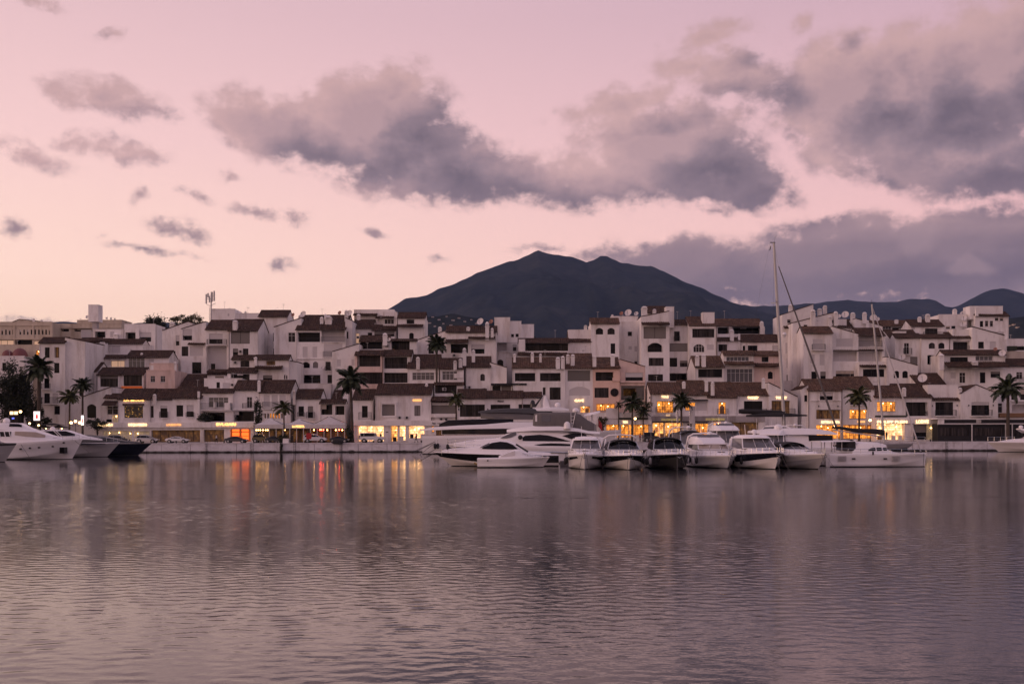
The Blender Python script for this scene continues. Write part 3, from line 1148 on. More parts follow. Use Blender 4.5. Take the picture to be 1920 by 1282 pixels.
def B(v, label, xr, top, Y, dep=9.0, feats=(), col='w', name='white_house', tile='tile', zb=None, group=HOUSES, ang=26, cat='house', over=0.45):
    kind = top[0]
    ym = top[1]
    x0 = P(v, xr[0], ym, Y).x
    x1 = P(v, xr[1], ym, Y).x
    zb = GZ if zb is None else P(v, xr[0], zb, Y).z
    zat = lambda x, y: P(v, x, y, Y).z
    root = thing(name, label, cat, ((x0 + x1) / 2, Y, zb), group)
    ALLB.append(root)
    W = 'stucco_' + col
    run = 0
    if kind == 'f':
        zl = zr = zat((xr[0] + xr[1]) / 2, top[1])
    elif kind == 's':
        zl, zr = zat(xr[0], top[1]), zat(xr[1], top[2])
    elif kind == 'g':
        zl, zr = zat(xr[0], top[1]), zat(xr[1], top[4])
        xp, zp = P(v, top[2], top[3], Y).x, zat(top[2], top[3])
    elif kind == 't':
        xm = (xr[0] + xr[1]) / 2
        ze = zat(xm, top[1])
        ox, oy, s = VIEWS[v]
        pxm = ox + xm / s
        k = (HY - (oy + top[2] / s + (pxm - CX) * ROLL)) / F
        tn = math.tan(R(ang))
        run = (H + k * Y - ze) / (tn - k)
        zrd = ze + run * tn
        zl = zr = ze
        dep = max(dep, 2 * run + 0.3)
    topf = (lambda x: zl + (zr - zl) * (x - x0) / (x1 - x0)) if kind != 'g' else (lambda x: zl + (zp - zl) * (x - x0) / (xp - x0) if x <= xp else zp + (zr - zp) * (x - xp) / (x1 - xp))
    holes = []
    for f in feats:
        if f[0] == 'w':
            a, b = P(v, f[1], f[2], Y), P(v, f[3], f[4], Y)
            hx0, hx1 = max(a.x, x0 + 0.05), min(b.x, x1 - 0.05)
            hz0, hz1 = max(b.z, zb + 0.02), a.z
            hz1 = min(hz1, min(topf(hx0), topf(hx1)) - 0.08)
            if hx1 - hx0 > 0.15 and hz1 - hz0 > 0.15:
                holes.append((hx0, hz0, hx1, hz1, f[5], f[6] if len(f) > 6 else None))
    mb = MB()
    xs = sorted(set([x0, x1] + [h[0] for h in holes] + [h[2] for h in holes] + ([xp] if kind == 'g' else [])))
    for xa, xb in zip(xs[:-1], xs[1:]):
        if xb - xa < 1e-5:
            continue
        iv = sorted((h[1], h[3]) for h in holes if h[0] < xa + 1e-6 and h[2] > xb - 1e-6)
        z = zb
        for (p, q) in iv:
            if p > z + 1e-4:
                mb.face([(xa, Y, z), (xb, Y, z), (xb, Y, p), (xa, Y, p)])
            z = max(z, q)
        mb.face([(xa, Y, z), (xb, Y, z), (xb, Y, topf(xb)), (xa, Y, topf(xa))])
    for (a, c, b, d, st, n) in holes:
        arch = st.startswith('a') and len(st) > 1
        dp = STY[st[1:] if arch else st][0]
        mb.face([(a, Y, c), (a, Y + dp, c), (a, Y + dp, d), (a, Y, d)])
        mb.face([(b, Y, c), (b, Y, d), (b, Y + dp, d), (b, Y + dp, c)])
        mb.face([(a, Y, d), (a, Y + dp, d), (b, Y + dp, d), (b, Y, d)])
        mb.face([(a, Y, c), (b, Y, c), (b, Y + dp, c), (a, Y + dp, c)])
        if dp > 0.8 or st in 'rq':
            mb.face([(a, Y + dp, c), (b, Y + dp, c), (b, Y + dp, d), (a, Y + dp, d)])
        if arch:
            rise = min((b - a) * 0.28, (d - c) * 0.4)
            for sgn, xa in ((1, a), (-1, b)):
                arc = []
                for k2 in range(7):
                    u = k2 / 6 * (b - a) / 2
                    arc.append((xa + sgn * u, Y + 0.012, d - rise * (1 - u / ((b - a) / 2)) ** 2))
                mb.face([(xa, Y + 0.012, d)] + arc)
    Yb = Y + dep
    xl = lambda x: zb
    if kind == 't':
        ym_ = Y + dep / 2
        zrd2 = zl + (zrd - zl)
        mb.face([(x0, Y, zb), (x0, Y, zl), (x0, Y + run, zrd - 0.1), (x0, Y + 2 * run, zl), (x0, Yb, zl), (x0, Yb, zb)])
        mb.face([(x1, Y, zb), (x1, Yb, zb), (x1, Yb, zr), (x1, Y + 2 * run, zr), (x1, Y + run, zrd - 0.1), (x1, Y, zr)])
        mb.face([(x0, Y + 2 * run, zl), (x1, Y + 2 * run, zl), (x1, Yb, zl), (x0, Yb, zl)])
    else:
        mb.face([(x0, Y, zb), (x0, Y, zl), (x0, Yb, zl), (x0, Yb, zb)])
        mb.face([(x1, Y, zb), (x1, Yb, zb), (x1, Yb, zr), (x1, Y, zr)])
        pts = [(x0, zl), (x1, zr)] if kind != 'g' else [(x0, zl), (xp, zp), (x1, zr)]
        for (a, za), (b, zb_) in zip(pts[:-1], pts[1:]):
            mb.face([(a, Y, za), (b, Y, zb_), (b, Yb, zb_), (a, Yb, za)])
    mb.face([(x0, Yb, zb), (x0, Yb, zl), (x1, Yb, zr), (x1, Yb, zb)])
    if kind == 'f':
        mb.box(x0 - 0.04, Y - 0.05, zl + 0.003, x1 + 0.04, Y + 0.28, zl + 0.12)
    if kind == 't':
        mb.box(x0 - 0.02, Y - 0.16, ze - 0.24, x1 + 0.02, Y - 0.002, ze - 0.06)
    part(mb, 'wall', W, root)
    # roofs
    if kind == 't':
        tn = math.tan(R(ang))
        sl = Vector((0, run + over, (run + over) * tn))
        mb = MB()
        o = Vector((x0 - 0.15, Y - over, ze - over * tn + 0.02))
        tile_sheet(mb, o, (x1 - x0 + 0.3, 0, 0), sl)
        dn = Vector((0, 0, -0.10))
        a, b = o + dn, o + Vector((x1 - x0 + 0.3, 0, 0)) + dn
        mb.face([a, b, b + sl, a + sl])
        mb.face([a, b, b - dn, a - dn])
        for p in (a, b):
            mb.face([p, p + sl, p + sl - dn * 1.3, p - dn * 1.3])
        tp = o + sl
        mb.face([tp, tp + Vector((x1 - x0 + 0.3, 0, 0)), tp + Vector((x1 - x0 + 0.3, run + over, -(run + over) * tn)), tp + Vector((0, run + over, -(run + over) * tn))])
        mb.tube([tp + Vector((0, 0, 0.06)), tp + Vector((x1 - x0 + 0.3, 0, 0.06))], 0.11, 6)
        part(mb, 'roof', tile, root)
    elif kind in 'sg':
        mb = MB()
        pts = [(x0, zl), (x1, zr)] if kind == 's' else [(x0, zl), (xp, zp), (x1, zr)]
        for (a, za), (b, zb_) in zip(pts[:-1], pts[1:]):
            if za > zb_:
                o, u, vv = Vector((b, Y - 0.12, zb_ + 0.06)), Vector((0, dep + 0.2, 0)), Vector((a - b, 0, za - zb_))
            else:
                o, u, vv = Vector((a, Y - 0.12, za + 0.06)), Vector((0, dep + 0.2, 0)), Vector((b - a, 0, zb_ - za))
            tile_sheet(mb, o, u, vv, 0.4, 0.6)
            mb.face([o, o + vv, o + vv + Vector((0, 0, 0.11)), o + Vector((0, 0, 0.11))])
            mb.face([o + Vector((0, 0, -0.005)), o + vv + Vector((0, 0, -0.005)), o + vv + u + Vector((0, 0, -0.005)), o + u + Vector((0, 0, -0.005))])
        part(mb, 'roof', tile, root)
    if kind in 'tf' and group == HOUSES and random.random() < 0.4:       # television aerial
        ax_, az_ = random.uniform(x0 + 0.8, x1 - 0.8), (zrd if kind == 't' else zl)
        ay_ = Y + (run if kind == 't' else 2.0)
        mb = MB()
        hh_ = random.uniform(1.2, 2.2)
        mb.tube([(ax_, ay_, az_ - 0.2), (ax_, ay_, az_ + hh_)], 0.028, 4)
        for q_ in range(4):
            mb.tube([(ax_ - 0.32 + 0.05 * q_, ay_ + 0.18 * q_, az_ + hh_ - 0.08), (ax_ + 0.32 - 0.05 * q_, ay_ + 0.18 * q_, az_ + hh_ - 0.08)], 0.02, 4)
        mb.tube([(ax_, ay_ - 0.1, az_ + hh_ - 0.08), (ax_, ay_ + 0.7, az_ + hh_ - 0.08)], 0.022, 4)
        part(mb, 'aerial', 'ac_grey', root)
    if kind == 't' and x1 - x0 > 4 and random.random() < 0.6:             # rain pipe down the wall
        px_ = x0 + 0.14 if random.random() < 0.5 else x1 - 0.14
        mb = MB()
        mb.tube([(px_, Y - 0.3, ze - 0.12), (px_, Y - 0.07, ze - 0.45), (px_, Y - 0.07, zb)], 0.055, 6)
        part(mb, 'rain_pipe', random.choice(['ac_grey', 'frame_white', 'tile_new']), root)
    for h in holes:
        window(root, h[0], h[1], h[2], h[3], Y, h[4], h[5])
    for f in feats:
        k = f[0]
        if k == 'e':                       # tiled canopy over a terrace or window band
            a, b = P(v, f[1], f[3], Y), P(v, f[2], f[4], Y)
            hgt = max(0.25, a.z - b.z)
            pr = min(2.6, max(0.55, hgt / math.tan(R(25))))
            zz = P(v, f[1], f[4], Y - pr).z
            mb = MB()
            o = Vector((a.x, Y - pr, zz))
            vv = Vector((0, pr - 0.01, hgt))
            u = Vector((b.x - a.x, 0, 0))
            tile_sheet(mb, o, u, vv)
            dn = Vector((0, 0, -0.09))
            mb.face([o + dn, o + u + dn, o + u + vv + dn, o + vv + dn])
            mb.face([o + dn, o + u + dn, o + u, o])
            for p in (o, o + u):
                mb.face([p + dn, p + vv + dn, p + vv + Vector((0, 0, 0.06)), p + Vector((0, 0, 0.06))])
            part(mb, 'tiled_canopy', tile, root)
        elif k == 'b':                     # balcony with an iron rail
            a, b = P(v, f[1], f[2], Y), P(v, f[3], f[4], Y)
            pj = f[6] if len(f) > 6 else 0.8
            mb = MB()
            mb.box(a.x - 0.06, Y - pj, b.z - 0.16, b.x + 0.06, Y - 0.002, b.z)
            bo = part(mb, 'balcony', W, root)
            if len(f) > 5 and f[5] == 'p':
                mb = MB()
                mb.box(a.x, Y - pj, b.z + 0.003, b.x, Y - pj + 0.15, a.z)
                mb.box(a.x, Y - pj + 0.15, b.z + 0.003, a.x + 0.14, Y - 0.003, a.z)
                mb.box(b.x - 0.14, Y - pj + 0.15, b.z + 0.003, b.x, Y - 0.003, a.z)
                part(mb, 'parapet', W, root)
            else:
                rail(root, a.x, b.x, b.z, a.z, Y - pj + 0.05, side=pj - 0.06)
        elif k == 'ch':
            p = P(v, f[1], f[2], Y)
            q = P(v, f[1], f[3], Y)
            s = VIEWS[v][2]
            yy = Y + (f[5] if len(f) > 5 else 0.9)
            chimney(root, p.x, p.z, q.z - 0.6, f[4] / s * Y / F, yy)
        elif k == 'dish':
            p = P(v, f[1], f[2], Y + 1.5)
            s = VIEWS[v][2]
            dish(root, p.x, p.z, f[3] / s * Y / F, Y + 1.5, 'dish_red' if len(f) > 4 and f[4] == 'r' else 'dish_white', p.z - 1.9)
        elif k == 'wdish':
            p = P(v, f[1], f[2], Y - 0.9)
            s = VIEWS[v][2]
            dish(root, p.x, p.z, f[3] / s * Y / F, Y - 0.9, 'dish_white', p.z - 0.2)
        elif k == 'ac':
            p = P(v, f[1], f[2], Y)
            acunit(root, p.x, p.z, Y)
        elif k == 'box':                   # plain projecting band, ledge, surround or block
            a, b = P(v, f[1], f[2], Y), P(v, f[3], f[4], Y)
            mb = MB()
            mb.box(a.x, Y - f[5], b.z, b.x, Y - 0.003, a.z)
            part(mb, f[7] if len(f) > 7 else 'ledge', f[6] if len(f) > 6 else W, root)
        elif k == 'up':                    # block standing on the roof
            a, b = P(v, f[1], f[2], Y), P(v, f[3], f[4], Y)
            dd = f[5] if len(f) > 5 else 4.0
            mb = MB()
            mb.box(a.x, Y + 0.6, b.z - 1.5, b.x, Y + 0.6 + dd, a.z)
            mb.box(a.x - 0.05, Y + 0.55, a.z + 0.002, b.x + 0.05, Y + 0.65 + dd, a.z + 0.1)
            part(mb, 'roof_block', W, root)
        elif k == 'txt':
            lettering(f[5], v, f[1], f[2], f[3], f[4], Y - (f[7] if len(f) > 7 else 0.12), root, f[6])
        elif k == 'bar':
            a, b = P(v, f[1], f[2], Y), P(v, f[3], f[4], Y)
            mb = MB()
            mb.box(a.x, Y - 0.14, b.z, b.x, Y - 0.01, a.z)
            part(mb, 'light_box', f[5], root)
        elif k == 'lantern':
            p = P(v, f[1], f[2], Y)
            mb = MB()
            mb.box(p.x - 0.04, Y - 0.2, p.z, p.x + 0.04, Y - 0.003, p.z + 0.05)
            mb.lathe((p.x, Y - 0.2, p.z), [(0.05, 0.03), (0.12, 0.0), (0.09, -0.28), (0.02, -0.3)], 6)
            part(mb, 'wall_lantern', 'iron', root)
        elif k == 'shade':                 # cloth awning
            a, b = P(v, f[1], f[2], Y), P(v, f[3], f[4], Y)
            mb = MB()
            pj = f[6] if len(f) > 6 else 1.6
            mb.face([(a.x, Y - 0.01, a.z), (b.x, Y - 0.01, a.z), (b.x, Y - pj, b.z + 0.15), (a.x, Y - pj, b.z + 0.15)])
            mb.face([(a.x, Y - pj, b.z + 0.15), (b.x, Y - pj, b.z + 0.15), (b.x, Y - pj, b.z), (a.x, Y - pj, b.z)])
            mb.face([(a.x, Y - 0.01, a.z - 0.05), (b.x, Y - 0.01, a.z - 0.05), (b.x, Y - pj + 0.02, b.z + 0.1), (a.x, Y - pj + 0.02, b.z + 0.1)])
            part(mb, 'awning', f[5], root)
    return root

# ------------------------------------------------------------------ the houses, left to right (view number, then photo positions in that view)
# --- far left
B(1, 'long beige hotel block with a row of slit windows high on the left', (-60, 392), ('f', 176), 300, 14, [
    *[('w', x, 232, x + 12, 270, 'd', 1) for x in (-45, -20, 12, 40, 68, 95, 148, 177, 204, 232, 260, 288, 316, 342, 368)],
    ('w', -40, 312, 104, 346, 'p', 3), ('w', 112, 308, 244, 346, 'h', 3), ('w', 256, 318, 292, 346, 'p', 1),
    ('box', -60, 196, 392, 204, 0.25), ('box', -60, 298, 392, 306, 0.3), ('box', 102, 204, 116, 298, 0.2), ('box', 246, 204, 258, 298, 0.2), ('box', 380, 180, 400, 300, 0.35)],
  col='b', name='hotel_block', cat='building')
B(1, 'beige flat-roofed block with balconies behind the white sign pylon', (394, 916), ('f', 190), 306, 14, [
    ('box', 394, 212, 916, 222, 0.3), ('w', 405, 226, 520, 246, 'h', 3), ('w', 560, 226, 700, 246, 'h', 3), ('up', 575, 160, 912, 192, 8),
    ('dish', 658, 137, 14), ('dish', 805, 146, 10), ('dish', 838, 149, 10), ('dish', 866, 152, 8), ('ch', 245, 145, 172, 14), ('ch', 305, 155, 172, 14),
    ('w', 610, 232, 690, 290, 's', 0)], col='b', name='hotel_block', cat='building')
B(1, 'low gabled house roof showing above the beige hotel', (95, 300), ('g', 176, 150, 156, 172), 318, 8, [], col='b')
B(1, 'cream house with two wine-red domes beside the dark trees', (-60, 300), ('f', 348), 291, 9, [
    ('w', 185, 630, 214, 662, 'n'), ('w', 270, 390, 300, 425, 'l', 1), ('w', 150, 508, 175, 560, 'd'), ('w', 190, 706, 222, 726, 'd'),
    ('w', 20, 470, 50, 510, 'd')], col='b', name='cream_house')
B(1, 'pale grey lower house front under the two domes', (-60, 184), ('f', 432), 284, 5, [
    ('w', 18, 480, 48, 540, 'd'), ('w', 80, 500, 110, 560, 'd'), ('w', 145, 508, 172, 560, 'n'), ('w', 145, 606, 172, 655, 's', 0)], col='w2')
for (cx, cy, r) in ((40, 428, 42), (126, 430, 57)):
    p = P(1, cx, cy, 287)
    rr = r / 4.008 * 287 / F
    mb = MB()
    mb.lathe((p.x, p.y + rr, p.z), [(rr * math.cos(R(a)), rr * 1.12 * math.sin(R(a))) for a in (0, 15, 30, 45, 60, 75, 89)], 20)
    o = part(mb, 'dome', 'dome_red', ALLB[-2], True)
B(1, 'tall white corner house with iron balconies behind the leftmost palm', (296, 490), ('t', 326, 293), 240, 10, [
    ('w', 338, 365, 374, 443, 'd', 1), ('w', 410, 363, 445, 443, 'm', 2), ('w', 408, 482, 447, 558, 'd', 1), ('w', 333, 597, 371, 672, 'd', 1), ('b', 318, 637, 382, 678),
    ('w', 333, 710, 375, 785, 'b', 2), ('w', 395, 710, 438, 785, 's', 0), ('b', 320, 740, 442, 788), ('w', 408, 805, 450, 868, 'b', 2)])
B(1, 'plain white side wing with sloping top beside the tall corner house', (490, 640), ('s', 292, 322), 240.6, 12, [])
B(1, 'small white house with two little square windows behind the side wing', (600, 748), ('t', 322, 296), 256, 7, [('w', 640, 372, 652, 408, 's', 0), ('w', 663, 372, 703, 418, 'd', 1), ('e', 540, 862, 296, 322)])
B(1, 'white penthouse with closed shutters under a thin tiled eave', (745, 1075), ('t', 334, 306), 262, 8, [('w', 765, 352, 832, 408, 's', 0), ('w', 838, 352, 905, 408, 's', 0), ('box', 750, 342, 930, 350, 0.3)])
B(1, 'white roof terrace house with black openings under the sign pylon', (700, 930), ('f', 232), 275, 8, [('w', 715, 246, 793, 292, 'h', 2), ('w', 830, 246, 860, 290, 's', 0), ('ch', 810, 230, 262, 30), ('ch', 880, 262, 315, 34, -0.6)])
B(2, 'white box-shaped penthouse with two dark openings left of the dark trees', (-25, 200), ('f', 264), 275, 8, [('w', -18, 322, 57, 378, 'h', 2), ('w', 87, 322, 170, 390, 'O', 2), ('box', 60, 300, 86, 395, 0.35)])
B(1, 'white house with three glowing peach window bands above a dark eave', (690, 1075), ('t', 442, 426), 252, 7, [
    ('w', 705, 465, 770, 508, 'p', 2), ('w', 835, 465, 938, 515, 'p', 2), ('w', 960, 446, 1060, 525, 'O', 3), ('box', 690, 512, 940, 520, 0.3)])
B(1, 'white house with a wide dark window behind the small palm', (515, 732), ('t', 540, 482), 246, 8, [('w', 555, 578, 688, 650, 'b', 3), ('w', 545, 820, 622, 872, 'd', 2)])
B(1, 'white house with a broad glazed veranda under a long dark eave', (734, 905), ('t', 568, 520), 244, 8, [('w', 755, 573, 888, 660, 'b', 3)])
B(1, 'white house with glazed veranda over an orange strip of light', (906, 1080), ('t', 567, 519), 244.4, 8, [('w', 930, 575, 1068, 655, 'b', 4), ('bar', 915, 657, 1070, 672, 'lit_orange_dim')])
B(1, 'white gabled house with a tall arched doorway left of the fairy lights', (622, 838), ('s', 738, 664), 237, 8, [('w', 655, 792, 723, 895, 'ad', 1)])
B(1, 'narrow white house with small tiled canopy over a framed window', (786, 892), ('t', 740, 716), 236, 7, [('e', 788, 890, 766, 798), ('w', 805, 805, 888, 870, 'c', 2), ('w', 798, 905, 840, 928, 'd', 1), ('w', 846, 872, 888, 930, 'y', 1)])
B(2, 'white front house with a window full of fairy lights', (-72, 158), ('t', 805, 736), 235, 8, [
    ('w', -26, 858, 110, 945, 'x', 0), ('box', -34, 842, 118, 854, 0.5, 'tile', 'canopy'), ('box', -30, 947, 112, 953, 0.3), ('txt', -30, 806, 116, 824, 'LA MODE', 'sign_lit'), ('ch', 200, 772, 830, 22, -0.5)])
B(2, 'white front house with two narrow dark windows between two chimneys', (158, 322), ('t', 806, 737), 235.6, 8, [('w', 160, 858, 187, 943, 'd', 1), ('w', 236, 857, 287, 943, 'd', 2), ('b', 232, 900, 292, 945, 'r', 0.3)])
B(2, 'white front house with twin dark windows left of the luxury jeweller', (322, 536), ('t', 797, 724), 235.3, 8, [('w', 353, 853, 402, 935, 'd', 2), ('w', 428, 853, 478, 937, 'd', 2), ('b', 424, 905, 482, 940, 'r', 0.3), ('box', 350, 845, 406, 852, 0.15), ('box', 425, 845, 481, 852, 0.15),
    ('box', 510, 752, 526, 970, 0.4)])
B(2, 'dark steep tiled roof rising behind the twin-windowed front house', (378, 566), ('t', 722, 630), 243, 9, [])
B(2, 'white front house with glass balcony doors above black hedges', (538, 770), ('t', 756, 736), 236, 8, [
    ('w', 588, 795, 732, 868, 'n', 4), ('b', 540, 838, 760, 888, 'r', 1.1), ('box', 632, 832, 646, 870, 1.05), ('box', 712, 836, 752, 886, 1.12), ('w', 565, 905, 705, 970, 'h', 4)])
B(2, 'white front house with a single balcony door above a black loggia', (770, 962), ('t', 737, 674), 236.4, 8, [('w', 866, 793, 905, 872, 'c', 2), ('b', 840, 838, 925, 876), ('w', 755, 896, 918, 970, 'h', 4), ('box', 770, 882, 925, 890, 0.9)])
B(2, 'low white roof terrace with a small door above the balcony house', (555, 832), ('f', 660), 242, 5, [('w', 645, 685, 670, 728, 'd', 1), ('ac', 760, 705), ('w', 690, 690, 745, 730, 's', 0)])
B(2, 'small pink house with two white-framed windows', (133, 342), ('f', 600), 242, 9, [('w', 165, 640, 198, 685, 'c', 2), ('w', 238, 640, 272, 685, 'c', 2), ('up', 150, 548, 330, 600, 3), ('ch', 168, 540, 600, 26), ('ch', 335, 535, 585, 22)], col='p', name='pink_house')
B(2, 'white house with glazed sun room under a tiled lean-to', (-10, 300), ('t', 500, 458), 251, 8, [('w', 5, 506, 122, 588, 'n', 4), ('w', 150, 515, 190, 560, 's', 0), ('ch', 92, 470, 500, 18), ('ac', 340, 548)])
B(2, 'tall white gabled house with one tall slit window beside the dark trees', (250, 470), ('g', 312, 440, 246, 256), 259, 9, [
    ('w', 350, 343, 376, 418, 'b', 1), ('w', 313, 458, 347, 497, 'd', 1), ('w', 398, 296, 470, 380, 'O', 2), ('w', 390, 425, 440, 495, 'b', 1), ('w', 450, 424, 548, 495, 's', 0), ('ch', 306, 242, 300, 34, 2)])
B(2, 'white stepped house with a tall dark glass door under a shuttered loggia', (386, 568), ('s', 300, 246), 257.5, 9, [('w', 400, 296, 468, 380, 'O', 2), ('w', 392, 425, 440, 495, 'b', 1), ('w', 452, 424, 548, 495, 's', 0), ('w', 468, 540, 535, 622, 'd', 3), ('e', 442, 566, 398, 410)])
B(2, 'white house with balcony under a brown roof below the phone mast', (568, 742), ('t', 298, 236), 256, 8, [('w', 593, 332, 690, 405, 'b', 2), ('b', 582, 375, 722, 412), ('w', 572, 424, 720, 618, 'S', 0), ('w', 605, 550, 637, 595, 'd', 1)])
B(2, 'white house with wide blind-covered window and two small ones', (734, 946), ('t', 308, 231), 254.5, 9, [('w', 752, 318, 888, 405, 'g', 2), ('w', 765, 440, 803, 498, 'b', 1), ('w', 838, 440, 878, 488, 'b', 2), ('ac', 820, 462), ('ch', 782, 234, 290, 34, 0.2)])
B(2, 'flat white stair block right of the phone mast on the skyline', (610, 782), ('f', 154), 273, 7, [('w', 727, 185, 741, 205, 's', 0), ('ch', 735, 142, 156, 12)])
B(2, 'lower flat white block joining the stair block on the skyline', (780, 970), ('f', 186), 274, 7, [('ch', 852, 165, 190, 14)])
B(2, 'white terrace house with air conditioner under a dark eave band', (758, 1030), ('t', 515, 491), 250, 7, [('w', 820, 528, 885, 575, 'b', 2), ('ac', 782, 542), ('box', 920, 505, 945, 575, 0.4)])
B(2, 'white house with a black recessed terrace under a short tiled roof', (724, 940), ('t', 612, 584), 246, 7, [('w', 748, 625, 886, 668, 'h', 3)])
B(2, 'narrow white house with a strip window beside the black terrace', (578, 722), ('t', 625, 596), 246.5, 6, [('w', 635, 640, 700, 654, 'd', 3), ('e', 580, 720, 598, 612)])
# --- centre left
B(3, 'white tower house with two tiny square windows', (22, 246), ('t', 134, 92), 266, 8, [('w', 45, 225, 70, 246, 'd', 1), ('w', 45, 345, 68, 367, 'd', 1), ('w', 134, 265, 142, 328, 'd', 1), ('w', 134, 385, 142, 436, 'd', 1)])
B(3, 'white gable end with one curtained window on the skyline', (140, 352), ('s', 222, 150), 258, 9, [('w', 252, 262, 306, 336, 'c', 2), ('dish', 290, 126, 15, 'r'), ('dish', 370, 122, 27), ('ch', 322, 116, 150, 18, 3)])
B(3, 'large white house with two loggias, shutters and three stacked floors', (312, 696), ('t', 236, 130), 256, 10, [
    ('w', 325, 260, 498, 335, 'o', 3), ('w', 509, 242, 690, 335, 'S', 3), ('b', 507, 295, 693, 335, 'r', 0.25), ('w', 363, 372, 402, 455, 's', 0), ('w', 440, 372, 476, 455, 's', 0), ('w', 527, 350, 672, 450, 's', 0), ('b', 522, 408, 588, 452, 'r', 0.3),
    ('box', 310, 462, 600, 468, 0.25), ('w', 357, 490, 418, 536, 'ad', 1), ('w', 443, 488, 482, 536, 'ag', 0), ('w', 540, 488, 580, 555, 'b', 1), ('b', 538, 525, 584, 558, 'r', 0.3), ('wdish', 520, 540, 17), ('w', 335, 590, 500, 655, 'o', 4), ('w', 555, 590, 590, 655, 'd', 1),
    ('ch', 495, 130, 200, 26, 3), ('ch', 548, 122, 200, 52, 3), ('ch', 518, 104, 150, 18, 4)])
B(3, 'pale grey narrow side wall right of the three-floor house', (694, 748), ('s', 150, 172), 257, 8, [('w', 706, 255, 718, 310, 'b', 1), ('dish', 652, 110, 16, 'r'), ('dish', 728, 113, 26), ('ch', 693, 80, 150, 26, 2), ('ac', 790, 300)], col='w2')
B(3, 'white penthouse with glass front and tiled eave left of the mountain foot', (762, 1075), ('f', 88), 269, 8, [('w', 998, 155, 1075, 198, 'c', 3), ('e', 932, 1075, 132, 150), ('e', 758, 945, 112, 128), ('ch', 805, 124, 190, 28, -1.5), ('box', 938, 120, 952, 210, 0.3)])
B(3, 'white house under a brown lean-to roof beside the dishes', (750, 906), ('t', 226, 166), 263, 8, [('w', 868, 262, 902, 292, 'd', 1), ('w', 776, 268, 804, 345, 'p', 1)])
B(3, 'white house with a row of curtained panes under a tiled strip', (904, 1085), ('t', 242, 206), 262, 8, [('w', 920, 252, 1075, 292, 'b', 6)])
B(3, 'white terrace house with black loggia and white chimney pots', (804, 1030), ('t', 326, 288), 252, 7, [('w', 808, 332, 985, 390, 'o', 3), ('ch', 1005, 268, 345, 34, -0.6), ('wdish', 1035, 318, 16), ('ac', 1018, 366)])
B(3, 'pink-lit gable wall with two small windows behind the tall palm', (592, 802), ('s', 412, 350), 247.5, 9, [('w', 628, 470, 660, 523, 's', 0), ('w', 742, 468, 765, 520, 's', 0)])
B(3, 'white house with two stacked loggias right of the gable wall', (770, 986), ('t', 433, 403), 246, 8, [('w', 785, 438, 965, 525, 'O', 3), ('w', 780, 570, 980, 660, 'O', 4)], col='p')
B(4, 'white house with dark stacked loggias under a long brown roof', (-5, 202), ('t', 412, 376), 246.5, 9, [('w', 2, 425, 170, 508, 'O', 3), ('w', 0, 538, 172, 612, 'O', 3)])
B(4, 'dark tiled terrace with black opening left of the fan palm', (-12, 240), ('t', 302, 296), 252.4, 7, [('w', 55, 305, 188, 372, 'h', 3), ('ac', 27, 345)])
B(3, 'white house with one warmly lit window above the tiled rows', (-6, 256), ('t', 465, 438), 246.8, 8, [('w', 80, 480, 150, 515, 'm', 2), ('e', -4, 210, 520, 542), ('w', 55, 592, 127, 630, 'd', 2), ('ch', 5, 452, 500, 20, -0.6), ('w', 218, 590, 228, 622, 'd', 1), ('w', 234, 590, 244, 622, 'd', 1)])
B(3, 'plain white side wall stepping down behind the restaurant roofs', (252, 320), ('s', 484, 492), 248, 8, [])
B(3, 'white front house with three closed shutters over the restaurant tents', (30, 268), ('t', 722, 634), 236.2, 8, [
    ('w', 60, 745, 108, 838, 's', 0), ('w', 122, 745, 170, 838, 's', 0), ('w', 182, 745, 232, 838, 's', 0), ('b', 55, 800, 236, 850, 'r', 0.5),
    *[('w', x, 888, x + 14, 926, 'l' if i in (2, 3, 4, 5) else 'm', 1) for i, x in enumerate((64, 86, 106, 128, 150, 172, 194))], ('ch', 28, 632, 700, 22, -0.4)])
B(3, 'white front house with two dark doors above the restaurant tents', (300, 498), ('t', 768, 704), 237, 8, [('w', 330, 833, 372, 912, 'd', 1), ('w', 402, 833, 443, 925, 'd', 1), ('b', 392, 878, 455, 925, 'r', 0.35), ('b', 322, 880, 378, 912, 'r', 0.3), ('ch', 300, 705, 800, 20, -0.45)])
B(3, 'white front house with two black verandas left of the tall palm', (496, 692), ('t', 806, 782), 236.6, 7, [('w', 502, 820, 592, 898, 'h', 2), ('w', 613, 830, 686, 898, 'h', 2), ('box', 498, 812, 690, 818, 0.25)])
B(3, 'dark tiled lean-to roof behind the black verandas', (590, 700), ('t', 778, 712), 243, 6, [('ch', 700, 705, 800, 42, -0.6)])
B(3, 'white terrace wall with a hand rail above the veranda house', (340, 580), ('f', 660), 245, 4, [('w', 460, 690, 520, 720, 's', 0)], col='w2')
B(3, 'white front house with one balcony door right of the tall palm', (752, 906), ('t', 776, 704), 237, 8, [('w', 822, 830, 866, 920, 'd', 1), ('b', 800, 880, 895, 938)])
B(4, 'white front house with boxed grey blind and a glowing light bar', (-62, 344), ('t', 694, 622), 235.2, 8, [
    ('w', -12, 772, 78, 850, 'g', 0), ('box', -26, 752, 92, 766, 0.35), ('box', -26, 853, 92, 862, 0.35), ('box', -26, 766, -13, 853, 0.35), ('box', 80, 766, 92, 853, 0.35), ('w', 222, 778, 265, 852, 'g', 2),
    ('bar', 210, 732, 273, 746, 'sign_bar'), ('ac', 112, 866), ('ac', 165, 866)], ang=22)
B(4, 'dark glass skylight terrace on the roof of the boxed-blind house', (142, 346), ('t', 640, 622), 240, 5, [('w', 150, 642, 290, 682, 'd', 4), ('ch', 312, 618, 668, 22, -0.5)])
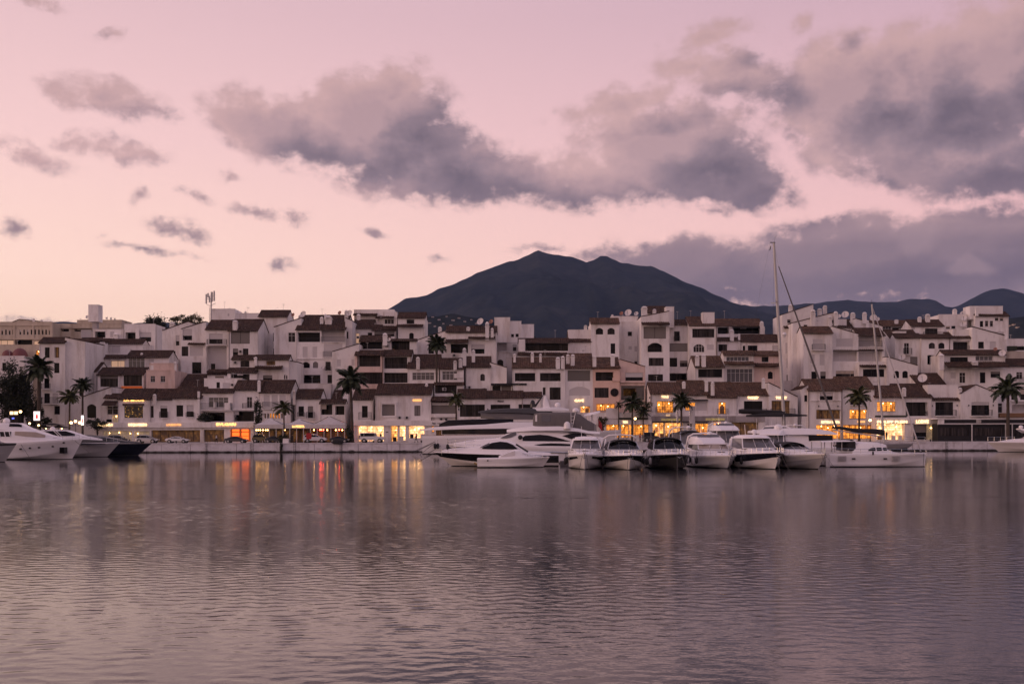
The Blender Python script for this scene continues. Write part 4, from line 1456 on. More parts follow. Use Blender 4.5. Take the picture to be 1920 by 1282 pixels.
B(4, 'white house with grey shutter wide as its wall beside the light palm', (343, 534), ('t', 746, 716), 235.8, 7, [('w', 350, 775, 527, 835, 'g', 0), ('box', 345, 838, 530, 862, 0.8), ('e', 343, 480, 720, 746), ('ac', 415, 878), ('ac', 450, 878)])
B(4, 'glazed roof terrace with air conditioner above the wide grey shutter', (368, 580), ('t', 622, 612), 240.5, 5, [('w', 372, 628, 530, 688, 'O', 3), ('ac', 440, 658)])
B(4, 'white front house with wide dark glass above the big yacht', (534, 742), ('t', 720, 660), 235, 8, [('w', 553, 770, 735, 858, 'd', 4), ('lantern', 545, 800), ('lantern', 757, 800)])
B(4, 'white front house with black script lettering above the big yacht', (740, 1012), ('t', 718, 674), 235.4, 8, [('w', 777, 770, 920, 858, 'd', 3), ('w', 980, 768, 1006, 850, 'd', 1), ('txt', 828, 738, 872, 752, 'Mahali', 'sign_dark')])
B(4, 'dark roof terrace with awnings over the script-lettered house', (780, 1040), ('f', 626), 241, 5, [('w', 790, 632, 850, 668, 'h', 1), ('w', 856, 632, 925, 668, 'g', 0), ('w', 932, 630, 1030, 668, 'h', 2), ('box', 780, 618, 1040, 630, 1.2, 'canvas_dark', 'awning')])
B(4, 'white two-step penthouse with window bands left of the mountain', (-4, 98), ('f', 100), 264, 8, [('w', 5, 148, 75, 184, 'c', 3), ('e', -4, 76, 126, 140), ('e', -4, 94, 192, 226), ('w', 25, 238, 92, 284, 'b', 3)])
B(4, 'white house with arched window under two brown tile bands', (104, 302), ('t', 136, 102), 262.5, 8, [('w', 167, 152, 222, 182, 'd', 2), ('e', 95, 288, 184, 204), ('w', 185, 248, 218, 291, 'ad', 1)])
B(4, 'white gable wall rising right beneath the mountain foot', (246, 456), ('s', 302, 233), 257, 9, [('w', 325, 330, 365, 400, 'd', 1), ('ch', 405, 198, 250, 26, 2)])
B(4, 'broad white house with twin black loggias behind the fan palm', (455, 822), ('t', 240, 202), 255, 9, [
    ('e', 450, 616, 292, 320), ('e', 616, 812, 274, 290), ('w', 487, 328, 613, 395, 'h', 2), ('w', 637, 332, 733, 400, 'h', 2), ('ch', 754, 170, 285, 28, -0.6), ('ch', 790, 215, 275, 20, -0.6), ('ch', 615, 204, 236, 26, 0.4),
    ('dish', 705, 168, 27), ('dish', 783, 168, 17, 'r'), ('ac', 510, 412), ('ch', 640, 262, 275, 12, 0.3)])
B(4, 'white flat-topped tower against the dark mountain', (806, 920), ('f', 139), 262, 9, [('w', 815, 320, 895, 380, 'S', 2), ('w', 827, 443, 870, 488, 'ad', 1), ('b', 812, 320, 980, 382, 'r', 0.4)])
B(4, 'lower flat white block with two tiny windows by the tower', (918, 1002), ('f', 166), 263, 9, [('w', 928, 257, 948, 279, 'd', 1), ('w', 960, 255, 982, 278, 'd', 1), ('w', 940, 333, 966, 385, 'd', 1)])
B(5, 'small flat white block stepping down from the tower', (60, 162), ('f', 189), 265, 8, [])
B(4, 'white row house with five white-framed panes beside the fan palm', (172, 402), ('t', 500, 410), 244, 9, [('w', 207, 537, 367, 592, 'n', 5), ('ch', 250, 424, 496, 26, -0.3)])
B(4, 'white row house with tall white glazing right of the fan palm', (410, 582), ('t', 506, 436), 243.4, 9, [('w', 425, 527, 535, 592, 'n', 4), ('ch', 520, 450, 500, 24, -0.3), ('ch', 558, 436, 492, 26, 0.2), ('box', 512, 545, 580, 578, 0.25)])
B(4, 'white row house with one small dark window and twin chimney pots', (596, 776), ('t', 493, 423), 244.2, 9, [('w', 703, 547, 735, 597, 'ad', 1), ('ch', 588, 358, 470, 26, -0.4), ('ch', 651, 368, 440, 24, 1.5), ('ac', 620, 645), ('ac', 728, 660)])
B(4, 'plain white sloping wall right of the twin chimney house', (772, 894), ('s', 466, 502), 244.6, 9, [])
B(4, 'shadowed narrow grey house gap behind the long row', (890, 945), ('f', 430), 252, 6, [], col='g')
# --- centre
B(5, 'white house with a long black loggia under a brown roof edge', (48, 414), ('t', 316, 291), 257, 8, [('w', 98, 322, 412, 380, 'h', 5), ('box', 50, 296, 97, 386, 0.5), ('e', 40, 402, 390, 412)])
B(5, 'white house with brown roof panel and small chimney by the tower', (413, 578), ('t', 306, 242), 258.4, 8, [('up', 413, 226, 575, 246, 3), ('ch', 541, 186, 228, 22, 2), ('w', 512, 372, 530, 386, 's', 0)], ang=34)
B(5, 'white square tower house with two arched windows under a hipped roof', (576, 782), ('t', 176, 144), 258, 9, [('w', 612, 213, 665, 260, 'ab', 2), ('w', 697, 213, 750, 260, 'ab', 2), ('w', 720, 325, 753, 400, 'd', 1)], tile='tile_new')
B(5, 'white back wing with parapet and dishes right of the arched tower', (780, 948), ('f', 172), 264, 8, [('w', 845, 240, 875, 271, 'd', 1), ('w', 850, 345, 875, 370, 's', 0), ('w', 893, 345, 913, 385, 's', 0), ('w', 893, 452, 915, 475, 'd', 1),
    ('up', 727, 128, 922, 172, 4), ('dish', 800, 108, 15, 'r'), ('dish', 850, 104, 27), ('dish', 908, 110, 17), ('ch', 735, 112, 130, 16, 1)])
B(5, 'white row house with two planted loggias and brown roof', (5, 388), ('t', 498, 432), 240, 9, [('w', 22, 540, 170, 600, 'o', 3), ('w', 205, 540, 355, 600, 'o', 3), ('w', 275, 645, 355, 735, 'b', 3), ('w', 225, 645, 245, 700, 'b', 1),
    ('ch', 335, 425, 492, 30, -0.3), ('ch', 371, 418, 492, 27, -0.3), ('ch', 150, 388, 440, 22, 1.5), ('ch', 210, 396, 440, 18, 1.5), ('ch', 20, 396, 440, 18, 1.5)], tile='tile_new')
B(5, 'white row house with a wide arched shutter above its lit sign', (388, 594), ('t', 502, 402), 240.4, 9, [('w', 405, 520, 574, 600, 'W', 1), ('w', 415, 640, 570, 706, 'as', 0), ('ch', 412, 400, 460, 26, 2), ('ch', 445, 402, 466, 28, 1), ('txt', 456, 732, 524, 750, 'CAVE', 'sign_white', 0.2),
    ('w', 500, 782, 570, 830, 'k', 2), ('bar', 296, 738, 322, 756, 'sign_bar')], tile='tile_new')
B(5, 'warm-light-tinted row house with a black round window', (592, 786), ('t', 500, 430), 240.2, 9, [('w', 610, 533, 740, 597, 'o', 3), ('box', 732, 576, 786, 600, 0.3), ('w', 602, 648, 705, 720, 'b', 3), ('w', 615, 765, 750, 815, 'l', 3), ('ch', 602, 414, 475, 26, 0.3), ('ch', 736, 402, 470, 28, 0.5)], col='p2', name='warm_tinted_house', tile='tile_new')  # the warm light on this wall is put into its stucco colour
rw = ALLB[-1]
p = P(5, 747, 682, 240.2)
mb = MB()
mb.lathe((p.x, p.y, p.z), [(0.86, -0.02), (0.86, -0.14), (0.72, -0.14), (0.70, -0.05), (0.01, -0.05)], 24, 0, 'y')
wo = part(mb, 'round_window', 'frame_dark', rw)
mb = MB()
for k in range(4):
    a = math.pi * k / 4
    mb.tube([(p.x - 0.7 * math.cos(a), p.y - 0.09, p.z - 0.7 * math.sin(a)), (p.x + 0.7 * math.cos(a), p.y - 0.09, p.z + 0.7 * math.sin(a))], 0.03, 4)
part(mb, 'glazing_bars', 'iron', wo, root=rw)
B(5, 'warm-light-tinted gable house with an orange-lit recess under its loggia', (785, 972), ('s', 442, 496), 240.8, 9, [('w', 827, 537, 955, 597, 'o', 3), ('w', 795, 632, 968, 738, 'W', 1), ('w', 812, 652, 905, 705, 'm', 3), ('box', 788, 598, 972, 610, 0.5)], col='p', name='warm_tinted_house')  # wall tint holds warm light, like the row house beside it
B(5, 'low white house with black awnings behind the yacht radar', (-4, 216), ('t', 714, 682), 236.2, 7, [('w', 48, 768, 150, 830, 'd', 3), ('w', 205, 660, 215, 700, 'd', 1)])
# --- centre right
B(6, 'white stacked apartment tower with four floors of brown windows', (10, 216), ('s', 132, 92), 256, 9, [
    ('e', 10, 214, 168, 188), ('w', 28, 205, 190, 290, 'g', 2), ('w', 57, 320, 165, 388, 'ao', 2), ('w', 65, 430, 173, 488, 'b', 2), ('w', 60, 550, 168, 603, 'd', 3), ('up', 195, 58, 253, 160, 3), ('ch', 40, 48, 110, 40, 2), ('ch', 115, 68, 100, 24, 2)])
B(6, 'low tiled roof piece crowning the four-floor tower', (55, 200), ('t', 98, 58), 262, 5, [])
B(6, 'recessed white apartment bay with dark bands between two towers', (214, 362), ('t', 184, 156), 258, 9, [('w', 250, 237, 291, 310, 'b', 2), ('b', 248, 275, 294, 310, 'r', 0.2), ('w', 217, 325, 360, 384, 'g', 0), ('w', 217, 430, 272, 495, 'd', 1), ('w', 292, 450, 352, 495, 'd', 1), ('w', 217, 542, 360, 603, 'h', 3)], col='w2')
B(6, 'white apartment tower with sloping brown roof and arched window', (360, 562), ('t', 192, 134), 255.4, 9, [('w', 383, 220, 543, 282, 'b', 4), ('box', 376, 196, 548, 216, 0.2), ('w', 390, 330, 471, 390, 'ac', 4), ('w', 490, 333, 540, 373, 's', 0), ('up', 462, 100, 548, 175, 2.5), ('ch', 525, 90, 130, 30, 3)], tile='tile_new')
B(6, 'wide brown hipped roof over a terrace with blue awning', (556, 892), ('t', 194, 150), 265, 9, [('w', 567, 206, 650, 256, 'o', 2), ('w', 680, 206, 878, 256, 'o', 4), ('shade', 670, 204, 880, 216, 'canvas_dark', 1.0), ('box', 560, 258, 910, 290, 0.3), ('ch', 892, 200, 260, 26, -0.5)], tile='tile_new')
B(6, 'white house with blue-framed window behind the brown roofs', (558, 748), ('t', 302, 285), 259, 7, [('w', 573, 332, 636, 383, 'd', 2), ('ch', 668, 225, 290, 26, -0.4), ('box', 715, 255, 730, 370, 0.3)])
B(6, 'white house with three framed windows left of the tall mast', (744, 1020), ('t', 310, 264), 258.2, 8, [('w', 750, 342, 768, 380, 'b', 1), ('w', 787, 340, 857, 380, 'b', 2), ('w', 965, 340, 1008, 420, 'b', 2), ('ch', 930, 145, 230, 26, 6)])
B(6, 'white row house with wide triple window under two chimney pots', (402, 612), ('t', 494, 420), 243, 9, [('w', 425, 512, 600, 572, 'd', 3), ('ch', 416, 414, 470, 28, -0.3), ('ch', 462, 404, 478, 30, -0.3)], tile='tile_new')
B(6, 'white row house with tall white window wall and attic panes', (610, 832), ('t', 405, 382), 244, 8, [('w', 630, 422, 795, 455, 'n', 6), ('e', 610, 828, 455, 478), ('w', 633, 510, 822, 607, 'n', 6)], tile='tile_new')
B(6, 'pink row house with one small arched window by the mast', (830, 1022), ('t', 406, 384), 244.5, 8, [('w', 888, 422, 937, 460, 'd', 2), ('e', 833, 1018, 468, 490), ('w', 932, 530, 968, 583, 'ad', 1)], col='p', name='pink_house', tile='tile_new')
B(6, 'white shop house with a glowing three-part window and lit sign', (76, 304), ('t', 686, 612), 235.2, 8, [('w', 125, 745, 243, 830, 'l', 3), ('b', 115, 790, 250, 832, 'r', 0.3), ('txt', 156, 706, 208, 722, 'TOUS', 'sign_white'), ('ch', 318, 602, 634, 22, -0.3), ('lantern', 70, 715)], tile='tile_new')
B(6, 'white shop house with grey shutter behind the promenade palm', (302, 496), ('t', 696, 598), 235.5, 8, [('w', 330, 755, 403, 812, 'l', 2), ('w', 410, 750, 490, 815, 's', 0), ('shade', 330, 733, 492, 744, 'canvas_dark', 0.8), ('ch', 482, 598, 655, 22, -0.4)], tile='tile_new')
B(6, 'white shop house with a golden pointed-arch door', (494, 704), ('t', 714, 610), 235.3, 8, [('w', 573, 753, 625, 838, 'l', 1), ('b', 562, 800, 640, 842, 'r', 0.5), ('ch', 527, 604, 684, 24, -0.4)], tile='tile_new')
ga = ALLB[-1]
a, b = P(6, 583, 770, 235.3), P(6, 616, 838, 235.3)
mb = MB()
pts = [(a.x, b.z), (b.x, b.z), (b.x, a.z - 0.5), ((a.x + b.x) / 2, a.z), (a.x, a.z - 0.5)]
mb.face([(x, 235.42, z) for x, z in pts])
for (p0, p1) in zip(pts, pts[1:] + pts[:1]):
    mb.face([(p0[0], 235.42, p0[1]), (p1[0], 235.42, p1[1]), (p1[0], 235.5, p1[1]), (p0[0], 235.5, p0[1])])
part(mb, 'pointed_door', 'teak', ga)
B(6, 'white shop house with a black display window under lit letters', (702, 934), ('t', 698, 612), 235.7, 8, [('w', 758, 745, 892, 820, 'd', 2), ('txt', 784, 712, 864, 730, 'TWINSET', 'sign_white'), ('b', 740, 800, 920, 840, 'r', 0.4), ('ch', 903, 576, 632, 22, 0.5)], tile='tile_new')
B(7, 'white gable shop house lit gold inside by the tall mast', (4, 216), ('s', 612, 716), 235.4, 9, [('w', 27, 742, 162, 840, 'm', 4), ('txt', 58, 712, 138, 730, 'TWINSET', 'sign_white'), ('b', 20, 800, 195, 842, 'r', 0.4)])
# --- right
B(7, 'white gable tower with a small square attic window behind the stay', (104, 332), ('s', 118, 42), 257, 9, [('w', 142, 150, 167, 175, 'd', 1), ('e', 112, 182, 196, 214), ('w', 128, 320, 168, 398, 's', 0), ('w', 135, 432, 175, 505, 's', 0), ('w', 137, 545, 178, 620, 'ad', 1), ('ch', 182, 34, 110, 26, 2), ('ch', 452, 34, 80, 26, 4), ('ch', 395, 64, 105, 30, 2)])
B(7, 'white sloping parapet house crowded with chimneys', (180, 506), ('s', 178, 96), 252.5, 8, [('w', 262, 190, 288, 206, 'd', 1), ('ch', 325, 80, 196, 30, -0.5), ('ch', 490, 94, 180, 28, -0.5), ('ch', 447, 128, 200, 26, -0.6), ('w', 465, 155, 480, 175, 'd', 1)])
B(7, 'tall white house with pink-lit flank and one iron balcony', (260, 470), ('t', 246, 206), 247, 8.4, [('w', 327, 295, 402, 370, 's', 0), ('b', 320, 332, 413, 374), ('w', 308, 405, 342, 485, 's', 0), ('w', 377, 405, 415, 485, 's', 0), ('box', 306, 470, 344, 487, 0.1), ('w', 317, 530, 358, 582, 'd', 1), ('w', 382, 530, 422, 582, 'd', 1)], tile='tile_new')
B(7, 'white side house with big closed roller shutter', (470, 660), ('s', 204, 258), 248, 9, [('w', 497, 290, 622, 350, 's', 0), ('w', 495, 525, 628, 573, 'b', 3), ('w', 476, 382, 655, 455, 'S', 3)])
B(7, 'white terrace house with glazed loggia and thin tiled ledge', (656, 852), ('t', 264, 216), 248.4, 9, [('w', 658, 268, 830, 348, 'S', 3), ('b', 656, 305, 832, 350, 'r', 0.2), ('w', 660, 384, 830, 455, 'S', 3), ('e', 474, 838, 370, 378)])
B(7, 'white row house with long dark window under a tile ledge', (664, 876), ('f', 462), 246.2, 8, [('e', 665, 876, 482, 494), ('w', 693, 513, 848, 568, 'd', 4)])
B(7, 'white gable house with two arched windows behind the thin mast', (864, 1092), ('s', 424, 488), 245.4, 9, [('w', 917, 525, 957, 577, 'ad', 2), ('w', 980, 525, 1020, 577, 'ad', 2)])
B(7, 'brown back roof with two big dishes under the blue ridge', (490, 676), ('t', 206, 154), 267, 8, [('dish', 565, 118, 27), ('dish', 520, 128, 15), ('ch', 628, 97, 160, 30, 1), ('up', 490, 150, 580, 205, 3)])
B(7, 'white gable with lone chimney before the blue ridge', (642, 836), ('s', 146, 202), 265, 8, [('ch', 700, 99, 165, 26, -0.5), ('dish', 770, 140, 26), ('ch', 718, 160, 215, 20, -0.7)])
B(7, 'long brown roof over a glazed terrace behind the thin mast', (724, 1030), ('t', 196, 160), 268, 8, [('w', 836, 202, 900, 258, 'n', 3), ('w', 905, 208, 1000, 250, 'o', 2), ('ch', 947, 148, 170, 24, 1), ('dish', 800, 150, 16)], tile='tile_new')
B(7, 'white corner house with brown hip and slim window', (888, 1100), ('t', 282, 230), 254, 8, [('w', 992, 322, 1010, 398, 'c', 1), ('up', 935, 238, 1015, 285, 3)])
B(7, 'white front shop house with dark window above a lit display', (292, 534), ('t', 663, 588), 235.2, 8, [('w', 378, 682, 473, 742, 'b', 2), ('box', 312, 738, 535, 744, 0.2), ('w', 352, 808, 530, 875, 'm', 4), ('txt', 390, 889, 523, 906, 'BOTTEGA VENETA', 'sign_white', 0.15), ('w', 352, 918, 530, 1020, 'l', 3), ('lantern', 368, 778), ('lantern', 508, 778)], tile='tile_new')
B(7, 'slim white flank with one small window left of the lit display', (244, 294), ('s', 660, 628), 235.8, 9, [('w', 265, 702, 289, 748, 'd', 1)])
B(7, 'white front shop house behind the right promenade palm', (534, 776), ('t', 651, 570), 235.6, 8, [('w', 600, 690, 684, 770, 'd', 2), ('b', 600, 735, 690, 773, 'r', 0.4), ('w', 595, 808, 722, 873, 'l', 3), ('w', 548, 918, 775, 1020, 'l', 5), ('bar', 652, 890, 706, 900, 'sign_bar')], tile='tile_new')
B(7, 'white front shop house with golden lit window over the bright store', (775, 1006), ('t', 711, 636), 235.3, 8, [('w', 795, 750, 930, 820, 'l', 4), ('box', 780, 850, 1006, 862, 0.5, 'leaf_dark', 'planter'), ('ch', 985, 648, 692, 22, -0.4)], tile='tile_new')
B(8, 'white front house with one very wide dark opening', (28, 262), ('t', 712, 622), 235.5, 8, [('w', 57, 752, 233, 853, 'O', 3), ('ch', 54, 646, 692, 24, -0.4)])
B(8, 'white front house with balcony of black folding doors', (262, 472), ('t', 733, 660), 235.9, 8, [('w', 287, 752, 417, 848, 'd', 4), ('b', 283, 810, 432, 853), ('lantern', 263, 775), ('lantern', 443, 772), ('up', 240, 628, 460, 668, 3)])
B(8, 'white front house with pointed gable left of the rightmost palm', (470, 742), ('g', 694, 583, 628, 692), 235.3, 9, [('w', 550, 752, 680, 848, 'd', 4), ('b', 545, 810, 693, 853), ('lantern', 527, 772), ('lantern', 706, 772), ('ch', 480, 645, 690, 24, 1)])
B(8, 'white corner house with brown planters behind the rightmost palm', (738, 1000), ('f', 640), 238.5, 8, [('w', 742, 760, 775, 830, 'c', 1), ('w', 840, 655, 878, 735, 'd', 1), ('w', 905, 655, 960, 735, 'd', 2), ('box', 838, 738, 1000, 750, 0.5), ('box', 745, 832, 1000, 862, 0.8, 'teak', 'planter'), ('w', 845, 770, 990, 828, 'S', 2)])
B(8, 'white square skyline house with five small windows at the right', (578, 822), ('t', 122, 97), 264, 8, [('w', 612, 162, 637, 205, 'd', 1), ('w', 650, 160, 675, 203, 'c', 1), ('w', 685, 160, 710, 203, 'c', 1), ('w', 722, 140, 747, 160, 'b', 1), ('w', 758, 138, 782, 160, 'b', 1), ('up', 548, 54, 788, 100, 4), ('ch', 583, 60, 110, 20, -0.5), ('dish', 545, 125, 17, 'r'), ('w', 700, 240, 788, 268, 'h', 2)])
B(8, 'white roof block with wall dishes left of the square skyline house', (314, 520), ('f', 117), 266, 7, [('ch', 441, 71, 118, 26, 1), ('dish', 490, 112, 22), ('wdish', 495, 142, 22), ('wdish', 490, 185, 24), ('w', 365, 200, 395, 218, 'd', 1), ('w', 405, 198, 435, 218, 'd', 1)])
B(8, 'white attic house with glass doors and two chimney caps', (110, 348), ('t', 196, 156), 258, 8, [('w', 213, 216, 305, 262, 'b', 2), ('b', 200, 242, 345, 266, 'r', 0.4), ('ch', 255, 104, 165, 30, 2), ('ch', 196, 124, 160, 24, 2), ('w', 118, 190, 140, 225, 's', 0)])
B(8, 'white house with tall balcony window beneath the attic house', (-4, 186), ('t', 280, 256), 250.6, 8, [('w', 60, 322, 97, 405, 'c', 2), ('b', 52, 362, 110, 405), ('w', 105, 423, 157, 480, 'g', 0), ('wdish', 45, 425, 26)])
B(8, 'white house with twin arched brown windows', (184, 388), ('t', 282, 262), 250, 8, [('w', 240, 320, 285, 363, 'ad', 1), ('w', 310, 320, 355, 363, 'ad', 1), ('w', 230, 410, 280, 478, 'h', 1)])
B(8, 'white house with one broad dark loggia under a brown roof', (386, 590), ('t', 282, 246), 250.3, 8, [('w', 417, 306, 540, 372, 'o', 3), ('up', 420, 222, 545, 262, 3)])
B(8, 'white gable house with a pale curtained window at the right', (556, 792), ('s', 206, 270), 249.4, 9, [('w', 600, 313, 642, 362, 'b', 2), ('w', 683, 312, 730, 370, 's', 0)])
B(8, 'white row house with long attic window bands and slim doors', (346, 580), ('t', 402, 376), 243, 8, [('w', 395, 425, 525, 468, 'd', 4), ('e', 346, 582, 456, 496), ('w', 397, 535, 438, 580, 's', 0), ('w', 463, 537, 507, 613, 'c', 2), ('ch', 322, 402, 500, 34, -0.6), ('ch', 553, 460, 490, 40, -1.4)])
B(8, 'white row house with attic panes and a strip window by the dish', (578, 796), ('t', 402, 376), 243.3, 8, [('w', 558, 417, 705, 450, 'n', 4), ('w', 612, 417, 706, 450, 'd', 2), ('e', 578, 792, 456, 496), ('w', 612, 535, 652, 613, 'd', 1), ('w', 690, 530, 760, 573, 'd', 2), ('wdish', 775, 398, 25), ('dish', 725, 368, 14, 'r')])
B(8, 'white row house with one small balcony at the right edge', (790, 1000), ('t', 486, 440), 243.8, 8, [('w', 877, 533, 922, 585, 'c', 2), ('b', 868, 572, 960, 605)])
B(8, 'dark tiled roof with a big white dish in front of the row houses', (156, 362), ('t', 622, 545), 241, 6, [('wdish', 195, 580, 33)])
B(8, 'flat white house behind a stone wall at the right edge', (806, 1000), ('f', 294), 260, 8, [('w', 870, 345, 960, 375, 'h', 2), ('box', 800, 386, 1000, 460, 1.2, 'stucco_b', 'stone_wall'), ('box', 808, 346, 870, 378, 0.9, 'leaf_dark', 'hedge')])
# --- fillers that close the gaps between rows
B(0, 'plain white back wall low behind the left front houses', (196, 470), ('f', 742), 249, 6, [])
B(0, 'plain white back wall low behind the restaurant houses', (470, 800), ('f', 730), 251, 6, [])
B(0, 'plain white back wall low behind the middle row houses', (800, 1210), ('f', 700), 253, 6, [])
B(0, 'plain white back wall low behind the right shop houses', (1210, 1500), ('f', 715), 253.5, 6, [])
B(0, 'plain white back wall low behind the far right houses', (1500, 1935), ('f', 700), 254, 6, [])

# --- shops on the promenade (ground floor fronts with lit windows)
SHOPS = 'shop fronts along the promenade'
B(12, 'long white shop front left of the restaurant with the jeweller sign', (78, 2800), ('f', 478), 233, 3.5, [
    ('w', 205, 618, 710, 800, 'y', 6), ('w', 745, 622, 1010, 800, 'y', 3), ('w', 1040, 606, 1880, 812, 'm', 6), ('w', 1940, 598, 2290, 806, 'm', 4), ('w', 2395, 590, 2745, 800, 'q', 2),
    ('box', 76, 478, 2802, 560, 0.5, 'stucco_w', 'fascia'),
    ('txt', 120, 492, 376, 542, 'DSQUARED2', 'sign_white', 0.62), ('txt', 650, 490, 965, 542, 'DSQUARED2', 'sign_white', 0.62), ('txt', 1300, 497, 1550, 532, 'LOUBOUTIN', 'sign_bar', 0.62), ('txt', 2155, 482, 2490, 528, 'BVLGARI', 'sign_lit', 0.62)],
  name='shop_front', group=SHOPS, cat='shop')
sf = ALLB[-1]
for x0 in (2432, 2592):
    for (ya, yb) in ((592, 628), (645, 705), (715, 770)):
        a, b = P(12, x0, ya, 233.35), P(12, x0 + 118, yb, 233.35)
        mb = MB()
        mb.box(a.x, 233.3, b.z, b.x, 233.4, a.z)
        part(mb, 'lit_panel', 'lit_orange', sf)
B(15, 'white shop front with three bright windows behind the white jeep', (20, 1600), ('f', 448), 233, 3.5, [
    ('w', 105, 530, 545, 800, 'K', 3), ('w', 668, 530, 780, 800, 'k', 1), ('w', 812, 530, 918, 785, 'K', 1), ('w', 972, 530, 1242, 745, 'K', 2), ('w', 1370, 535, 1410, 640, 'l', 1), ('w', 1440, 560, 1580, 700, 'm', 2),
    ('box', 20, 445, 1602, 528, 0.5, 'stucco_w', 'fascia'), ('bar', 240, 468, 356, 505, 'sign_white'), ('bar', 876, 468, 988, 502, 'sign_white'), ('txt', 1380, 470, 1436, 502, 'lse', 'sign_dark', 0.62), ('txt', 1465, 478, 1590, 496, 'GALERIA', 'sign_dark', 0.62),
    ('box', 580, 632, 622, 646, 0.05, 'sign_dark', 'plaque')], name='shop_front', group=SHOPS, cat='shop')
B(17, 'white shop terrace front hidden behind the moored yachts', (-380, 1330), ('f', 400), 233.3, 3, [('w', 900, 420, 1300, 640, 'm', 5)], name='shop_front', group=SHOPS, cat='shop')
B(18, 'white shop front with golden windows under a planted terrace', (575, 1660), ('f', 220), 233, 4, [
    ('w', 885, 420, 1105, 640, 'l', 3), ('w', 1140, 420, 1330, 640, 'l', 3), ('w', 1350, 420, 1615, 600, 'l', 4), ('box', 575, 338, 1662, 416, 0.5, 'stucco_w', 'fascia'),
    ('txt', 1170, 358, 1255, 394, 'TEDS', 'sign_white', 0.62), ('box', 880, 136, 1090, 320, 0.3, 'stucco_w2', 'screen'), ('box', 1100, 302, 1600, 330, 0.8, 'leaf_dark', 'hedge')],
  name='shop_front', group=SHOPS, cat='shop')
B(21, 'grey shop front with rows of glowing shelves and gold letters', (180, 1100), ('f', 345), 233.2, 3.5, [
    ('w', 205, 446, 385, 690, 'k', 3), ('w', 400, 446, 685, 690, 'k', 4), ('w', 760, 460, 830, 690, 'm', 1), ('w', 885, 460, 1095, 680, 'l', 3), ('box', 180, 345, 1100, 425, 0.3, 'stucco_g', 'fascia'), ('box', 195, 425, 775, 440, 0.8, 'sign_dark', 'awning_box'), ('box', 885, 422, 1092, 440, 0.8, 'sign_dark', 'awning_box'),
    ('txt', 345, 380, 655, 412, 'DOLCE&GABBANA', 'sign_gold', 0.4), ('bar', 412, 315, 480, 333, 'sign_white'), ('box', 210, 318, 560, 330, 0.3)], name='shop_front', group=SHOPS, cat='shop')
B(21, 'grey shop front with gold letters half hidden by radar masts', (1100, 2000), ('f', 340), 233.4, 3.5, [
    ('w', 1180, 430, 1300, 660, 'l', 2), ('w', 1350, 440, 1900, 660, 'm', 4), ('box', 1100, 340, 2000, 425, 0.3, 'stucco_g', 'fascia'), ('txt', 1055, 374, 1360, 408, 'DOLCE&GABBANA', 'sign_gold', 0.5)], name='shop_front', group=SHOPS, cat='shop')
B(24, 'brightest shop front with spaced white letters by the catamaran', (525, 1130), ('f', 372), 233, 4, [
    ('w', 545, 462, 640, 720, 'K', 1), ('w', 660, 462, 990, 722, 'K', 3), ('box', 525, 368, 1132, 458, 0.45, 'stucco_w', 'fascia'), ('txt', 556, 414, 1035, 452, 'PHILIPP PLEIN', 'sign_white', 0.6)], name='shop_front', group=SHOPS, cat='shop')
B(24, 'white shop front with chunky white letters and green plants inside', (1132, 1530), ('f', 378), 233.3, 4, [
    ('w', 1100, 478, 1340, 720, 'd', 2), ('w', 1145, 478, 1340, 720, 'm', 2), ('w', 1342, 478, 1462, 720, 'y', 1), ('box', 1132, 374, 1640, 470, 0.45, 'stucco_w', 'fascia'), ('txt', 1180, 402, 1380, 456, 'LOEWE', 'sign_white', 0.6)], name='shop_front', group=SHOPS, cat='shop')

# black curtained restaurant enclosure on the right
en = thing('terrace_enclosure', 'black curtained restaurant terrace with clear windows and white posts', 'terrace', (P(25, 900, 700, 230).x, 230, GZ))
a, b = P(25, 330, 462, 230), P(25, 2100, 722, 230)
mb = MB()
mb.box(a.x, 230, GZ, b.x, 233.2, a.z)
part(mb, 'curtain_wall', 'canvas_dark', en)
mb = MB()
p0, p1 = P(25, 310, 380, 229.6), P(25, 2100, 470, 229.6)
mb.box(p0.x, 229.5, p0.z - 0.16, p1.x, 233.0, p0.z)
mb.box(p0.x + 0.2, 229.45, p1.z, p1.x, 229.9, p1.z + 0.12)
part(mb, 'canopy_beam', 'stucco_w', en)
for (x0, x1) in ((432, 944), (1028, 2100)):
    q0, q1 = P(25, x0, 398, 229.6), P(25, x1, 450, 229.6)
    mb = MB()
    mb.box(q0.x, 229.62, q1.z, q1.x, 229.7, q0.z)
    part(mb, 'valance', 'canvas_dark', en)
mb = MB()
q0, q1 = P(25, 330, 398, 229.6), P(25, 432, 462, 229.6)
mb.box(q0.x, 229.6, q1.z, q1.x, 229.75, q0.z)
part(mb, 'valance', 'stucco_w', en)
for (x0, x1) in ((362, 612), (614, 822), (920, 1125), (1127, 1380), (1545, 1800), (1802, 2060)):
    q0, q1 = P(25, x0, 528, 229.9), P(25, x1, 655, 229.9)
    mb = MB()
    mb.box(q0.x, 229.93, q1.z, q1.x, 229.98, q0.z)
    part(mb, 'clear_window', 'glass_curtain', en)
for x in (874, 1414, 1520, 1960):
    q = P(25, x, 470, 229.4)
    mb = MB()
    mb.box(q.x - 0.09, 229.3, GZ, q.x + 0.09, 229.44, q.z)
    part(mb, 'post', 'frame_white', en)

# ------------------------------------------------------------------ boats


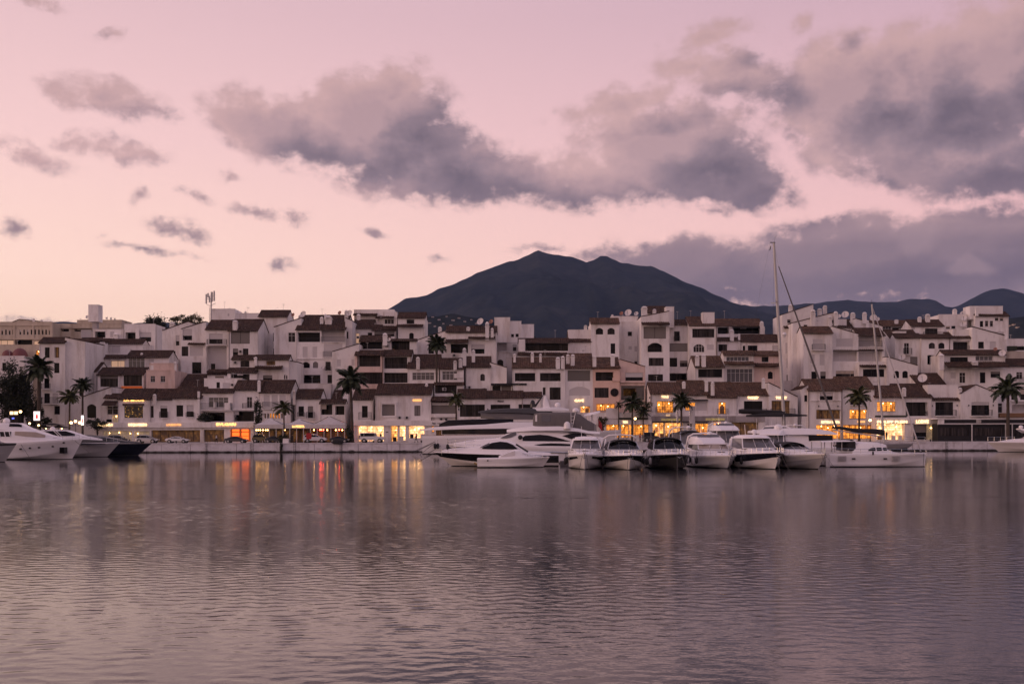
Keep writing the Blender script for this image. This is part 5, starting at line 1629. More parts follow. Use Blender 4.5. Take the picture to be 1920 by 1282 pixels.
def hull(root, L, B, fs, fb, rake=1.6, mats=('antifoul', 'gel', 'gel', 'gel'), split=2, sgn=1, ox=0.0, oz=0.0, n=26, draft=0.45, full=2.4, name='hull', flare=1.5, oy=0.0, sheer=1.7):
    """bands from keel to sheer: bottom, lower topside, upper topside, deck.  x forward, z=0 the waterline"""
    rows = []
    fr = [0.0, 0.2, 0.4, 0.6, 0.8, 1.0]
    for i in range(n + 1):
        t = i / n
        t = 1 - (1 - t) ** 1.15
        s = max(0.0, (t - 0.40) / 0.60)
        b = B / 2 * (0.90 + 0.10 * min(1, t / 0.35)) * (1 - s ** full)
        zs = fs + (fb - fs) * t ** sheer
        zc = 0.14 + 0.52 * zs * s ** 1.7
        bc = b * (0.93 - 0.33 * s)
        gw = min(0.97, (0.07 + draft) / (zc - 0.05 + draft))
        pts = [(0.0, -draft), (bc * gw, -draft + (zc - 0.05 + draft) * gw), (bc, zc - 0.05), (bc + 0.05 * (1 - s), zc)]
        for f in fr[1:]:
            pts.append((bc + (b - bc) * f ** flare, zc + (zs - zc) * f))
        pts += [(max(0, b - 0.05), zs + 0.07), (max(0, b - 0.16), zs + 0.06), (max(0, b - 0.2), zs - 0.01), (0.0, zs + 0.05 * (b > 0.3))]
        half = []
        for (y, z) in pts:
            zf = (z + draft) / (zs + draft)
            x = t * L - L / 2 - rake * max(0, (1 - zf)) * s ** 2.2
            half.append((x * sgn + ox, y, z + oz))
        row = [(x, -y + oy, z) for (x, y, z) in half] + [(x, y + oy, z) for (x, y, z) in half[::-1]]
        rows.append(row)
    m = len(rows[0])
    h = m // 2

    def mi(a, c):
        k = c if c < h else m - 2 - c
        if k < 1:
            return 0
        if k < 2 + 1 + split:
            return 1
        if k < 8:
            return 2
        return 3
    mb = MB()
    mb.grid(rows, mi)
    mb.face(rows[0], 2)
    o = part(mb, name, list(mats), root, True)
    return o


def loft(st, r=0.16, camber=0.05, cap=True, oy=0.0):
    """stations (x, zbottom, ztop, half width bottom, half width top) -> rounded trapezoid body"""
    rows = []
    for (x, zb, zt, wb, wt) in st:
        h = max(zt - zb, 0.02)
        rr = min(r, h * 0.45, max(wt, 0.02) * 0.5)
        hf = [(wb, zb), (wb + (wt - wb) * 0.35, zb + h * 0.35), (wt + (wb - wt) * 0.12, zt - rr * 1.2), (wt - rr * 0.15, zt - rr * 0.5), (wt - rr * 0.6, zt - rr * 0.08), (wt - rr * 1.4, zt), (wt * 0.4, zt + camber * 0.8), (0, zt + camber)]
        rows.append([(x, -y + oy, z) for y, z in hf] + [(x, y + oy, z) for y, z in hf[-2::-1]])
    mb = MB()
    mb.grid(rows)
    if cap:
        mb.face(rows[0][::-1])
        mb.face(rows[-1])
    mb.face([r_[0] for r_ in rows] + [r_[-1] for r_ in rows[::-1]])
    return mb


def side_panel(root, parent, top, bot, wfun, m='boat_glass', name='side_window', both=True):
    """glass following the flank of a body: top and bottom lines share their x values; wfun(x, z) -> half width"""
    for sg in ((-1, 1) if both else (-1,)):
        mb = MB()
        mb.grid([[(x, sg * (wfun(x, z) + 0.02), z) for x, z in top], [(x, sg * (wfun(x, (z + z2) / 2) + 0.02), (z + z2) / 2) for (x, z), (_, z2) in zip(top, bot)], [(x, sg * (wfun(x, z) + 0.02), z) for x, z in bot]])
        part(mb, name, m, parent, True, root=root)


def wf(st):
    def f(x, z):
        st2 = sorted(st)
        xs = [s[0] for s in st2]
        x = min(max(x, xs[0]), xs[-1])
        for a, b in zip(st2[:-1], st2[1:]):
            if x <= b[0]:
                t = (x - a[0]) / max(1e-6, b[0] - a[0])
                zb, zt, wb, wt = (a[k] + (b[k] - a[k]) * t for k in (1, 2, 3, 4))
                u = min(1, max(0, (z - zb) / max(0.05, zt - zb)))
                return wb + (wt - wb) * u
        return st2[-1][3]
    return f


def fender(root, x, y, z, m='rubber', r=0.16, h=0.7):
    mb = MB()
    mb.lathe((x, y, z), [(0.02, h / 2), (r * 0.7, h * 0.42), (r, h * 0.25), (r, -h * 0.25), (r * 0.7, -h * 0.42), (0.02, -h / 2)], 8)
    mb.tube([(x, y, z + h / 2), (x, y, z + h / 2 + 0.6)], 0.015, 4)
    part(mb, 'fender', m, root, True)


def bow_rail(root, L, B, fb, fs, x0, x1, h=0.6, full=2.4, n=7, sgn=1, ox=0.0, sheer=1.7):
    mb = MB()
    for sg in (-1, 1):
        top = []
        for k in range(n + 1):
            x = x0 + (x1 - x0) * k / n
            t = (x + L / 2) / L
            s = max(0, (t - 0.40) / 0.60)
            b = max(0.12, B / 2 * (1 - s ** full) - 0.12)
            zs = fs + (fb - fs) * t ** sheer
            top.append((x * sgn + ox, sg * b, zs + h))
            mb.tube([(x * sgn + ox, sg * b, zs + 0.02), (x * sgn + ox, sg * b, zs + h)], 0.02, 4)
        mb.tube(top, 0.024, 5)
        mb.tube([(p[0], p[1], p[2] - h * 0.45) for p in top], 0.012, 4)
    return part(mb, 'bow_rail', 'steel', root)


def radome(root, x, y, z, r=0.3, parent=None):
    mb = MB()
    mb.lathe((x, y, z), [(r * 0.5, -0.3), (r * 0.55, -0.05), (r * 0.95, 0.0), (r, r * 0.35), (r * 0.9, r * 0.75), (r * 0.6, r * 1.1), (0.02, r * 1.25)], 14)
    part(mb, 'radar_dome', 'gel', parent or root, True, root=root)


def windscreen(root, xb, zb, wb, xt, zt, wt, cb, ct, m='boat_glass_grey', frame='gel', nmull=2):
    n = 12
    U = [-1 + 2 * k / n for k in range(n + 1)]
    f = lambda x, c, w_, u, z: (x - c * u * u, u * w_, z)
    mb = MB()
    mb.grid([[f(xb, cb, wb, u, zb) for u in U], [f((xb + xt) / 2 + 0.04, (cb + ct) / 2, (wb + wt) / 2, u, (zb + zt) / 2) for u in U], [f(xt, ct, wt, u, zt) for u in U]])
    g = part(mb, 'windscreen', m, root, True)
    mb = MB()
    mb.tube([f(xb, cb, wb, u, zb) for u in U], 0.04, 5)
    mb.tube([f(xt, ct, wt, u, zt) for u in U], 0.05, 5)
    for u in (-1, 1):
        mb.tube([f(xb, cb, wb, u, zb), f(xt, ct, wt, u, zt)], 0.07, 5)
    for k in range(nmull):
        u = (k + 1) / (nmull + 1) * 2 - 1
        mb.tube([f(xb + 0.01, cb, wb, u, zb), f(xt + 0.01, ct, wt, u, zt)], 0.025, 4)
    part(mb, 'windscreen_frame', frame, g, root=root)
    for sg in (-0.4, 0.35):                                   # wipers
        mb = MB()
        p = Vector(f(xb + 0.05, cb, wb, sg, zb))
        q = Vector(f((xb + xt) / 2 + 0.09, (cb + ct) / 2, wb, sg + 0.25, (zb + zt) / 2))
        mb.tube([p, q], 0.018, 4)
        part(mb, 'wiper', 'iron', g, root=root)
    return g


BOATS = 'boats moored in the harbour'


def cruiser(label, px, Ybow, yaw, L=12.0, B=3.9, fb=1.55, fs=1.25, mats=('antifoul', 'gel', 'gel', 'gel'), split=2, top='hard', topm='gel', glass='boat_glass_grey', ztop=3.05, stripe=None, dome=True, arch=False, zdeck=0.0, sw=1.0, fend='rubber', flag=False, rail=True, full=2.6, name='motor_cruiser'):
    """sport cruiser seen over the bow; yaw turns the bow from straight at the camera"""
    ang = -math.pi / 2 + R(yaw)
    c = Vector(((px - CX) * Ybow / F, Ybow, 0)) - Vector((math.cos(ang), math.sin(ang), 0)) * (L / 2 - 1.0)
    root = thing(name, label, 'boat', (c.x, c.y, 0), BOATS, ang if ang != 0 else 1e-6)
    hull(root, L, B, fs, fb, 1.7, mats, split, full=full)
    zd = lambda x: fs + (fb - fs) * ((x + L / 2) / L) ** 1.7
    # trunk cabin on the foredeck
    st = [(L * 0.37, zd(L * .37) - 0.1, zd(L * .37) + 0.02, 0.25, 0.15), (L * 0.30, zd(L * .3) - 0.1, zd(L * .3) + 0.20, B * 0.22, B * 0.17), (L * 0.20, fs, zd(L * .2) + 0.36, B * 0.33, B * 0.26), (L * 0.09, fs, zd(L * .09) + 0.52, B * 0.38, B * 0.31), (L * 0.0, fs, fs + 0.75, B * 0.40, B * 0.34), (-L * 0.12, fs, fs + 0.8, B * 0.41, B * 0.36)]
    part(loft(st, 0.14), 'coachroof', 'gel', root, True)
    mb = MB()
    mb.box(L * 0.20, -0.32, zd(L * .2) + 0.36, L * 0.25, 0.32, zd(L * .2) + 0.42)
    part(mb, 'deck_hatch', 'boat_glass_grey', root)
    # cockpit sides
    st2 = [(L * 0.05, fs - 0.1, fs + 0.55, B * 0.46, B * 0.43), (-L * 0.2, fs - 0.1, fs + 0.72, B * 0.465, B * 0.44), (-L * 0.42, fs - 0.1, fs + 0.45, B * 0.44, B * 0.42)]
    part(loft(st2, 0.12), 'cockpit_coaming', 'gel', root, True)
    zw0 = fs + 0.62
    windscreen(root, L * 0.085, zw0 + 0.08, B * 0.40 * sw, -L * 0.03, ztop - 0.3, B * 0.33 * sw, 0.85, 0.55, glass, 'gel' if topm != 'canvas_dark' else 'steel')
    xa, xr = -L * 0.015, -L * 0.30
    for sg in (-1, 1):
        mb = MB()
        mb.grid([[(L * 0.085 - 0.85, sg * B * 0.405 * sw, zw0 + 0.05), (-L * 0.12, sg * B * 0.43 * sw, zw0 + 0.1), (xr, sg * B * 0.42 * sw, zw0 + 0.25)], [(xa - 0.7, sg * B * 0.33 * sw, ztop - 0.33), (-L * 0.14, sg * B * 0.345 * sw, ztop - 0.25), (xr, sg * B * 0.36 * sw, ztop - 0.3)]])
        part(mb, 'side_window', glass if glass != 'canvas_beige' else 'boat_glass', root, True)
    if top == 'hard':
        st3 = [(L * 0.005, ztop - 0.32, ztop - 0.26, B * 0.2, B * 0.16), (-L * 0.03, ztop - 0.33, ztop - 0.12, B * 0.33, B * 0.29), (-L * 0.12, ztop - 0.30, ztop, B * 0.36, B * 0.31), (-L * 0.25, ztop - 0.30, ztop + 0.02, B * 0.37, B * 0.31), (-L * 0.36, ztop - 0.34, ztop - 0.1, B * 0.36, B * 0.30)]
        part(loft(st3, 0.12, 0.06), 'hardtop', topm, root, True)
        for sg in (-1, 1):
            mb = MB()
            mb.tube([(-L * 0.27, sg * B * 0.43, fs + 0.6), (-L * 0.32, sg * B * 0.36, ztop - 0.2)], 0.12, 6)
            part(mb, 'pillar', 'gel', root, True)
    elif top == 'fly':
        st3 = [(L * 0.03, ztop - 0.75, ztop - 0.66, B * 0.3, B * 0.28), (-L * 0.02, ztop - 0.75, ztop - 0.3, B * 0.38, B * 0.33), (-L * 0.12, ztop - 0.75, ztop, B * 0.40, B * 0.33), (-L * 0.32, ztop - 0.75, ztop + 0.1, B * 0.40, B * 0.34), (-L * 0.40, ztop - 0.6, ztop - 0.4, B * 0.38, B * 0.34)]
        part(loft(st3, 0.16, 0.02), 'flybridge', topm, root, True)
        mb = MB()
        mb.grid([[(-L * 0.10 - 0.4 * u * u, u * B * 0.3, ztop) for u in (-1, -.5, 0, .5, 1)], [(-L * 0.13 - 0.4 * u * u, u * B * 0.28, ztop + 0.28) for u in (-1, -.5, 0, .5, 1)]])
        part(mb, 'fly_screen', 'boat_glass_grey', root, True)
    elif top == 'canvas':
        rows = []
        for k in range(6):
            x = -L * 0.02 - k * L * 0.06
            zt = ztop - 0.16 * (abs(k - 2) / 2.5) ** 2
            rows.append([(x, B * 0.36 * sw * math.cos(R(a)) * (1 if k else 0.96), zt - 0.45 + 0.45 * math.sin(R(a))) for a in range(0, 181, 18)])
        mb = MB()
        mb.grid(rows)
        part(mb, 'canopy', 'canvas_dark', root, True)
        mb = MB()
        mb.grid([[(p[0] * 0.98, p[1], p[2]) for p in rows[-1]], [(p[0] - 0.3, p[1] * 1.05, fs + 0.7) for p in rows[-1]]])
        part(mb, 'canopy_back', 'canvas_dark', root, True)
    if arch:
        mb = MB()
        for sg in (-1, 1):
            mb.tube([(-L * 0.34, sg * B * 0.45, fs + 0.4), (-L * 0.28, sg * B * 0.42, ztop + 0.05), (-L * 0.27, sg * B * 0.30, ztop + 0.35), (-L * 0.27, 0, ztop + 0.42)], [0.14, 0.1, 0.09, 0.09], 6)
        part(mb, 'radar_arch', 'gel', root, True)
    if dome:
        radome(root, -L * 0.2, 0.35, ztop + 0.25, 0.28)
    mb = MB()
    mb.tube([(-L * 0.22, -0.5, ztop), (-L * 0.24, -0.5, ztop + 1.1)], 0.02, 4)
    mb.tube([(-L * 0.25, 0.9, ztop), (-L * 0.28, 0.9, ztop + 1.8)], 0.012, 4)
    part(mb, 'antenna', 'gel', root)
    if rail:
        bow_rail(root, L, B, fb, fs, L * 0.02, L * 0.475, 0.55, full)
    # anchor on its roller, cleats
    mb = MB()
    mb.box(L / 2 - 0.5, -0.09, fb + 0.06, L / 2 + 0.12, 0.09, fb + 0.12)
    mb.tube([(L / 2 + 0.1, 0, fb + 0.1), (L / 2 - 0.12, 0, fb - 0.35)], 0.035, 5)
    mb.tube([(L / 2 - 0.12, 0, fb - 0.35), (L / 2 + 0.05, -0.22, fb - 0.22)], [0.06, 0.015], 5)
    mb.tube([(L / 2 - 0.12, 0, fb - 0.35), (L / 2 + 0.05, 0.22, fb - 0.22)], [0.06, 0.015], 5)
    part(mb, 'anchor', 'steel', root)
    if stripe:
        for sg in (-1, 1):
            rows = [[], []]
            for k in range(9):
                t = 0.52 + k * 0.045
                s = (t - 0.40) / 0.60
                b = B / 2 * (1 - s ** full)
                zs = fs + (fb - fs) * t ** 1.7
                zc = 0.14 + 0.52 * zs * s ** 1.7
                bc = b * (0.93 - 0.33 * s)
                for q, f in enumerate((0.80, 0.55)):
                    y, z = bc + (b - bc) * f ** 1.5 + 0.012, zc + (zs - zc) * f
                    zf = (z + 0.45) / (zs + 0.45)
                    rows[q].append((t * L - L / 2 - 1.7 * (1 - zf) * s ** 2.2 + 0.02, sg * y, z))
            mb = MB()
            mb.grid(rows)
            part(mb, 'hull_window', stripe, root, True)
    for sg in (-1, 1):
        for x in (L * 0.12, -L * 0.1, -L * 0.3):
            fender(root, x, sg * (B / 2 + 0.14), 0.75, fend)
        mb = MB()
        p = Vector((L * 0.47, sg * 0.2, fb))
        q = Vector((L * 0.62, sg * 0.5, -0.1))
        mb.tube([p, (p + q) / 2 + Vector((0, 0, -0.12)), q], 0.02, 4)
        part(mb, 'mooring_line', 'rope', root)
    if flag:
        ens(root, -L * 0.47, 0.6, fs + 0.3, 'red_flag')
    return root


def ens(root, x, y, z, m):
    mb = MB()
    mb.tube([(x, y, z), (x - 0.35, y, z + 1.7)], 0.02, 4, 0)
    rows = []
    for j in range(5):
        rows.append([(x - 0.33 + 0.02 * j + 0.10 * k, y + 0.1 * math.sin(k * 1.6 + j * 0.4) - 0.02 * k, z + 1.6 - j * 0.24 - k * 0.14) for k in range(6)])
    mb.grid(rows, 1)
    part(mb, 'ensign', ['steel', m], root, True)


def yacht_hull_px(root, Y, x_bow, x_stern, zs_b, zs_s, B, mats, split, rake, full=2.4, sheer=1.7):
    L = abs(x_bow - x_stern)
    sg = 1 if x_bow > x_stern else -1
    o = ORIG[root.name]
    hull(root, L, B, zs_s, zs_b, rake, mats, split, sgn=sg, ox=(x_bow + x_stern) / 2, oy=Y, full=full, draft=0.6, sheer=sheer)
    return L, sg, (x_bow + x_stern) / 2


def sts(v, Y, rows):
    """rows of (x, ytop, ybottom, half width bottom, half width top) in photo positions -> loft stations"""
    out = []
    for (x, yt, yb, wb, wt) in rows:
        X, zt = XZ(v, x, yt, Y)
        _, zb = XZ(v, x, yb, Y)
        out.append((X, zb, zt, wb, wt))
    return out


def body(root, v, Y, rows, name, m, r=0.2, camber=0.05, parent=None):
    st = sts(v, Y, rows)
    o = part(loft(st, r, camber, oy=Y), name, m, parent or root, True, root=root)
    return o, wf(st)


def glass(root, parent, v, Y, top, bot, w, m='boat_glass', name='side_window'):
    T = [XZ(v, x, y, Y) for x, y in top]
    Bt = [XZ(v, x, y, Y) for x, y in bot]
    for sg in (-1, 1):
        mb = MB()
        g = lambda x, z: (x, Y + sg * (w(x, z) + 0.025), z)
        mb.grid([[g(x, z + (z2 - z) * k / 3) for (x, z), (_, z2) in zip(T, Bt)] for k in range(4)])
        part(mb, name, m, parent, True, root=root)


def tube_part(root, name, m, pts, r, n=5, parent=None):
    mb = MB()
    mb.tube(pts, r, n)
    return part(mb, name, m, parent or root, True, root=root)


def side_thing(name, label, v, xc, Y):
    return thing(name, label, 'boat', (P(v, xc, 0, Y).x, Y, 0), BOATS)


def rail_line(root, v, Y, pts, h, side=-1, B=2.0, m='steel'):
    mb = MB()
    top = []
    for x, y in pts:
        X, z = XZ(v, x, y, Y)
        mb.tube([(X, Y + side * B, z - h), (X, Y + side * B, z)], 0.022, 4)
        top.append((X, Y + side * B, z))
    mb.tube(top, 0.025, 5)
    mb.tube([(p[0], p[1], p[2] - h * 0.5) for p in top], 0.014, 4)
    part(mb, 'guard_rail', m, root)


# ---- left: three motor yachts with their bows to the right, and a grey bow before them
Y = 163
r = side_thing('motor_yacht', 'large white motor yacht with beige-covered windscreen moored at the far left', 11, 300, Y)
xb, zb_ = XZ(11, 1425, 752, Y)
xs, _ = XZ(11, -900, 850, Y)
L, sg, cx = yacht_hull_px(r, Y, xb, xs, zb_, XZ(11, 300, 838, Y)[1], 5.4, ('antifoul', 'gel', 'gel', 'gel'), 2, 1.9, sheer=2.4)
o, w = body(r, 11, Y, [(-700, 610, 840, 2.2, 1.9), (-300, 605, 835, 2.3, 2.0), (300, 604, 820, 2.3, 1.95), (520, 606, 815, 2.2, 1.8), (680, 620, 805, 2.0, 1.5), (850, 680, 795, 1.6, 1.1), (1010, 722, 785, 1.1, 0.7), (1120, 760, 780, 0.6, 0.3)], 'deckhouse', 'gel')
glass(r, o, 11, Y, [(-420, 640), (80, 632), (300, 632)], [(-420, 716), (80, 714), (300, 716)], w, 'boat_glass')
for x in (95, 180, 265, -60, -220):
    a = XZ(11, x, 630, Y)
    b = XZ(11, x + 28, 718, Y)
    tube_part(r, 'window_pillar', 'gel', [(a[0], Y - w(*a) - 0.04, a[1]), (b[0], Y - w(*b) - 0.04, b[1])], 0.07, 5, o)
glass(r, o, 11, Y, [(360, 628), (520, 632), (690, 640), (840, 690)], [(370, 690), (520, 712), (690, 726), (840, 730)], w, 'canvas_beige', 'windscreen_cover')
o2, w2 = body(r, 11, Y, [(-650, 540, 612, 2.0, 1.9), (-100, 500, 606, 2.0, 1.7), (130, 486, 604, 1.9, 1.5), (390, 492, 604, 1.7, 1.2), (520, 566, 606, 1.4, 1.0), (660, 606, 618, 1.0, 0.8)], 'flybridge', 'gel')
glass(r, o2, 11, Y, [(240, 494), (390, 498), (440, 520)], [(240, 545), (390, 548), (470, 552)], w2, 'boat_glass', 'fly_screen')
p = P(11, 112, 470, Y)
mb = MB()
mb.tube([(p.x, Y, p.z - 1.6), (p.x, Y, p.z)], 0.16, 8)
part(mb, 'radar_mast', 'gel', r)
radome(r, p.x, Y, p.z, 0.5)
for i, (x, y) in enumerate(((350, 930), (510, 915), (665, 905), (885, 887), (1045, 823))):
    q = P(11, x, y, Y - 2.55)
    mb = MB()
    yy = Y - 2.62 + (0 if i < 3 else 0.35 * (i - 2) + 0.25 * (i == 4))
    mb.lathe((q.x, yy, q.z), [(0.13, 0.3), (0.13, -0.03), (0.09, -0.03), (0.01, 0.0)], 10, 0, 'y')
    part(mb, 'porthole', 'iron', r)
a, b = P(11, 1105, 898, Y), P(11, 1195, 1000, Y)
mb = MB()
mb.box(a.x, Y - 1.75, b.z, b.x - 0.12, Y - 0.5, a.z)
part(mb, 'anchor_pocket', 'boat_glass', r)
rail_line(r, 11, Y, [(430, 785), (600, 780), (780, 760), (950, 738), (1120, 715), (1280, 700), (1400, 690)], 0.75, -1, 0.9)
tube_part(r, 'mooring_line', 'rope', [P(11, 1290, 790, Y - 0.8), P(11, 1560, 1010, Y - 2.5)], 0.03, 4)
tube_part(r, 'mooring_line', 'rope', [P(11, 360, 850, Y - 2.7), P(11, 520, 1100, Y - 4.5)], 0.03, 4)

Y = 147
r = side_thing('motor_yacht', 'grey-hulled yacht bow jutting in from the left edge', 11, -200, Y)
xb, zb_ = XZ(11, 285, 838, Y)
xs, _ = XZ(11, -1000, 800, Y)
yacht_hull_px(r, Y, xb, xs, zb_, zb_ + 0.1, 4.2, ('antifoul', 'gel_grey', 'gel_charcoal', 'gel_charcoal'), 4, 1.9)
o, w = body(r, 11, Y, [(-700, 640, 830, 1.8, 1.5), (-300, 640, 830, 1.8, 1.5), (-120, 760, 830, 1.4, 1.0), (60, 826, 836, 0.7, 0.5)], 'deckhouse', 'gel_charcoal')
glass(r, o, 11, Y, [(-650, 680), (-320, 680), (-180, 740)], [(-650, 760), (-320, 765), (-180, 775)], w)

Y = 180
r = side_thing('motor_yacht', 'pale grey yacht with raked dark side glass between white and navy yachts', 12, 0, Y)
xb, zb_ = XZ(12, 500, 822, Y)
xs, _ = XZ(12, -1700, 850, Y)
yacht_hull_px(r, Y, xb, xs, zb_, zb_ - 0.25, 4.8, ('antifoul', 'gel_grey', 'gel_grey', 'gel'), 2, 2.6)
o, w = body(r, 11, Y, [(500, 640, 800, 1.9, 1.6), (760, 608, 790, 1.9, 1.5), (1000, 606, 780, 1.8, 1.4), (1200, 612, 770, 1.6, 1.1), (1340, 660, 762, 1.3, 0.8), (1500, 712, 765, 0.8, 0.5), (1750, 760, 780, 0.3, 0.2)], 'deckhouse', 'gel')
glass(r, o, 11, Y, [(740, 620), (960, 618), (1180, 622), (1330, 672)], [(760, 690), (960, 700), (1180, 705), (1340, 706)], w)
for x in (985, 1025):
    a, b = XZ(11, x, 618, Y), XZ(11, x + 95, 704, Y)
    tube_part(r, 'window_pillar', 'gel', [(a[0], Y - w(*a) - 0.04, a[1]), (b[0], Y - w(*b) - 0.04, b[1])], 0.06, 5, o)
radome(r, P(11, 905, 600, Y).x, Y, P(11, 905, 600, Y).z, 0.4)
mb = MB()
a, b = P(12, 0, 822, Y), P(12, 470, 836, Y)
mb.box(a.x - 6, Y - 2.2, b.z - 0.06, b.x - 1.4, Y - 1.6, b.z + 0.08)
part(mb, 'rubbing_strake', 'gel_navy', r)
rail_line(r, 12, Y, [(-120, 720), (20, 712), (160, 722), (300, 736), (420, 752), (490, 770)], 0.6, -1, 0.7)

Y = 192
r = side_thing('motor_yacht', 'navy-hulled yacht with sharp bow nearest the shop fronts', 12, 300, Y)
xb, zb_ = XZ(12, 1045, 836, Y)
xs, _ = XZ(12, -1300, 850, Y)
yacht_hull_px(r, Y, xb, xs, zb_, zb_ - 0.15, 4.8, ('antifoul', 'gel_navy', 'gel_navy', 'gel_charcoal'), 2, 2.9)
o, w = body(r, 12, Y, [(-500, 700, 830, 1.9, 1.5), (0, 690, 830, 1.9, 1.5), (260, 712, 828, 1.7, 1.3), (420, 752, 828, 1.4, 1.0), (600, 788, 828, 1.0, 0.7), (860, 812, 832, 0.5, 0.3)], 'deckhouse', 'gel_charcoal')
glass(r, o, 12, Y, [(-450, 715), (0, 708), (240, 724), (380, 760)], [(-450, 765), (0, 770), (240, 780), (380, 785)], w)
rail_line(r, 12, Y, [(280, 700), (420, 702), (560, 706), (720, 712), (870, 752)], 0.75, -1, 0.8)

# ---- centre: large yachts seen from the side
Y = 200
r = side_thing('motor_yacht', 'big yacht with long white overhanging deck and black glass behind the sport yacht', 16, 1000, Y)
xs, zs_ = XZ(16, 120, 640, Y)
xb, zb_ = XZ(16, 3300, 560, Y)
yacht_hull_px(r, Y, xb, xs, zb_, XZ(16, 400, 655, Y)[1], 6.0, ('antifoul', 'gel', 'gel', 'teak'), 2, 3.5)
o, w = body(r, 16, Y, [(50, 566, 574, 2.0, 1.9), (300, 520, 566, 2.6, 2.5), (700, 492, 552, 2.9, 2.7), (1100, 476, 545, 2.9, 2.7), (1500, 440, 540, 2.9, 2.5), (1900, 440, 540, 2.8, 2.3), (2300, 470, 560, 2.3, 1.6), (2700, 540, 600, 1.4, 0.8)], 'upper_deck', 'gel')
o2, w2 = body(r, 16, Y, [(420, 552, 640, 2.2, 2.3), (700, 548, 640, 2.5, 2.5), (1200, 540, 640, 2.6, 2.5), (2000, 545, 650, 2.5, 2.2), (2600, 600, 660, 1.6, 1.2)], 'saloon', 'gel')
glass(r, o2, 16, Y, [(430, 556), (700, 552), (1200, 546), (1900, 548)], [(450, 632), (700, 632), (1200, 632), (1900, 640)], w2)
o3, w3 = body(r, 16, Y, [(380, 470, 520, 1.6, 1.6), (520, 410, 505, 2.0, 1.9), (900, 396, 490, 2.2, 2.0), (1400, 388, 470, 2.2, 2.0), (1560, 398, 450, 2.0, 1.8)], 'aft_glasshouse', 'boat_glass')
o4, w4 = body(r, 16, Y, [(1000, 274, 288, 1.3, 1.2), (1180, 240, 292, 1.9, 1.7), (1400, 224, 290, 2.1, 1.8), (1800, 218, 300, 2.1, 1.8), (2100, 240, 330, 2.0, 1.6), (2300, 330, 400, 1.8, 1.4)], 'hardtop', 'gel_charcoal')
mb = loft(sts(16, Y, [(1040, 292, 380, 1.5, 1.6), (1300, 292, 392, 1.9, 1.8), (1800, 300, 392, 1.9, 1.8), (2100, 330, 400, 1.7, 1.6)]), 0.1, 0.0, oy=Y)
part(mb, 'flybridge_screen', 'boat_glass_grey', r, True)
o5, w5 = body(r, 17, Y, [(620, 240, 258, 1.2, 1.1), (900, 218, 262, 1.8, 1.7), (1250, 200, 264, 1.8, 1.7), (1420, 232, 262, 1.2, 1.1)], 'radar_deck', 'gel')
mb = loft(sts(17, Y, [(1008, 120, 215, 0.25, 0.12), (1022, 40, 215, 0.28, 0.12), (1045, 8, 215, 0.28, 0.1), (1072, 40, 215, 0.25, 0.12), (1098, 120, 215, 0.2, 0.15), (1120, 205, 215, 0.2, 0.15)]), 0.05, 0.0, oy=Y)
part(mb, 'radar_fin', 'gel', r, True)
p = P(17, 845, 200, Y)
mb = MB()
mb.lathe((p.x, Y, p.z), [(0.5, 0), (0.45, 0.5), (0.36, 1.0), (0.2, 1.25), (0.02, 1.3)], 10)
mb.tube([P(17, 880, 190, Y), P(17, 1010, 10, Y)], [0.24, 0.08], 6)
mb.tube([P(17, 890, 45, Y), P(17, 960, 50, Y)], 0.12, 6)
part(mb, 'crane', 'gel_black', r, True)
radome(r, P(17, 1245, 175, Y).x, Y, P(17, 1245, 185, Y).z, 0.55)
rail_line(r, 16, Y, [(330, 655), (480, 652), (620, 650), (760, 652), (900, 650)], 0.7, -1, 2.6)
for (x0, y0, x1, y1) in ((290, 760, -60, 940), (300, 770, 60, 960), (420, 800, 120, 985), (330, 740, -30, 905)):
    tube_part(r, 'mooring_line', 'rope', [P(16, x0, y0, Y - 2), P(16, x1, y1, Y - 9)], 0.045, 4)
mb = MB()
a, b = P(16, 190, 690, Y - 1), P(16, 440, 760, Y - 1)
mb.box(a.x, Y - 2.2, b.z - 0.1, b.x, Y + 2.2, b.z + 0.12)
mb.box(a.x + 1.0, Y - 2.0, b.z + 0.12, b.x + 1.5, Y + 2.0, a.z)
part(mb, 'swim_platform', 'gel', r)
for x in (305, 350, 520, 575):
    q = P(16, x, 850 if x > 500 else 820, Y - 3.1)
    fender(r, q.x, Y - 3.2, q.z, 'rubber', 0.25, 1.0)

Y = 136
r = side_thing('motor_yacht', 'large white yacht with grey canvas flybridge enclosure and swept black windows', 17, 700, Y)
xb, zb_ = XZ(16, 495, 790, Y)
xs, zs_ = XZ(18, 1000, 800, Y)
yacht_hull_px(r, Y, xb, xs, zb_, XZ(17, 1300, 860, Y)[1] + 0.2, 5.0, ('antifoul', 'gel', 'gel', 'gel'), 2, 3.2)
o, w = body(r, 17, Y, [(-420, 775, 830, 0.5, 0.3), (-250, 745, 830, 1.1, 0.7), (0, 715, 830, 1.7, 1.3), (310, 690, 830, 2.1, 1.6), (420, 630, 830, 2.2, 1.6), (560, 590, 830, 2.25, 1.6), (760, 570, 840, 2.3, 1.7), (1050, 560, 845, 2.3, 1.75), (1350, 570, 850, 2.3, 1.8), (1600, 590, 850, 2.3, 1.8), (1800, 640, 850, 2.2, 1.8), (2000, 700, 850, 2.2, 1.9)], 'deckhouse', 'gel', 0.35)
glass(r, o, 17, Y, [(680, 680), (720, 652), (950, 636), (1080, 648), (1200, 675), (1320, 708), (1435, 742)], [(690, 735), (720, 738), (950, 740), (1080, 741), (1200, 742), (1320, 743), (1435, 745)], w)
glass(r, o, 17, Y, [(860, 796), (1000, 778), (1130, 772), (1280, 775), (1430, 784)], [(862, 798), (1000, 822), (1130, 832), (1280, 832), (1430, 828)], w)
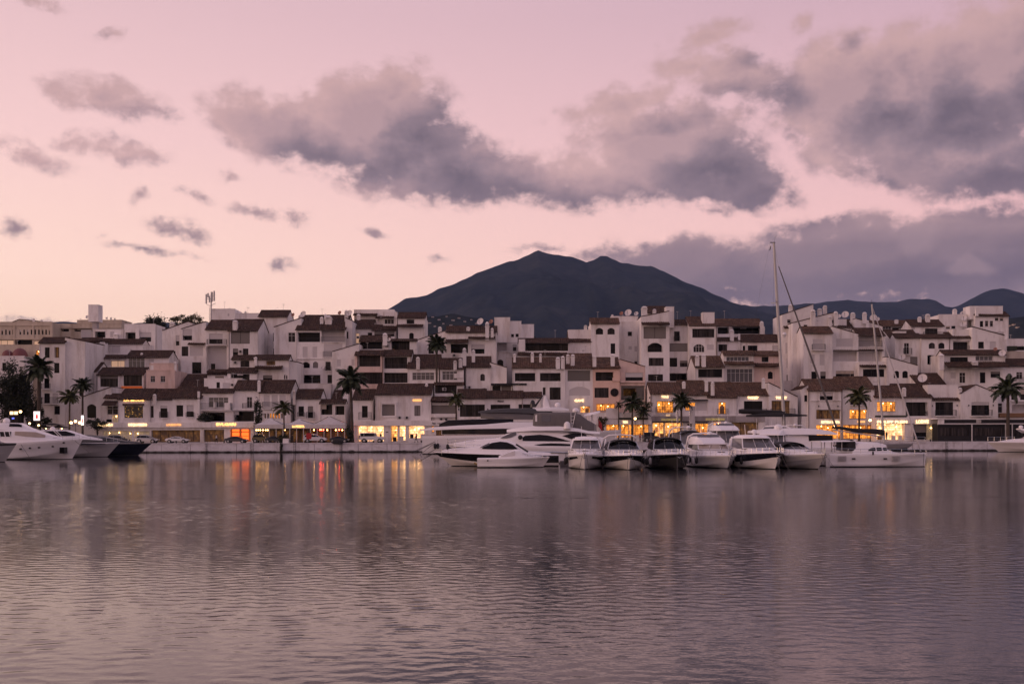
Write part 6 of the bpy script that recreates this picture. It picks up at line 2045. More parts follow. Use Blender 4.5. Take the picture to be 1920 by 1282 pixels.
glass(r, o, 17, Y, [(330, 684), (430, 640), (500, 610), (580, 588)], [(330, 694), (430, 692), (500, 680), (575, 640)], w, 'boat_glass_grey', 'windscreen')
glass(r, o, 17, Y, [(1310, 655), (1450, 618), (1580, 600), (1690, 640)], [(1310, 658), (1430, 706), (1580, 700), (1690, 690)], w)
o2, w2 = body(r, 17, Y, [(430, 560, 600, 0.9, 0.6), (600, 530, 590, 1.7, 1.4), (850, 500, 575, 2.1, 1.9), (1250, 500, 570, 2.2, 2.0), (1560, 536, 590, 2.2, 2.0), (1720, 574, 620, 2.1, 1.9), (1900, 590, 625, 2.0, 1.9)], 'flybridge', 'gel')
o3, w3 = body(r, 17, Y, [(850, 400, 505, 1.5, 1.3), (872, 306, 505, 1.8, 1.5), (1000, 288, 505, 1.9, 1.55), (1300, 286, 505, 1.9, 1.55), (1500, 288, 520, 1.9, 1.55), (1600, 320, 545, 1.9, 1.5), (1720, 410, 570, 1.85, 1.5), (1850, 480, 590, 1.8, 1.5)], 'canvas_enclosure', 'canvas_grey', 0.25)
glass(r, o3, 17, Y, [(985, 332), (1050, 330), (1125, 330)], [(985, 430), (1050, 432), (1125, 432)], w3, 'boat_glass_grey', 'clear_panel')
glass(r, o3, 17, Y, [(880, 330), (900, 322), (912, 322)], [(868, 430), (885, 432), (898, 432)], w3, 'gel_cream', 'clear_panel')
p = P(17, 1382, 545, Y)
mb = MB()
mb.lathe((p.x, Y - 2.1, p.z), [(0.42, 0), (0.40, 0.25), (0.36, 0.62), (0.2, 0.8), (0.02, 0.86)], 14)
part(mb, 'satellite_dome', 'gel', r, True)
mb = MB()
mb.tube([P(17, 1460, 560, Y - 2), P(17, 1458, 285, Y - 2)], 0.03, 5)
mb.tube([P(17, 1475, 540, Y - 2), P(17, 1530, 290, Y - 2)], 0.03, 5)
for k in range(4):
    mb.tube([P(17, 1460, 510 - k * 55, Y - 2), P(17, 1482 + 11 * k, 510 - k * 55, Y - 2)], 0.022, 4)
part(mb, 'mast_ladder', 'gel', r)
radome(r, P(17, 1535, 270, Y).x, Y, P(17, 1535, 280, Y).z, 0.42)
q = P(17, 645, 680, Y - 2.3)
mb = MB()
mb.ball((q.x, q.y, q.z), 0.28, 10)
part(mb, 'buoy', 'rubber', r, True)
rail_line(r, 16, Y, [(520, 720), (640, 705), (800, 695), (960, 690), (1120, 690), (1280, 688)], 0.7, -1, 1.0)
mb = MB()
a = P(17, 1000, 925, Y)
mb.tube([P(17, 760, 905, Y - 2.5), P(17, 1400, 925, Y - 2.5)], 0.06, 5)
part(mb, 'rubbing_strake', 'steel', r)
q = P(18, 780, 540, Y + 0.5)
ens(r, q.x, Y, q.z, 'red_flag')
# stern tender crane and tender on the big yacht's aft deck
o6, w6 = body(r, 18, Y, [(500, 262, 275, 0.3, 0.2), (600, 225, 262, 0.6, 0.5), (700, 205, 240, 0.6, 0.5), (775, 190, 215, 0.4, 0.3)], 'tender', 'gel', 0.1)
tube_part(r, 'davit', 'gel', [P(18, 640, 360, Y), P(18, 640, 250, Y), P(18, 680, 215, Y)], 0.12, 6)

Y = 124
r = side_thing('sport_yacht', 'white sport yacht with black hull band and arched dark window', 16, 900, Y)
xb, zb_ = XZ(16, 298, 922, Y)
xs, _ = XZ(17, 1250, 900, Y)
zst = XZ(17, 700, 965, Y)[1]
yacht_hull_px(r, Y, xb, xs, zb_, zst, 4.2, ('antifoul', 'gel_cream', 'gel_black', 'gel'), 1, 2.6, 2.6)
o, w = body(r, 16, Y, [(420, 895, 940, 0.3, 0.2), (560, 868, 945, 0.8, 0.6), (760, 845, 955, 1.3, 1.0), (960, 830, 960, 1.65, 1.3), (1080, 800, 962, 1.8, 1.35), (1200, 752, 965, 1.9, 1.3), (1350, 726, 968, 1.95, 1.3), (1500, 736, 970, 1.95, 1.35), (1640, 800, 972, 1.95, 1.5), (1780, 900, 975, 1.9, 1.7), (2150, 930, 980, 1.9, 1.8)], 'deckhouse', 'gel', 0.3)
glass(r, o, 16, Y, [(1062, 852), (1120, 808), (1220, 766), (1350, 746), (1460, 758), (1550, 796), (1625, 858)], [(1065, 860), (1120, 864), (1220, 868), (1350, 870), (1460, 870), (1550, 868), (1628, 864)], w)
glass(r, o, 16, Y, [(1030, 838), (1100, 800), (1180, 765)], [(1000, 845), (1060, 830), (1130, 800)], w, 'boat_glass_grey', 'windscreen')
bow_px = [(420, 870), (520, 838), (640, 812), (780, 798), (930, 796), (1040, 800)]
rail_line(r, 16, Y, bow_px, 0.6, -1, 0.9)
fender(r, P(16, 518, 835, Y).x, Y - 1.4, P(16, 518, 830, Y).z, 'rubber', 0.16, 0.6)
mb = MB()
mb.tube([P(16, 1600, 790, Y - 2.0), P(17, 770, 912, Y - 2.05)], 0.10, 6)
part(mb, 'cockpit_coaming', 'gel_black', r, True)
tube_part(r, 'anchor', 'brass', [P(16, 930, 1090, Y - 2.1), P(16, 980, 1110, Y - 2.1)], 0.10, 6)
for (x0, y0, x1, y1) in ((310, 930, 130, 1000), (300, 930, 40, 1070)):
    tube_part(r, 'mooring_line', 'rope', [P(16, x0, y0, Y), P(16, x1, y1, Y - 2)], 0.03, 4)

Y = 119
r = side_thing('motor_boat', 'small low white motorboat with covered cockpit before the sport yacht', 17, 450, Y)
xb, zb_ = XZ(17, 1112, 1000, Y)
xs, _ = XZ(16, 985, 1020, Y)
zst = XZ(17, 200, 1022, Y)[1]
yacht_hull_px(r, Y, xb, xs, zb_, zst, 2.6, ('antifoul', 'gel', 'gel', 'gel'), 2, 1.1, 2.3)
o, w = body(r, 17, Y, [(300, 985, 1022, 1.0, 0.9), (420, 930, 1020, 1.05, 0.8), (560, 880, 1015, 1.05, 0.75), (660, 890, 1012, 1.0, 0.7), (740, 930, 1010, 0.95, 0.6), (860, 972, 1010, 0.7, 0.4), (1000, 992, 1008, 0.35, 0.2)], 'cuddy', 'gel', 0.2)
glass(r, o, 17, Y, [(330, 980), (450, 925), (560, 892)], [(330, 990), (450, 985), (560, 972)], w, 'canvas_white', 'cockpit_cover')
rail_line(r, 17, Y, [(640, 930), (760, 950), (880, 962), (1000, 970), (1080, 975)], 0.3, -1, 0.7)
q = P(17, 122, 1052, Y - 1.3)
mb = MB()
mb.lathe((q.x, Y - 1.32, q.z), [(0.08, 0.2), (0.08, -0.02), (0.01, 0.0)], 8, 0, 'y')
part(mb, 'porthole', 'iron', r)

# ---- the row of cruisers lying bow-on
cruiser('white cruiser with slim black hull windows, leftmost of the bow-on row', 1096, 110.5, -5, 12.0, 3.75, 1.50, 1.25, ztop=3.15, stripe='boat_glass', dome=False, flag=True)
cruiser('white cruiser with black upper hull and dark canvas top in the row', 1180, 109.0, 1, 11.5, 3.95, 1.42, 1.2, ('antifoul', 'gel_cream', 'gel_black', 'gel'), 2, 'canvas', 'canvas_dark', 'boat_glass', 2.95, dome=False, arch=True, flag=True)
cruiser('black-hulled cruiser with dark windscreen in the middle of the row', 1271, 109.6, 2, 12.0, 3.95, 1.5, 1.2, ('antifoul', 'gel_charcoal', 'gel_black', 'gel_grey'), 3, 'canvas', 'canvas_dark', 'boat_glass', 3.15, dome=False, fend='gel_grey')
cruiser('white flybridge cruiser with beige windscreen cover in the bow-on row', 1365, 112.5, 6, 12.5, 4.05, 1.30, 1.15, top='fly', ztop=3.1, glass='canvas_beige', arch=True)
cruiser('white hardtop cruiser with navy upper hull in the bow-on row', 1455, 109.8, 6, 12.5, 4.25, 1.62, 1.3, ('antifoul', 'gel', 'gel_navy', 'gel'), 2, 'hard', 'gel', 'boat_glass_grey', 3.3)
cruiser('grey-white cruiser with low dark canopy beside the catamaran', 1537, 110.0, 15, 11.5, 3.7, 1.50, 1.2, ('antifoul', 'gel_grey', 'gel_cream', 'gel'), 2, 'canvas', 'canvas_dark', 'boat_glass', 2.65, dome=False, full=3.0)
# cruisers in the second row behind them
cruiser('white cruiser with striped fly awning half hidden behind the row', 1425, 133, -25, 13.0, 4.2, 1.7, 1.4, top='fly', ztop=4.0, arch=True)
cruiser('white yacht with dark canvas top behind the beige-covered cruiser', 1330, 140, 12, 13.0, 4.2, 1.7, 1.4, top='canvas', topm='canvas_dark', ztop=3.9, arch=True)
cruiser('white fishing cruiser with tall aerials behind the black cruiser', 1390, 152, 5, 14.0, 4.4, 1.8, 1.4, top='fly', ztop=4.6, arch=True)
cruiser('white cruiser with dark bimini far behind the navy-topped cruiser', 1490, 150, -12, 13.0, 4.2, 1.8, 1.4, top='canvas', topm='canvas_dark', ztop=4.2, arch=True)
cruiser('small white cruiser glimpsed between the grey enclosure and the first bow', 1128, 142, 18, 10.5, 3.6, 1.4, 1.2, top='canvas', topm='canvas_dark', ztop=3.0, dome=True, flag=True)
Y = 140
r = side_thing('motor_yacht', 'white motor yacht with long rounded hardtop behind the navy-topped cruiser', 23, 400, Y)
xb, zb_ = XZ(23, -900, 800, Y)
xs, zs_ = XZ(23, 1150, 840, Y)
yacht_hull_px(r, Y, xb, xs, zb_, zs_, 4.6, ('antifoul', 'gel', 'gel', 'gel'), 2, 2.2)
o, w = body(r, 23, Y, [(-600, 700, 800, 1.0, 0.8), (-200, 640, 810, 1.7, 1.4), (300, 640, 820, 2.0, 1.7), (800, 650, 830, 2.0, 1.7), (970, 660, 835, 2.0, 1.8)], 'deckhouse', 'gel', 0.3)
glass(r, o, 23, Y, [(590, 650), (700, 645), (850, 645), (968, 650)], [(590, 738), (700, 738), (850, 738), (968, 738)], w)
o2, w2 = body(r, 23, Y, [(-300, 580, 610, 1.2, 1.0), (0, 545, 640, 1.8, 1.5), (400, 538, 640, 2.0, 1.6), (700, 545, 635, 2.0, 1.6), (950, 580, 635, 1.9, 1.6), (1050, 618, 638, 1.7, 1.5)], 'hardtop', 'gel', 0.25)
radome(r, P(23, 135, 520, Y).x, Y - 1, P(23, 135, 560, Y).z, 0.55)

# ---- sailing catamaran on the right
Y = 118
r = side_thing('catamaran', 'white sailing catamaran with dark boom cover and bare mast', 24, 400, Y)
xb, zb_ = XZ(24, 1340, 940, Y)
xs, zs_ = XZ(23, 960, 950, Y)
for k, off in enumerate((0.0, 4.6)):
    L = xb - xs
    hull(r, L, 1.9, zs_, zb_, 0.25, ('antifoul', 'gel', 'gel', 'gel'), 2, ox=(xb + xs) / 2, oy=Y + off, draft=0.5, full=5.0)
mb = MB()
a, b = XZ(24, 40, 945, Y), XZ(24, 900, 945, Y)
mb.box(a[0] - 1, Y + 0.6, a[1] - 0.35, b[0], Y + 4.0, a[1] + 0.05)
part(mb, 'bridge_deck', 'gel', r)
st = sts(24, Y, [(150, 880, 945, 2.6, 2.3), (220, 770, 945, 2.7, 2.2), (400, 755, 942, 2.75, 2.2), (600, 768, 940, 2.7, 2.2), (720, 800, 938, 2.6, 2.1), (900, 870, 938, 2.3, 1.9), (1000, 915, 938, 2.0, 1.7)])
o = part(loft(st, 0.3, 0.05, oy=Y + 2.3), 'cabin', 'gel', r, True)
wc = wf(st)
for (t, bt) in (([(390, 888), (440, 850), (512, 842)], [(392, 896), (440, 896), (512, 896)]), ([(532, 842), (615, 842)], [(532, 896), (615, 894)]), ([(640, 842), (700, 846)], [(640, 892), (700, 890)])):
    T = [XZ(24, x, y, Y) for x, y in t]
    Bt = [XZ(24, x, y, Y) for x, y in bt]
    mb = MB()
    mb.grid([[(x, Y + 2.3 - wc(x, z) - 0.03, z) for x, z in T], [(x, Y + 2.3 - wc(x, z) - 0.03, z) for x, z in Bt]])
    part(mb, 'side_window', 'boat_glass', o, root=r)
st = sts(24, Y, [(720, 800, 855, 2.4, 2.2), (900, 790, 862, 2.4, 2.2), (1060, 788, 850, 2.2, 2.0), (1140, 784, 800, 2.0, 1.9)])
part(loft(st, 0.1, 0.02, oy=Y + 2.3), 'foredeck_cover', 'canvas_grey', r, True)
st = sts(24, Y, [(700, 862, 905, 2.38, 2.3), (900, 866, 912, 2.3, 2.2), (1060, 852, 900, 2.0, 1.9)])
part(loft(st, 0.05, 0.0, oy=Y + 2.3), 'windscreen', 'boat_glass', r, True)
st = sts(24, Y, [(95, 735, 895, 2.3, 2.2), (150, 712, 895, 2.4, 2.2), (205, 730, 880, 2.4, 2.2)])
part(loft(st, 0.1, 0.0, oy=Y + 2.3), 'cockpit_curtain', 'canvas_dark', r, True)
st = sts(23, Y, [(860, 742, 756, 2.2, 2.1), (1100, 736, 752, 2.3, 2.2), (1300, 730, 748, 2.3, 2.2), (1420, 728, 745, 2.3, 2.2)])
part(loft(st, 0.05, 0.03, oy=Y + 2.3), 'bimini', 'gel', r, True)
mb = MB()
for x in (870, 1085, 1200):
    for yy in (0.4, 4.2):
        q, q2 = P(23, x, 745, Y), P(23, x, 920, Y)
        mb.tube([(q.x, Y + yy, q.z), (q2.x, Y + yy, q2.z)], 0.05, 5)
part(mb, 'bimini_frame', 'alloy', r)
mt, mbm = XZ(7, 758, 40, Y + 2.3), XZ(24, 672, 800, Y + 2.3)
ms = thing  # mast
mb = MB()
mb.tube([(mbm[0], Y + 2.3, mbm[1]), ((mbm[0] * 0.5 + mt[0] * 0.5), Y + 2.3, (mbm[1] + mt[1]) / 2), (mt[0], Y + 2.3, mt[1])], [0.125, 0.115, 0.085], 10)
m_o = part(mb, 'mast', 'alloy', r, True)
mb = MB()
for f, wd in ((0.45, 1.1), (0.70, 0.9)):
    x, z = mbm[0] + (mt[0] - mbm[0]) * f, mbm[1] + (mt[1] - mbm[1]) * f
    mb.tube([(x - 0.25, Y + 2.3 - wd, z + 0.05), (x, Y + 2.3, z), (x - 0.25, Y + 2.3 + wd, z + 0.05)], 0.04, 5)
part(mb, 'spreader', 'alloy', m_o, root=r)
mb = MB()
mb.tube([(mt[0] - 0.3, Y + 2.3, mt[1] + 0.1), (mt[0] + 0.5, Y + 2.3, mt[1] + 0.18)], 0.02, 4)
mb.tube([(mt[0], Y + 2.3, mt[1]), (mt[0], Y + 2.3, mt[1] + 0.5)], 0.02, 4)
part(mb, 'wind_vane', 'iron', m_o, root=r)
fs_ = P(24, 1250, 905, Y + 2.3)
mid = (mt[0] + 0.1, Y + 2.3, mt[1] - 0.4)
mb = MB()
mb.tube([mid, ((mid[0] + fs_.x) / 2, Y + 2.3, (mid[2] + fs_.z) / 2), tuple(fs_)], [0.035, 0.075, 0.075], 6)
part(mb, 'furled_jib', 'canvas_white', r, True)
for sg, yy in ((-1, -1.9), (1, 6.5)):
    mb = MB()
    mb.tube([(mt[0] * 0.8 + mbm[0] * 0.2, Y + 2.3, mt[1] * 0.8 + mbm[1] * 0.2), (mbm[0] - 1.2, Y + 2.3 + sg * 2.6, zb_)], 0.007, 4)
    part(mb, 'shroud', 'rope', r)
a, b = P(24, 672, 560, Y + 2.3), P(23, 1030, 505, Y + 2.3)
a2, b2 = P(24, 660, 660, Y + 2.3), P(23, 1040, 545, Y + 2.3)
rows = []
for k in range(9):
    f = k / 8
    tp, bt = a.lerp(b, f), a2.lerp(b2, f)
    c, h = (tp + bt) / 2, (tp.z - bt.z) / 2
    sagz = 0.05 * math.sin(f * 9)
    rows.append([(c.x, c.y + 0.22 * math.cos(2 * math.pi * j / 10) * (1 - 0.4 * f), c.z + sagz + h * math.sin(2 * math.pi * j / 10)) for j in range(10)])
mb = MB()
mb.grid(rows, 0, True)
mb.face(rows[0])
mb.face(rows[-1][::-1])
part(mb, 'boom_cover', 'canvas_dark', r, True)
mb = MB()
mb.tube([a2 + Vector((0, 0, -0.1)), b2 + Vector((0, 0, -0.1))], 0.08, 6)
part(mb, 'boom', 'alloy', r, True)
for x in (175, 683):
    q = P(24, x, 1022, Y - 0.95)
    mb = MB()
    mb.box(q.x - 0.17, Y - 0.99, q.z - 0.07, q.x + 0.17, Y - 0.9, q.z + 0.07)
    part(mb, 'porthole', 'boat_glass', r)
for x in (-10, 855):
    q = P(24, x, 1022, Y - 0.95)
    mb = MB()
    for k in range(7):
        mb.box(q.x - 0.42, Y - 0.978, q.z - 0.25 + k * 0.08, q.x + 0.42, Y - 0.9, q.z - 0.21 + k * 0.08)
    part(mb, 'hull_lettering', 'gel_grey', r)
rail_line(r, 24, Y, [(-200, 860), (50, 862), (250, 865), (720, 870), (900, 872), (1110, 870), (1290, 880)], 0.62, -1, 0.8)
fender(r, P(24, 432, 955, Y).x, Y - 1.1, P(24, 432, 930, Y).z, 'rubber', 0.09, 0.4)
tube_part(r, 'mooring_line', 'rope', [P(24, 1300, 945, Y - 0.3), P(24, 1290, 1140, Y - 2)], 0.025, 4)

# ---- tall-masted sailing yacht behind the row
Y = 152
r = side_thing('sailing_yacht', 'sailing yacht with the tallest mast and dark furled jib', 23, 200, Y)
xb, _ = XZ(23, 1130, 790, Y)
xs, _ = XZ(22, 350, 800, Y)
yacht_hull_px(r, Y, xb, xs, 1.9, 1.5, 4.4, ('antifoul', 'gel_navy', 'gel_navy', 'teak'), 2, 1.6)
st = sts(23, Y, [(-350, 735, 800, 1.4, 1.2), (100, 730, 800, 1.5, 1.3), (500, 750, 800, 1.2, 1.0), (700, 785, 800, 0.7, 0.5)])
part(loft(st, 0.15, 0.03, oy=Y), 'coachroof', 'gel', r, True)
mt, mbm = XZ(26, 418, 90, Y), XZ(22, 1300, 760, Y)
mb = MB()
mb.tube([(mbm[0] + (mt[0] - mbm[0]) * k / 6, Y, mbm[1] + (mt[1] - mbm[1]) * k / 6) for k in range(7)], [0.24, 0.235, 0.23, 0.215, 0.20, 0.18, 0.15], 12)
m_o = part(mb, 'mast', 'alloy', r, True)
mb = MB()
for f, wd in ((0.24, 1.7), (0.46, 1.6), (0.70, 1.3)):
    x, z = mbm[0] + (mt[0] - mbm[0]) * f, mbm[1] + (mt[1] - mbm[1]) * f
    mb.tube([(x - 0.5, Y - wd, z + 0.1), (x, Y, z), (x - 0.5, Y + wd, z + 0.1)], 0.06, 5)
part(mb, 'spreader', 'alloy', m_o, root=r)
q = XZ(26, 500, 1100, Y)
radome(r, q[0] + 0.3, Y - 0.2, q[1], 0.3, m_o)
mb = MB()
mb.tube([(mt[0] - 0.5, Y, mt[1] + 0.05), (mt[0] + 0.2, Y, mt[1] + 0.05)], 0.06, 5)
mb.tube([(mt[0] + 0.1, Y, mt[1]), (mt[0] + 0.1, Y, mt[1] + 0.6), (mt[0] + 0.35, Y, mt[1] + 1.0)], 0.018, 4)
mb.tube([(mt[0] - 0.55, Y, mt[1] - 1.0), (mt[0] - 0.4, Y, mt[1] - 0.4)], 0.06, 5)
part(mb, 'masthead', 'iron', m_o, root=r)
j0, j1 = P(26, 470, 345, Y), P(23, 1085, 500, Y)
d = j1 - j0
mb = MB()
mb.tube([j0, j0 + d * 0.5, j1, j1 + d * 0.03], [0.06, 0.13, 0.15, 0.12], 8)
part(mb, 'furled_jib', 'canvas_grey', r, True)
mb = MB()
mb.tube([(mt[0], Y, mt[1]), tuple(j0)], 0.02, 4)
mb.tube([j1 + d * 0.03, (xb - 0.2, Y, 1.9)], 0.03, 4)
part(mb, 'forestay', 'steel', r)
for sg in (-1, 1):
    mb = MB()
    mb.tube([(mt[0], Y, mt[1] - 0.3), ((mt[0] + mbm[0]) / 2 - 0.5, Y + sg * 1.5, (mt[1] + mbm[1]) / 2), (mbm[0] - 0.6, Y + sg * 2.0, 1.8)], 0.009, 4)
    part(mb, 'shroud', 'rope', r)
mb = MB()
mb.tube([(mt[0] - 0.5, Y, mt[1]), (xs + 0.5, Y, 1.9)], 0.008, 4)
part(mb, 'backstay', 'rope', r)
a, b = P(22, 1290, 300, Y), P(22, 560, 262, Y)
rows = []
for k in range(8):
    c = a.lerp(b, k / 7)
    rows.append([(c.x, c.y + 0.3 * math.cos(2 * math.pi * j / 8), c.z + (0.42 - 0.02 * k) * math.sin(2 * math.pi * j / 8)) for j in range(8)])
mb = MB()
mb.grid(rows, 0, True)
mb.face(rows[-1])
part(mb, 'boom_cover', 'canvas_dark', r, True)
st = sts(22, Y, [(700, 322, 352, 1.3, 1.2), (1000, 300, 350, 1.6, 1.5), (1300, 298, 350, 1.6, 1.5), (1600, 322, 345, 1.4, 1.3), (1630, 326, 338, 1.0, 0.9)])
part(loft(st, 0.08, 0.04, oy=Y), 'bimini', 'canvas_dark', r, True)

# ---- bow coming in at the right edge
Y = 206
r = side_thing('motor_yacht', 'white yacht bow jutting in from the right edge', 25, 1900, Y)
xb, zb_ = XZ(25, 1115, 757, Y)
xs, _ = XZ(25, 3200, 760, Y)
yacht_hull_px(r, Y, xb, xs, zb_, zb_ - 0.1, 4.6, ('antifoul', 'gel_cream', 'gel_cream', 'gel'), 2, 2.9)
o, w = body(r, 25, Y, [(1300, 745, 765, 0.4, 0.2), (1500, 715, 765, 1.0, 0.7), (1700, 700, 765, 1.5, 1.2), (1800, 640, 765, 1.7, 1.4), (2300, 620, 765, 1.8, 1.5)], 'deckhouse', 'gel', 0.2)
o2, w2 = body(r, 25, Y, [(1610, 540, 552, 0.8, 0.7), (1720, 545, 610, 1.3, 1.1), (2300, 540, 620, 1.5, 1.3)], 'flybridge', 'gel', 0.15)
radome(r, P(25, 1660, 520, Y).x, Y, P(25, 1660, 530, Y).z, 0.4)
rail_line(r, 25, Y, [(1100, 678), (1200, 678), (1300, 676), (1400, 674), (1520, 672)], 0.7, -1, 0.8)

# floating pontoon behind the row of cruisers
pt = thing('pontoon', 'floating pontoon walkway hidden behind the row of cruisers', 'pontoon', (P(0, 1330, 860, 126).x, 126, 0))
for k in range(11):
    x = P(0, 1050, 860, 126).x + k * 2.9
    mb = MB()
    mb.box(x + 0.02, 125, -0.2, x + 2.86, 127, 0.5)
    part(mb, 'plank_section', 'paving', pt)

# ------------------------------------------------------------------ cars on the promenade
CARS = 'cars parked along the promenade'


def car(label, px, paint, kind='coupe', face=1, Yc=225.0, Lm=None, name='parked_car'):
    """side-on car; face=1 looks right"""
    P_ = {'coupe': (4.6, 1.32, [(-2.3, .62, .70), (-2.05, .45, .92), (-1.3, .40, .98), (-0.2, .38, .95), (0.9, .38, .93), (1.7, .40, .84), (2.15, .45, .72), (2.3, .52, .60)],
                    [(-1.75, .93, .97), (-1.0, .93, 1.22), (-0.35, .93, 1.32), (0.35, .93, 1.28), (1.15, .92, .97)]),
          'hatch': (4.4, 1.62, [(-2.2, .55, .95), (-2.05, .42, 1.05), (-1.2, .40, 1.06), (0.2, .38, 1.04), (1.1, .38, 1.0), (1.8, .42, .92), (2.15, .48, .78), (2.2, .55, .70)],
                    [(-2.0, 1.02, 1.30), (-1.6, 1.03, 1.58), (-0.7, 1.03, 1.63), (0.2, 1.02, 1.58), (1.15, .98, 1.03)]),
          'jeep': (4.75, 1.95, [(-2.35, .62, 1.22), (-2.3, .55, 1.25), (-1.2, .52, 1.26), (0.4, .52, 1.26), (1.2, .52, 1.22), (2.0, .54, 1.16), (2.3, .58, 1.10), (2.36, .62, .95)],
                   [(-2.28, 1.22, 1.88), (-2.15, 1.22, 1.95), (-0.8, 1.22, 1.97), (0.55, 1.22, 1.94), (0.95, 1.2, 1.26)]),
          'suv': (4.6, 1.72, [(-2.3, .6, 1.05), (-2.15, .48, 1.14), (-1.1, .46, 1.16), (0.3, .46, 1.14), (1.2, .46, 1.1), (1.9, .48, 1.02), (2.25, .52, .85), (2.3, .6, .75)],
                  [(-2.1, 1.1, 1.45), (-1.7, 1.12, 1.68), (-0.6, 1.12, 1.73), (0.35, 1.1, 1.68), (1.2, 1.06, 1.12)])}[kind]
    L0, hh, low, cab = P_
    k = 1.0 if Lm is None else Lm / L0
    x0 = (px - CX) * Yc / F
    r = thing(name, label, 'car', (x0, Yc, GZ), CARS, 0.0)
    X = lambda x: x0 + face * x * k
    wd = 0.92
    st = [(X(x), GZ + zb, GZ + zt, wd if abs(x) < 2.1 else wd * 0.86, (wd - 0.04) if abs(x) < 2.1 else wd * 0.8) for x, zb, zt in low]
    part(loft(st, 0.14, 0.02, oy=Yc), 'body', paint, r, True)
    st = [(X(x), GZ + zb - 0.02, GZ + zt, wd - 0.08, wd - 0.26) for x, zb, zt in cab]
    cb = part(loft(st, 0.14, 0.02, oy=Yc), 'cabin', paint, r, True)
    w = wf(st)
    zt = lambda x: interp([(c[0], c[2]) for c in cab], x)
    xs = [cab[0][0] + 0.12, cab[1][0] + 0.05, (cab[1][0] + cab[2][0]) / 2, cab[2][0], cab[3][0] - 0.05, (cab[3][0] + cab[4][0]) / 2 - 0.05, cab[4][0] - 0.2]
    base = max(c[1] for c in cab) + 0.05
    for sg in (-1, 1):
        for (i0, i1) in ((0, 2), (2, 4), (4, 6)):
            mb = MB()
            seg = xs[i0:i1 + 1]
            seg[0] += 0.03
            seg[-1] -= 0.03
            T = [(X(x), GZ + max(base + 0.03, zt(x) - 0.11)) for x in seg]
            Bt = [(X(x), GZ + base) for x in seg]
            mb.grid([[(x, Yc + sg * (w(x, z) + 0.015), z) for x, z in T], [(x, Yc + sg * (w(x, z) + 0.015), z) for x, z in Bt]])
            part(mb, 'side_window', 'boat_glass', cb, root=r)
    xa, xb = cab[3], cab[4]
    mb = MB()
    mb.grid([[(X(xa[0] + 0.1), Yc + u * (wd - 0.3), GZ + xa[2] - 0.05) for u in (-1, 0, 1)], [(X(xb[0] - 0.04), Yc + u * (wd - 0.16), GZ + xb[2] + 0.05) for u in (-1, 0, 1)]])
    part(mb, 'windscreen', 'boat_glass_grey', cb, root=r)
    rad = 0.33 if kind == 'coupe' else 0.38
    for wx in (-L0 * 0.30, L0 * 0.31):
        for sg in (-1, 1):
            mb = MB()
            yy = Yc + sg * (wd - 0.06)
            mb.lathe((X(wx), yy, GZ + rad), [(rad * 0.6, -0.13), (rad * 0.95, -0.12), (rad, -0.06), (rad, 0.06), (rad * 0.95, 0.12), (rad * 0.6, 0.13)], 18, 0, 'y')
            wo = part(mb, 'wheel', 'tyre', r, True)
            mb = MB()
            mb.lathe((X(wx), yy + sg * 0.05, GZ + rad), [(rad * 0.62, 0.07 * sg), (rad * 0.58, 0.09 * sg), (rad * 0.2, 0.06 * sg), (0.01, 0.08 * sg)], 12, 0, 'y')
            part(mb, 'rim', 'alloy', wo, True, root=r)
            mb = MB()
            mb.lathe((X(wx), Yc + sg * (wd - 0.001), GZ + rad), [(rad * 1.22, 0.008 * sg), (rad * 0.9, 0.012 * sg)], 20, 0, 'y')
            part(mb, 'wheel_arch', 'tyre', r, root=r)
    for sg in (-1, 1):
        mb = MB()
        zf = low[-2][2] - 0.1
        mb.box(min(X(low[-2][0] - 0.1), X(low[-1][0] + 0.015)), Yc + sg * 0.62 - 0.14, GZ + zf - 0.09, max(X(low[-2][0] - 0.1), X(low[-1][0] + 0.015)), Yc + sg * 0.62 + 0.14, GZ + zf + 0.07)
        part(mb, 'headlight', 'gel_cream', r)
        mb = MB()
        zf = low[0][2] - 0.12
        mb.box(min(X(low[0][0] - 0.015), X(low[0][0] + 0.12)), Yc + sg * 0.66 - 0.12, GZ + zf - 0.06, max(X(low[0][0] - 0.015), X(low[0][0] + 0.12)), Yc + sg * 0.66 + 0.12, GZ + zf + 0.08)
        part(mb, 'tail_light', 'red', r)
        mb = MB()
        mb.box(min(X(cab[4][0] - 0.35), X(cab[4][0] - 0.15)), Yc + sg * (wd + 0.06) - 0.09, GZ + base, max(X(cab[4][0] - 0.35), X(cab[4][0] - 0.15)), Yc + sg * (wd + 0.06) + 0.09, GZ + base + 0.15)
        part(mb, 'wing_mirror', paint, r)
    if kind == 'jeep':
        mb = MB()
        mb.lathe((X(-2.45), Yc, GZ + 1.1), [(0.1, -0.09), (0.36, -0.09), (0.38, 0.0), (0.36, 0.09), (0.1, 0.09)], 16, 0, 'x')
        part(mb, 'spare_wheel', 'tyre', r, True)
    return r


